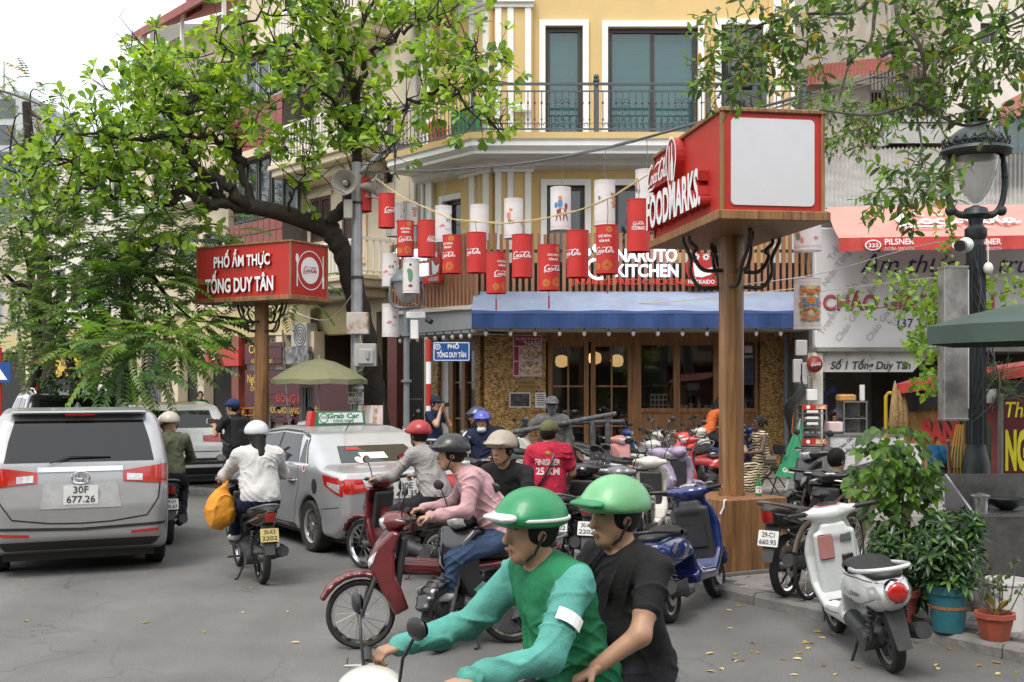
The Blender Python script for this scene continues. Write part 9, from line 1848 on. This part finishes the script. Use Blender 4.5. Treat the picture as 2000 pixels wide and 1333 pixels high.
OLP=mat('olive_parasol_cloth',(.22,.23,.13),.8,var=.08,scale=3,tr=.15);GRP2=mat('dark_green_parasol',(.075,.115,.095),.8,var=.12,scale=2,dirt=.15);GRU=mat('green_folded_cloth',(.012,.16,.07),.6,var=.1);BLUET=mat('blue_tarp',(.02,.16,.32),.4,var=.25,scale=5,bump=.5,bscale=9);MAT_B=mat('bamboo_blind',(.4,.22,.06),.7,var=.3,scale=10,dirt=.2);YPIPE=mat('yellow_pipe',(.55,.35,.02),.45,var=.08);REDPL=mat('red_plastic',(.36,.015,.015),.4,var=.08);YELPL=mat('yellow_plastic',(.62,.4,.02),.4,var=.06)
def parasol(name,label,c,r,ztop,zrim,n,m,val=.12,zbase=KH,seed=0):
 t=thing(name,label,'parasol',(c[0],c[1],zbase));c=V((c[0],c[1],0));b=MB()
 for k in range(n):
  a0,a1=2*math.pi*k/n+seed,2*math.pi*(k+1)/n+seed;q=lambda a,f:c+V((r*f*math.cos(a),r*f*math.sin(a),ztop+(zrim-ztop)*(f**1.6)))
  am=(a0+a1)/2;b=MB()
  fs=[0.02,.35,.7,1.]
  for f0,f1 in zip(fs,fs[1:]):
   for x,y,w0,w1 in((a0,am,1,.97),(am,a1,.97,1)):b.quad(q(x,f0*w0),q(x,f1*w0),q(y,f1*w1),q(y,f0*w1))
  if val:
   for x,y,w0,w1 in((a0,am,1,.97),(am,a1,.97,1)):b.quad(q(x,w0),q(x,w0)-ZP*val,q(y,w1)-ZP*val,q(y,w1))
  b.build('panel',m,t,50);b=MB();b.cyl(q(a0,.02)-ZP*.03,q(a0,.98)-ZP*.03,.008,n=5);b.build('rib',STEELD,t)
 b=MB();b.cyl(c+ZP*zbase,c+ZP*(ztop+.06),.025,n=10);b.build('pole',GALV,t,40);return t
parasol('olive_parasol','olive green parasol standing in front of the dark shop',(PX(623,21.0),21.0),.92,PZ(700,21),PZ(742,21),8,OLP,.09)
parasol('dark_green_parasol','dark green market parasol cut by the right edge',(P(2070,600,8.6).x,8.6),1.0,PZ(585,8.6),PZ(638,8.6),4,GRP2,.14,seed=.5)
br=thing('crowd_barrier','steel crowd barrier with a red banner beside the taxi','barrier',bp(850,985,KH));a,e=V(bp(790,985,KH)),V(bp(925,990,KH));d=(e-a)
b=MB();b.tube([a+ZP*.05,a+ZP*.95,a+ZP*1.02+d*.04,e+ZP*1.02-d*.04,e+ZP*.95,e+ZP*.05],.02,8);b.tube([a+ZP*.25,e+ZP*.25],.016,6);b.build('frame',GALV,br,50)
for k in range(1,13):b=MB();p=a.lerp(e,k/13);b.cyl(p+ZP*.25,p+ZP*1.0,.009,n=6);b.build('bar',GALV,br,50)
b=MB();b.T=None;q0,q1=a.lerp(e,.12)+V((0,.04,.2)),a.lerp(e,.5)+V((0,.04,.2));b.quad(q0,q1,q1+ZP*.72,q0+ZP*.72);b.build('banner',RED,br)
for nm,m,px,n,lb in(('red_stool',REDPL,470,8,'red plastic stool in the stack beside the wooden pillar'),('yellow_stool',YELPL,489,8,'yellow plastic stool in the stack beside the wooden pillar')):
 c=P(px,760,22);zb=KH
 for k in range(n):
  t=thing(nm,lb.replace('stool','stool, %s from the bottom,'%ORD[k]),'stool',(c.x,c.y,zb+k*.14),rnd.uniform(-.1,.1),nm.replace('_',' ')+' stack');b=MB();b.bev((0,0,.42),(.3,.3,.03),.012);b.build('seat',m,t,40,False)
  for sx_ in(-1,1):
   for sy_ in(-1,1):b=MB();b.add([(sx_*.13,sy_*.13,.41),(sx_*.09,sy_*.13,.41),(sx_*.13,sy_*.17,0),(sx_*.17,sy_*.17,0),(sx_*.13,sy_*.09,.41),(sx_*.17,sy_*.13,0)],[(0,1,2,3),(0,4,5,3)]);b.build('leg',m,t,world=False)
ld=thing('ladder','aluminium ladder leaning against the shop wall beside the pillar','ladder',P(540,900,23));a0,a1=P(549,880,22.6),P(534,645,24.3)
for s_ in(-.2,.2):b=MB();b.cyl(a0+XP*s_,a1+XP*s_,.022,n=6);b.build('rail',GALV,ld,40)
for k in range(10):b=MB();p=a0.lerp(a1,(k+.5)/10);b.cyl(p-XP*.2,p+XP*.2,.014,n=6);b.build('rung',GALV,ld,40)
fb=thing('folding_bed','striped folding bed frame standing upright behind the parasol pole','folding bed',P(598,870,21.6))
for k in range(3):b=MB();c=P(594+5*k,800,21.6);b.tube(catmull([c+V((-.08,0,-.7)),c+V((-.08,0,.4)),c+V((0,0,.52)),c+V((.08,0,.4)),c+V((.08,0,-.7))],5),.018,6);b.build('frame_tube',GALV,fb,50);b=MB();b.bbox(c+V((-.06,.0,-.6)),c+V((.06,.015,.42)));b.build('canvas',mat('striped_canvas',(.5,.48,.55),.8),fb)
nr=thing('magazine_rack','wire rack of magazines at the foot of the big tree','rack',P(722,880,21));c=P(722,815,21)
for k in range(6):b=MB();x=c+V(((k-2.5)*.075,0,0));b.add([x+V((-.06,0,-.3)),x+V((.06,.03,-.3)),x+V((.05,.1,.22)),x+V((-.05,.1,.22))],[(0,1,2,3)]);b.build('magazine',(PAPER,FOOD,PINK)[k%3],nr)
b=MB();[b.cyl(c+V((s_,-.02,-.7)),c+V((s_,.12,.3)),.012,n=5)for s_ in(-.25,.25)];b.cyl(c+V((-.25,-.02,-.32)),c+V((.25,-.02,-.32)),.01,n=5);b.build('frame',BLACK,nr)
mt_=thing('meter_boxes','grey electric meter boxes hung on the pier beside the porridge shop','electric meter',P(1565,740,21.2))
for px,py,w,h in((1565,680,.22,.3),(1558,725,.18,.45),(1572,722,.22,.26),(1568,742,.16,.2),(1585,772,.22,.22)):b=MB();b.bev(P(px,py,21.15),(w*.95,.12,h),.015);b.build('meter',PLGREY if px!=1585 else PLWHITE,mt_)
for k in range(7):b=MB();b.tube(catmull([P(1566,745,21.1),P(1572-3*k,770,21.05),P(1550-3*k,800,21.1),P(1541+2*k,870,21.2)],5),.016,5);b.build('cable',BLACK,mt_,50)
b=MB();c=P(1591,712,21.0);b.ball(c,(.15,.15,.16),18,12);o=b.build('ball_lantern',mat('dark_red_lantern',(.2,.02,.015),.5),label='round dark red lantern hanging by the electric meters',cat='lantern',smooth=60)
q=MB();script_logo(q,lambda x,y:c+V((.153*math.sin(x/.15),-.153*math.cos(x/.15),y)),.2);q.build('script_print',LETW,o);q=MB();q.cyl(c-ZP*.15,c-ZP*.3,.008,n=5);q.build('tassel',TASS,o)
b=MB();b.cyl(P(1536,655,22.9),P(1536,900,22.9),.055,n=12);b.build('drainpipe',mat('blue_grey_pipe',(.14,.16,.19),.6,dirt=.2),label='blue-grey drainpipe on the right bark chip pillar',cat='pipe',smooth=40)
b=MB();b.tube(catmull([P(1549,800,21.6),P(1546,850,21.5),P(1548,900,21.5)],5),.03,8);b.build('conduit',mat('orange_conduit',(.4,.11,.03),.6),label='orange conduit running down beside the drainpipe',cat='pipe',smooth=50)
gp_=thing('closed_green_parasol','closed dark green parasol with white words leaning by the steamer cart','parasol',bp(1545,968,KH));c0,c1=V(bp(1540,972,KH))+ZP*.35,P(1562,825,20.4);b=MB();n=14
for k in range(n):
 a0,a1=2*math.pi*k/n,2*math.pi*(k+1)/n;r_=lambda i:(.23 if i%2 else .12);b.quad(c0+V((r_(k)*math.cos(a0),r_(k)*math.sin(a0),0)),c0+V((r_(k+1)*math.cos(a1),r_(k+1)*math.sin(a1),0)),c1+V((.03*math.cos(a1),.03*math.sin(a1),0)),c1+V((.03*math.cos(a0),.03*math.sin(a0),0)))
b.build('cloth',GRU,gp_,30);b=MB();b.cyl(c0-(c1-c0)*.3,c1+(c1-c0)*.05,.02,n=8);b.build('pole',GALV,gp_,40);b=MB();b.text('GrabFood',o=c0+V((.02,-.25,.08)),ax=V((1,0,-.1)),ay=ZP,h=.07,w=.36,bold=.02);b.build('lettering',LETW,gp_)
Yc=20.6;sc_=thing('bun_steamer_cart','steel steamer cabinet with buns on a wheeled steel stand','food cart',(PX(1588,Yc),Yc,KH));x0,x1=PX(1562,Yc),PX(1608,Yc);zz=lambda py:PZ(py,Yc)
b=MB();b.bev(((PX(1558,Yc)+PX(1620,Yc))/2,Yc,(zz(872)+zz(925))/2),(PX(1620,Yc)-PX(1558,Yc),.5,zz(872)-zz(925)),.01);b.build('stand',STEELD,sc_,40)
for px in(1563,1578,1602,1616):b=MB();c=V((PX(px,Yc),Yc-.2,KH+.04));b.cyl(c-XP*.015,c+XP*.015,.04,n=12);b.build('caster',BLACK,sc_,40)
for(xx,yy_)in((x0,-.2),(x1,-.2),(x0,.2),(x1,.2)):b=MB();b.box((xx,Yc+yy_,(zz(870)+zz(792))/2),(.025,.025,zz(792)-zz(870)));b.build('corner_post',STEEL,sc_)
for k,py in enumerate((868,850,836,822,808,793)):b=MB();b.bbox((x0,Yc-.2,zz(py)),(x1,Yc+.2,zz(py)+.012));b.build('shelf',STEEL,sc_)
b=MB();b.bbox((x0,Yc+.195,zz(870)),(x1,Yc+.2,zz(793)));b.build('back',STEELD,sc_)
for py,xs in((850,(1575,1585,1596)),(836,(1578,1590)),(822,(1573,1584,1595))):
 for px in xs:b=MB();b.ball((PX(px,Yc),Yc-.05,zz(py)+.045),(.045,.045,.033),10,6);b.build('steamed_bun',PLWHITE,label='steamed bun, %s from the left on the %s steamer shelf'%(ORD[xs.index(px)],{850:'lowest',836:'middle',822:'upper'}[py]),cat='bun',group='buns in the steamer',smooth=60)
for a_,c_ in((868,856),(800,790)):b=MB();b.bbox((x0-.01,Yc-.215,zz(a_)),(x1+.01,Yc-.2,zz(c_)));sg=b.build('sign_strip',RED,sc_);q=MB();q.prism(circ(.035,14),((x0+x1)/2-.12,Yc-.217,(zz(a_)+zz(c_))/2),XP,ZP,(0,-.004,0));q.build('round_mark',LETW,sg);q=MB();q.bbox(((x0+x1)/2+.02,Yc-.22,zz(a_)+.015),(x1-.01,Yc-.216,zz(c_)-.015));q.build('print',FOOD,sg)
for py in(804,816,827):b=MB();b.bbox((PX(1570,Yc),Yc-.21,zz(py)-.02),(PX(1592,Yc),Yc-.203,zz(py)+.025));b.build('price_tag',PAPER,sc_)
sb=SDF();cc_=V((PX(1586,Yc),Yc,zz(789)));sb.ell(cc_+ZP*.07,(.19,.14,.09),.03).cone(cc_+ZP*.14,cc_+ZP*.2,.05,.03,.03);sk=thing('bag_of_fried_dough','clear bag of golden fried dough on top of the steamer cabinet','bag',cc_);skin('bag',[folds(sb.mesh(.015),(0,),.012)],mat('golden_snack',(.5,.25,.08),.5,var=.5,scale=30),sk)
gc=thing('glass_counter','glass food case on a white counter printed with slanted words','counter',(PX(1690,20.9),20.9,KH));Yg=20.9;gz_=lambda py:PZ(py,Yg)
b=MB();b.bbox((PX(1622,Yg),Yg,KH),(PX(1800,Yg),Yg+.6,gz_(852)));cb=b.build('counter_base',mat('counter_white',(.55,.55,.55),.5,dirt=.15),gc);b=MB();b.bbox((PX(1620,Yg),Yg-.03,gz_(852)),(PX(1802,Yg),Yg+.62,gz_(848)));b.build('counter_top',STEEL,gc)
for px,py,t_ in((1632,905,'Gia Truyền 37 Trần'),(1640,880,'Cháo Gia'),(1665,915,'Truyền 37 Trần'),(1700,915,'Trần Nhân Tông'),(1738,915,'Cháo Gia')):q=MB();q.text(t_,o=V((PX(px,Yg),Yg-.006,gz_(py))),ax=V((.75,0,.66)),ay=V((-.66,0,.75)),h=.06,align='l',bold=.01);q.build('lettering',INK,cb)
for(a,c)in((1640,1700),):
 xa,xb,za,zb=PX(1650,Yg),PX(1694,Yg),gz_(847),gz_(786);fr=MB()
 for x in(xa,xb):
  for y in(Yg+.05,Yg+.5):fr.box((x,y,(za+zb)/2),(.025,.025,zb-za))
 for z in(za,zb,gz_(818)):
  fr.box(((xa+xb)/2,Yg+.05,z),(xb-xa,.022,.022));fr.box(((xa+xb)/2,Yg+.5,z),(xb-xa,.022,.022))
 fr.build('case_frame',STEEL,gc);q=MB();q.quad((xa,Yg+.05,za),(xb,Yg+.05,za),(xb,Yg+.05,zb),(xa,Yg+.05,zb));q.build('case_glass',GLS,gc);q=MB();q.bbox((xa,Yg+.06,gz_(818)),(xb,Yg+.49,gz_(818)+.01));q.build('case_shelf',STEEL,gc);q=MB();q.bbox((xa,Yg+.49,za),(xb,Yg+.5,zb));q.build('case_back',STEELD,gc);q=MB();q.bbox((xa-.02,Yg,zb),(xb+.02,Yg+.52,zb+.02));q.build('case_roof',STEEL,gc)
for k in range(4):b=MB();b.lathe([(.05,0),(.09,.05),(.088,.05),(.045,.01)],(PX(1662+8*k,Yg),Yg+.25,gz_(846-(k%2)*27)),12);b.build('bowl',PLWHITE,label='%s white bowl from the left inside the glass food case'%ORD[k],cat='bowl',group='bowls in the food case',smooth=50)
b=MB();b.bev((PX(1660,Yg),Yg+.25,gz_(778)),(.32,.3,.14),.03);b.build('snack_basket',MATS['golden_snack'],label='basket of golden snacks on top of the glass food case',cat='basket');b=MB();b.lathe([(.05,0),(.05,.3),(.001,.3)],(PX(1692,Yg),Yg+.25,gz_(785)+.02),14);b.build('paper_roll',PLWHITE,label='white paper roll on top of the glass food case',cat='paper roll',smooth=40)
b=MB();b.bev((PX(1635,Yg),Yg+.2,gz_(835)),(.28,.3,.2),.02);b.build('plastic_tub',PINK,label='pinkish plastic tub on the counter left of the food case',cat='tub')
fr=thing('yellow_pipe_frame','yellow pipe frame holding the bamboo blind of the right stall','frame',P(1730,980,14));ps3=[P(1730,985,14.0),P(1730,775,14.0),P(1735,768,14.0),P(1975,775,12.6)];b=MB();b.tube(catmull(ps3,1),.022,8);b.build('pipe',YPIPE,fr,40)
bl=thing('bamboo_blind','bamboo blind painted with big red letters behind the plant','blind',P(1830,880,13.2));n=26
for k in range(n):z0=PZ(870,13.3)+(PZ(778,13.3)-PZ(870,13.3))*k/n;b=MB();a,e=P(1768,800,13.7),P(1892,800,12.9);b.box(((a.x+e.x)/2,(a.y+e.y)/2,z0+.012),((e-a).length,.012,.021),math.atan2(e.y-a.y,e.x-a.x));b.build('slat',MAT_B,bl)
d_=(e-a).normalized();nrm=V((d_.y,-d_.x,0));cB=P(1842,866,13.2);b=MB();b.text('BÁNH',o=V((cB.x,cB.y,PZ(862,13.2)))+nrm*.03+d_*.05,ax=d_,ay=ZP,h=.25,w=.66,bold=.06);b.build('lettering',REDP,bl)
cnp=thing('red_edged_canopy','dark canopy with red edge over the right stall','awning',P(1880,740,12));A,B,C_,D_=P(1745,752,13.6),P(2060,705,11),P(2090,692,13.5),P(1790,738,15);b=MB();b.quad(A,B,C_,D_);b.build('canopy',mat('dark_red_canopy',(.25,.03,.03),.7,var=.15),cnp);b=MB();b.quad(A-ZP*.12,B-ZP*.12,B,A);b.build('edge',VR,cnp);b=MB();b.quad(A+V((.1,.3,-.35)),B+V((0,.3,-.35)),B+V((0,.3,-.05)),A+V((.1,.3,-.05)));b.build('dark_lining',BLACK,cnp)
b=MB();n=10
for k in range(n):p,q=P(1746+3.4*k,770,13.7),P(1746+3.4*(k+1),770,13.7);b.quad(V((p.x,p.y+.04*(k%2),PZ(812,13.7))),V((q.x,q.y+.04*((k+1)%2),PZ(812,13.7))),V((q.x,q.y+.02,PZ(752,13.7))),V((p.x,p.y,PZ(752,13.7))))
b.build('red_curtain',VR,label='red cloth hanging beside the straw baskets',cat='curtain')
for k,px in enumerate((1748,1758,1766)):b=MB();b.lathe([(.005,.55),(.03,.45),(.05,.3),(.085,0),(.07,-.02)],V((PX(px,13.5),13.5,PZ(832+6*k,13.5))),10);b.build('straw_basket',mat('straw_weave',(.36,.24,.11),.8,var=.4,scale=40,bump=.6,bscale=60),label=('leftmost long straw basket hung on the yellow pipe','middle long straw basket hung on the yellow pipe','rightmost long straw basket hung on the yellow pipe')[k],cat='basket',smooth=50)
sg=thing('small_porridge_sign','small white sign with red words under the dark canopy','sign',P(1832,795,14));b=MB();c=P(1832,770,14);b.bev(c,(.36,.02,.22),.004);b.build('plate',PLWHITE,sg);b=MB();b.text('CHÁO',o=c+V((0,-.014,.02)),ax=XP,ay=ZP,h=.07,w=.26,bold=.03);b.build('lettering',REDP,sg);b=MB();b.text('GIA',o=c+V((0,-.014,-.08)),ax=XP,ay=ZP,h=.07,w=.18,bold=.03);b.build('lettering',REDP,sg)
ms=thing('maroon_food_sign','maroon standing sign with yellow words at the right edge','sign',P(1985,960,10.8));Ym=10.8;b=MB();b.bbox((PX(1958,Ym),Ym,PZ(935,Ym)),(PX(2060,Ym),Ym+.05,PZ(780,Ym)));b.build('board',MAR if 'MAR' in globals()else RED,ms);b=MB();b.box((PX(1956,Ym),Ym+.02,(PZ(935,Ym)+PZ(775,Ym))/2),(.03,.06,PZ(775,Ym)-PZ(945,Ym)));b.build('frame',STEEL,ms)
for tx,py,h,w in(('Thanh',815,.15,.42),('NGAN',915,.36,.44)):b=MB();b.text(tx,o=V((PX(1963,Ym),Ym-.006,PZ(py,Ym))),ax=XP,ay=ZP,h=h,w=w,align='l',bold=.05 if tx=='NGAN' else .01,shear=0 if tx=='NGAN' else .2);b.build('lettering',mat('acid_yellow',(.55,.5,.03),.5),ms)
b=MB();b.quad(P(1905,990,12.2),P(2080,990,12.2),P(2080,720,12.2),P(1905,720,12.2));b.bbox(P(1905,990,12.22),P(2080,720,12.4));b.build('stall_wall',mat('oxblood_wall',(.16,.03,.028),.7,var=.15,dirt=.3),label='oxblood painted stall wall behind the maroon sign',cat='wall')
b=MB();n=12
for k in range(n):p,q=P(1900+3*k,900,10.9),P(1900+3*(k+1),900,10.9);b.quad(V((p.x,p.y+.05*(k%2),PZ(985,10.9))),V((q.x,q.y+.05*((k+1)%2),PZ(985,10.9))),V((q.x,q.y,PZ(830,10.9))),V((p.x,p.y,PZ(830,10.9))))
b.build('green_drape',GRP2,label='dark green drape hanging beside the iron lamp post',cat='drape')
kc=thing('steel_cooking_cart','stainless steel cooking cart at the right edge behind the pots','food cart',P(1970,1150,9.4));Yk=9.4;b=MB();b.bbox((PX(1910,Yk),Yk,PZ(1165,Yk)),(PX(2150,Yk),Yk+.7,PZ(1010,Yk)));b.build('cabinet',STEELD,kc);b=MB();b.bbox((PX(1905,Yk),Yk-.02,PZ(1010,Yk)),(PX(2150,Yk),Yk+.72,PZ(1004,Yk)));b.build('worktop',STEEL,kc)
b=MB();b.bbox((PX(1905,Yk),Yk+.6,PZ(1004,Yk)),(PX(2150,Yk),Yk+.63,PZ(938,Yk)));b.build('back_panel',STEELD,kc);b=MB();b.add([(PX(1905,Yk),Yk,PZ(1004,Yk)),(PX(1905,Yk),Yk+.62,PZ(1004,Yk)),(PX(1905,Yk),Yk+.62,PZ(938,Yk)),(PX(1905,Yk)-.02,Yk+.62,PZ(1004,Yk)),(PX(1905,Yk)-.02,Yk,PZ(1004,Yk)),(PX(1905,Yk)-.02,Yk+.62,PZ(938,Yk))],[(0,1,2),(4,5,3),(0,2,5,4)]);b.build('side_panel',STEEL,kc)
b=MB();b.lathe([(.075,0),(.08,.12),(.086,.125),(.085,.13),(.03,.145),(.001,.15)],(PX(1943,Yk),Yk+.3,PZ(1004,Yk)),18);b.build('lidded_pot',STEEL,label='small lidded steel pot on the cooking cart',cat='pot',smooth=40);b=MB();b.lathe([(.05,0),(.14,.05),(.18,.1),(.175,.1),(.12,.05)],(PX(1998,Yk),Yk+.32,PZ(1004,Yk)),20);b.build('wok',BLACK,label='black wok on the cooking cart at the right edge',cat='wok',smooth=50)
q=SDF();c=V(bp(1845,1130,KH));q.ell(c+V((.05,.9,.7)),(.5,.4,.72),.1).ell(c+V((-.3,.8,.35)),(.45,.35,.38),.1);q.box(c+V((0,.9,-.2)),(1,1,.2),.01,.01,sub=True);tp_=thing('blue_tarp_heap','heap wrapped in blue netting and clear plastic behind the heart-leaved plant','tarp',c);skin('tarp',[folds(q.mesh(.025),(0,),.03,.35)],BLUET,tp_)
for k in range(4):b=MB();b.tube(catmull([P(1868+4*k,830,10.5),P(1858+6*k,900,10.4),P(1862+5*k,960,10.4),P(1880-3*k,975-6*k,10.4),P(1884,900,10.5),P(1880,830,10.5)],5),.008,5);b.build('coiled_hose',YPIPE,label=('yellow hose loop hung on the iron lamp post, leftmost','second yellow hose loop on the iron lamp post','third yellow hose loop on the iron lamp post','rightmost yellow hose loop on the iron lamp post')[k],cat='hose')
for k,(x0,y0,x1,y1)in enumerate(((1855,1010,1868,955),(1852,860,1858,960),(1872,950,1850,1020))):b=MB();b.cyl(P(x0,y0,10.2),P(x1,y1,10.4),.02,n=8);b.build('wooden_stick',WOODD,label=('short wooden stick leaning below the yellow hoses','upright wooden stick left of the yellow hoses','slanting wooden stick in front of the tarp')[k],cat='stick',smooth=40)
pb=thing('green_bottle','green glass bottle with a white label on the wooden pedestal','bottle',ce1+V((.27,-.06,KH+.756)));c=ce1+V((.27,-.06,KH+.756));b=MB();b.lathe([(.03,0),(.032,.02),(.032,.12),(.014,.17),(.012,.21),(.014,.215),(.001,.216)],c,16,capa=True);b.build('glass',mat('green_bottle_glass',(.02,.2,.04),.1,coat=.8),pb,50);b=MB();b.lathe([(.0328,.03),(.0328,.1)],c,16);lb_=b.build('paper_label',LETW,pb,50);q=MB();q.text('INRO',fn=lambda x,y:c+V((.0335*math.sin(x/.033),-.0335*math.cos(x/.033),.075+y)),h=.014,w=.045,bold=.03);q.build('lettering',INK,lb_);q=MB();q.add([c+V((.0336*math.sin(a/.033),-.0336*math.cos(a/.033),.05+z))for a,z in circ(.009,8)],[tuple(range(8))]);q.build('fruit_print',RED,lb_)
b=MB();c=ce1-bu*.4-bvv*.4+ZP*(KH+.756);b.tube(catmull([c+V((.02,.02,.004)),c+V((-.005,-.006,.0)),c+V((-.012,-.012,-.06)),c+V((-.03,-.012,-.1)),c+V((-.045,-.014,-.13))],5),[.01]*21,4);b.build('cloth_ribbon',WHITEP,label='scrap of white ribbon hanging at the pedestal corner',cat='ribbon')
ch=thing('folding_chair','black folding chair beside the seated woman','chair',bp(1512,965,KH),R(200));
for sx_ in(-.18,.18):b=MB();b.tube([V((.18,sx_,0)),V((-.12,sx_,.85))],.012,6);b.build('leg',BLACK,ch,50,False);b=MB();b.tube([V((-.2,sx_,0)),V((.15,sx_,.45))],.012,6);b.build('leg',BLACK,ch,50,False)
b=MB();b.bev((.0,0,.45),(.36,.36,.03),.01);b.build('seat',BLACK,ch,40,False);b=MB();b.bev((-.11,0,.76),(.03,.36,.16),.012);b.build('backrest',BLACK,ch,40,False)
bn=thing('canvas_chair','low olive canvas chair behind the blue scooter','chair',bp(1378,1035,KH),R(150))
for sx_ in(-.3,.3):b=MB();b.tube(catmull([V((.1,sx_,0)),V((-.05,sx_,.4)),V((-.1,sx_,.62)),V((-.2,sx_,.66))],4),.016,6);b.build('frame_tube',STEELD,bn,50,False)
b=MB();b.add([(-.02,-.3,.38),(-.02,.3,.38),(-.16,.3,.64),(-.16,-.3,.64)],[(0,1,2,3)]);b.build('canvas_back',OLV,bn,world=False);b=MB();b.bev((.18,0,.36),(.4,.58,.02),.008);b.build('canvas_seat',OLV,bn,world=False)
b=MB();b.bev(bp(1350,1030,KH)[:2]+(KH+.22,),(.01,.01,.01),.001)
lf=Leaves('oblong');FL=[YELL,mat('leaf_dry_brown',(.2,.11,.045),.7,var=.3),mat('leaf_pale_yellow',(.5,.42,.16),.6,var=.2)]
R3=random.Random(5)
for k in range(95):
 px=R3.choice((R3.uniform(1380,1990),R3.uniform(1350,1990),R3.uniform(0,1990)));py=R3.uniform(1130,1325)if px>1300 else R3.uniform(1130,1330);p=gp(px,py)
 kx=min((V((q.x,q.y))-V((p.x,p.y))).length for q in KERBLINE);onp=_pin(V((p.x,p.y)),[V((q.x,q.y))for q in KERBLINE]+[V((q.x,q.y))for q in far]);z=KH+.006 if onp else .005
 a=R3.uniform(0,6.3);l=R3.uniform(.035,.085);one=Leaves('oblong');one.add((p.x,p.y,z),(math.cos(a),math.sin(a),R3.uniform(0,.15)),(R3.uniform(-.3,.3),R3.uniform(-.3,.3),1),l,l*.5,R3.choice((0,0,1,2,2)));v_,F_,_,_=one.geo(np.array([0]));v_[:,2]=np.maximum(v_[:,2],z)
 me=bpy.data.meshes.new('fallen_leaf');me.from_pydata([tuple(q)for q in v_],[],F_);me.materials.append(FL[one.m[0]]);o=bpy.data.objects.new('fallen_leaf',me);COL.objects.link(o)
 if onp:tag(o,'dry fallen leaf lying on the grey pavement by the kerb','leaf','fallen leaves on the pavement')
 else:tag(o,'dry fallen leaf lying on the asphalt','leaf','fallen leaves on the road')
OP=[((-30,-16),(-14,-9),8,CREAM),((-14,-17),(2,-10),9,OCHRE),((2,-16),(18,-9),7.5,BEIGE),((18,-14),(34,-6),8.5,PALE)]  # unseen far side, added for window and car reflections; kept low to mirror sky
for i,(a,c,h,m)in enumerate(OP):
 t=thing('unseen_opposite_house',('unseen cream house across the street behind the viewer','unseen ochre house across the street behind the viewer','unseen beige house across the street behind the viewer','unseen pale house across the street behind the viewer')[i],'building',((a[0]+c[0])/2,c[1],0));b=MB();b.bbox((a[0],a[1],0),(c[0],c[1],h));b.build('wall',m,t);b=MB()
 for fl in range(1,2):
  for k in range(5):x=a[0]+1.6+k*2.9;q=MB();q.bbox((x,c[1],fl*3.2+.4),(x+1.3,c[1]+.05,fl*3.2+2.2));q.build('window',CGD,t)
 q=MB();q.bbox((a[0]+.5,c[1],0),(c[0]-.5,c[1]+.05,2.8));q.build('shopfront',DARK,t);q=MB();q.bbox((a[0]+.5,c[1],2.9),(c[0]-.5,c[1]+1.2,3.05));q.build('awning',RUSTRED,t)
for i,(x,y,z,r)in enumerate(((-9,-5,6.5,3.2),(7,-4,7,3.4),(-1,-6,9,2.8),(15,-3,6,3))):  # unseen trees behind the camera, added to darken what the glass mirrors
 t=thing('unseen_opposite_tree',('unseen left-hand round tree across the street behind the viewer','unseen right-hand round tree across the street behind the viewer','unseen tall middle tree across the street behind the viewer','unseen outer right tree across the street behind the viewer')[i],'tree',(x,y,0));b=MB();b.cyl((x,y,0),(x,y,z),.22,.12,n=8);b.build('trunk',BARK2,t,50);LV=Leaves('lance')
 for k in range(1400):u=rv().normalized()*(NR.uniform(.3,1)**.5)*r;LV.add((x+u.x,y+u.y,z+u.z*.8),rv(),rv()+ZP,.42,.26,int(NR.integers(0,2)))
 LV.build('crown',[MIDG,DEEP],t,kind='stuff')
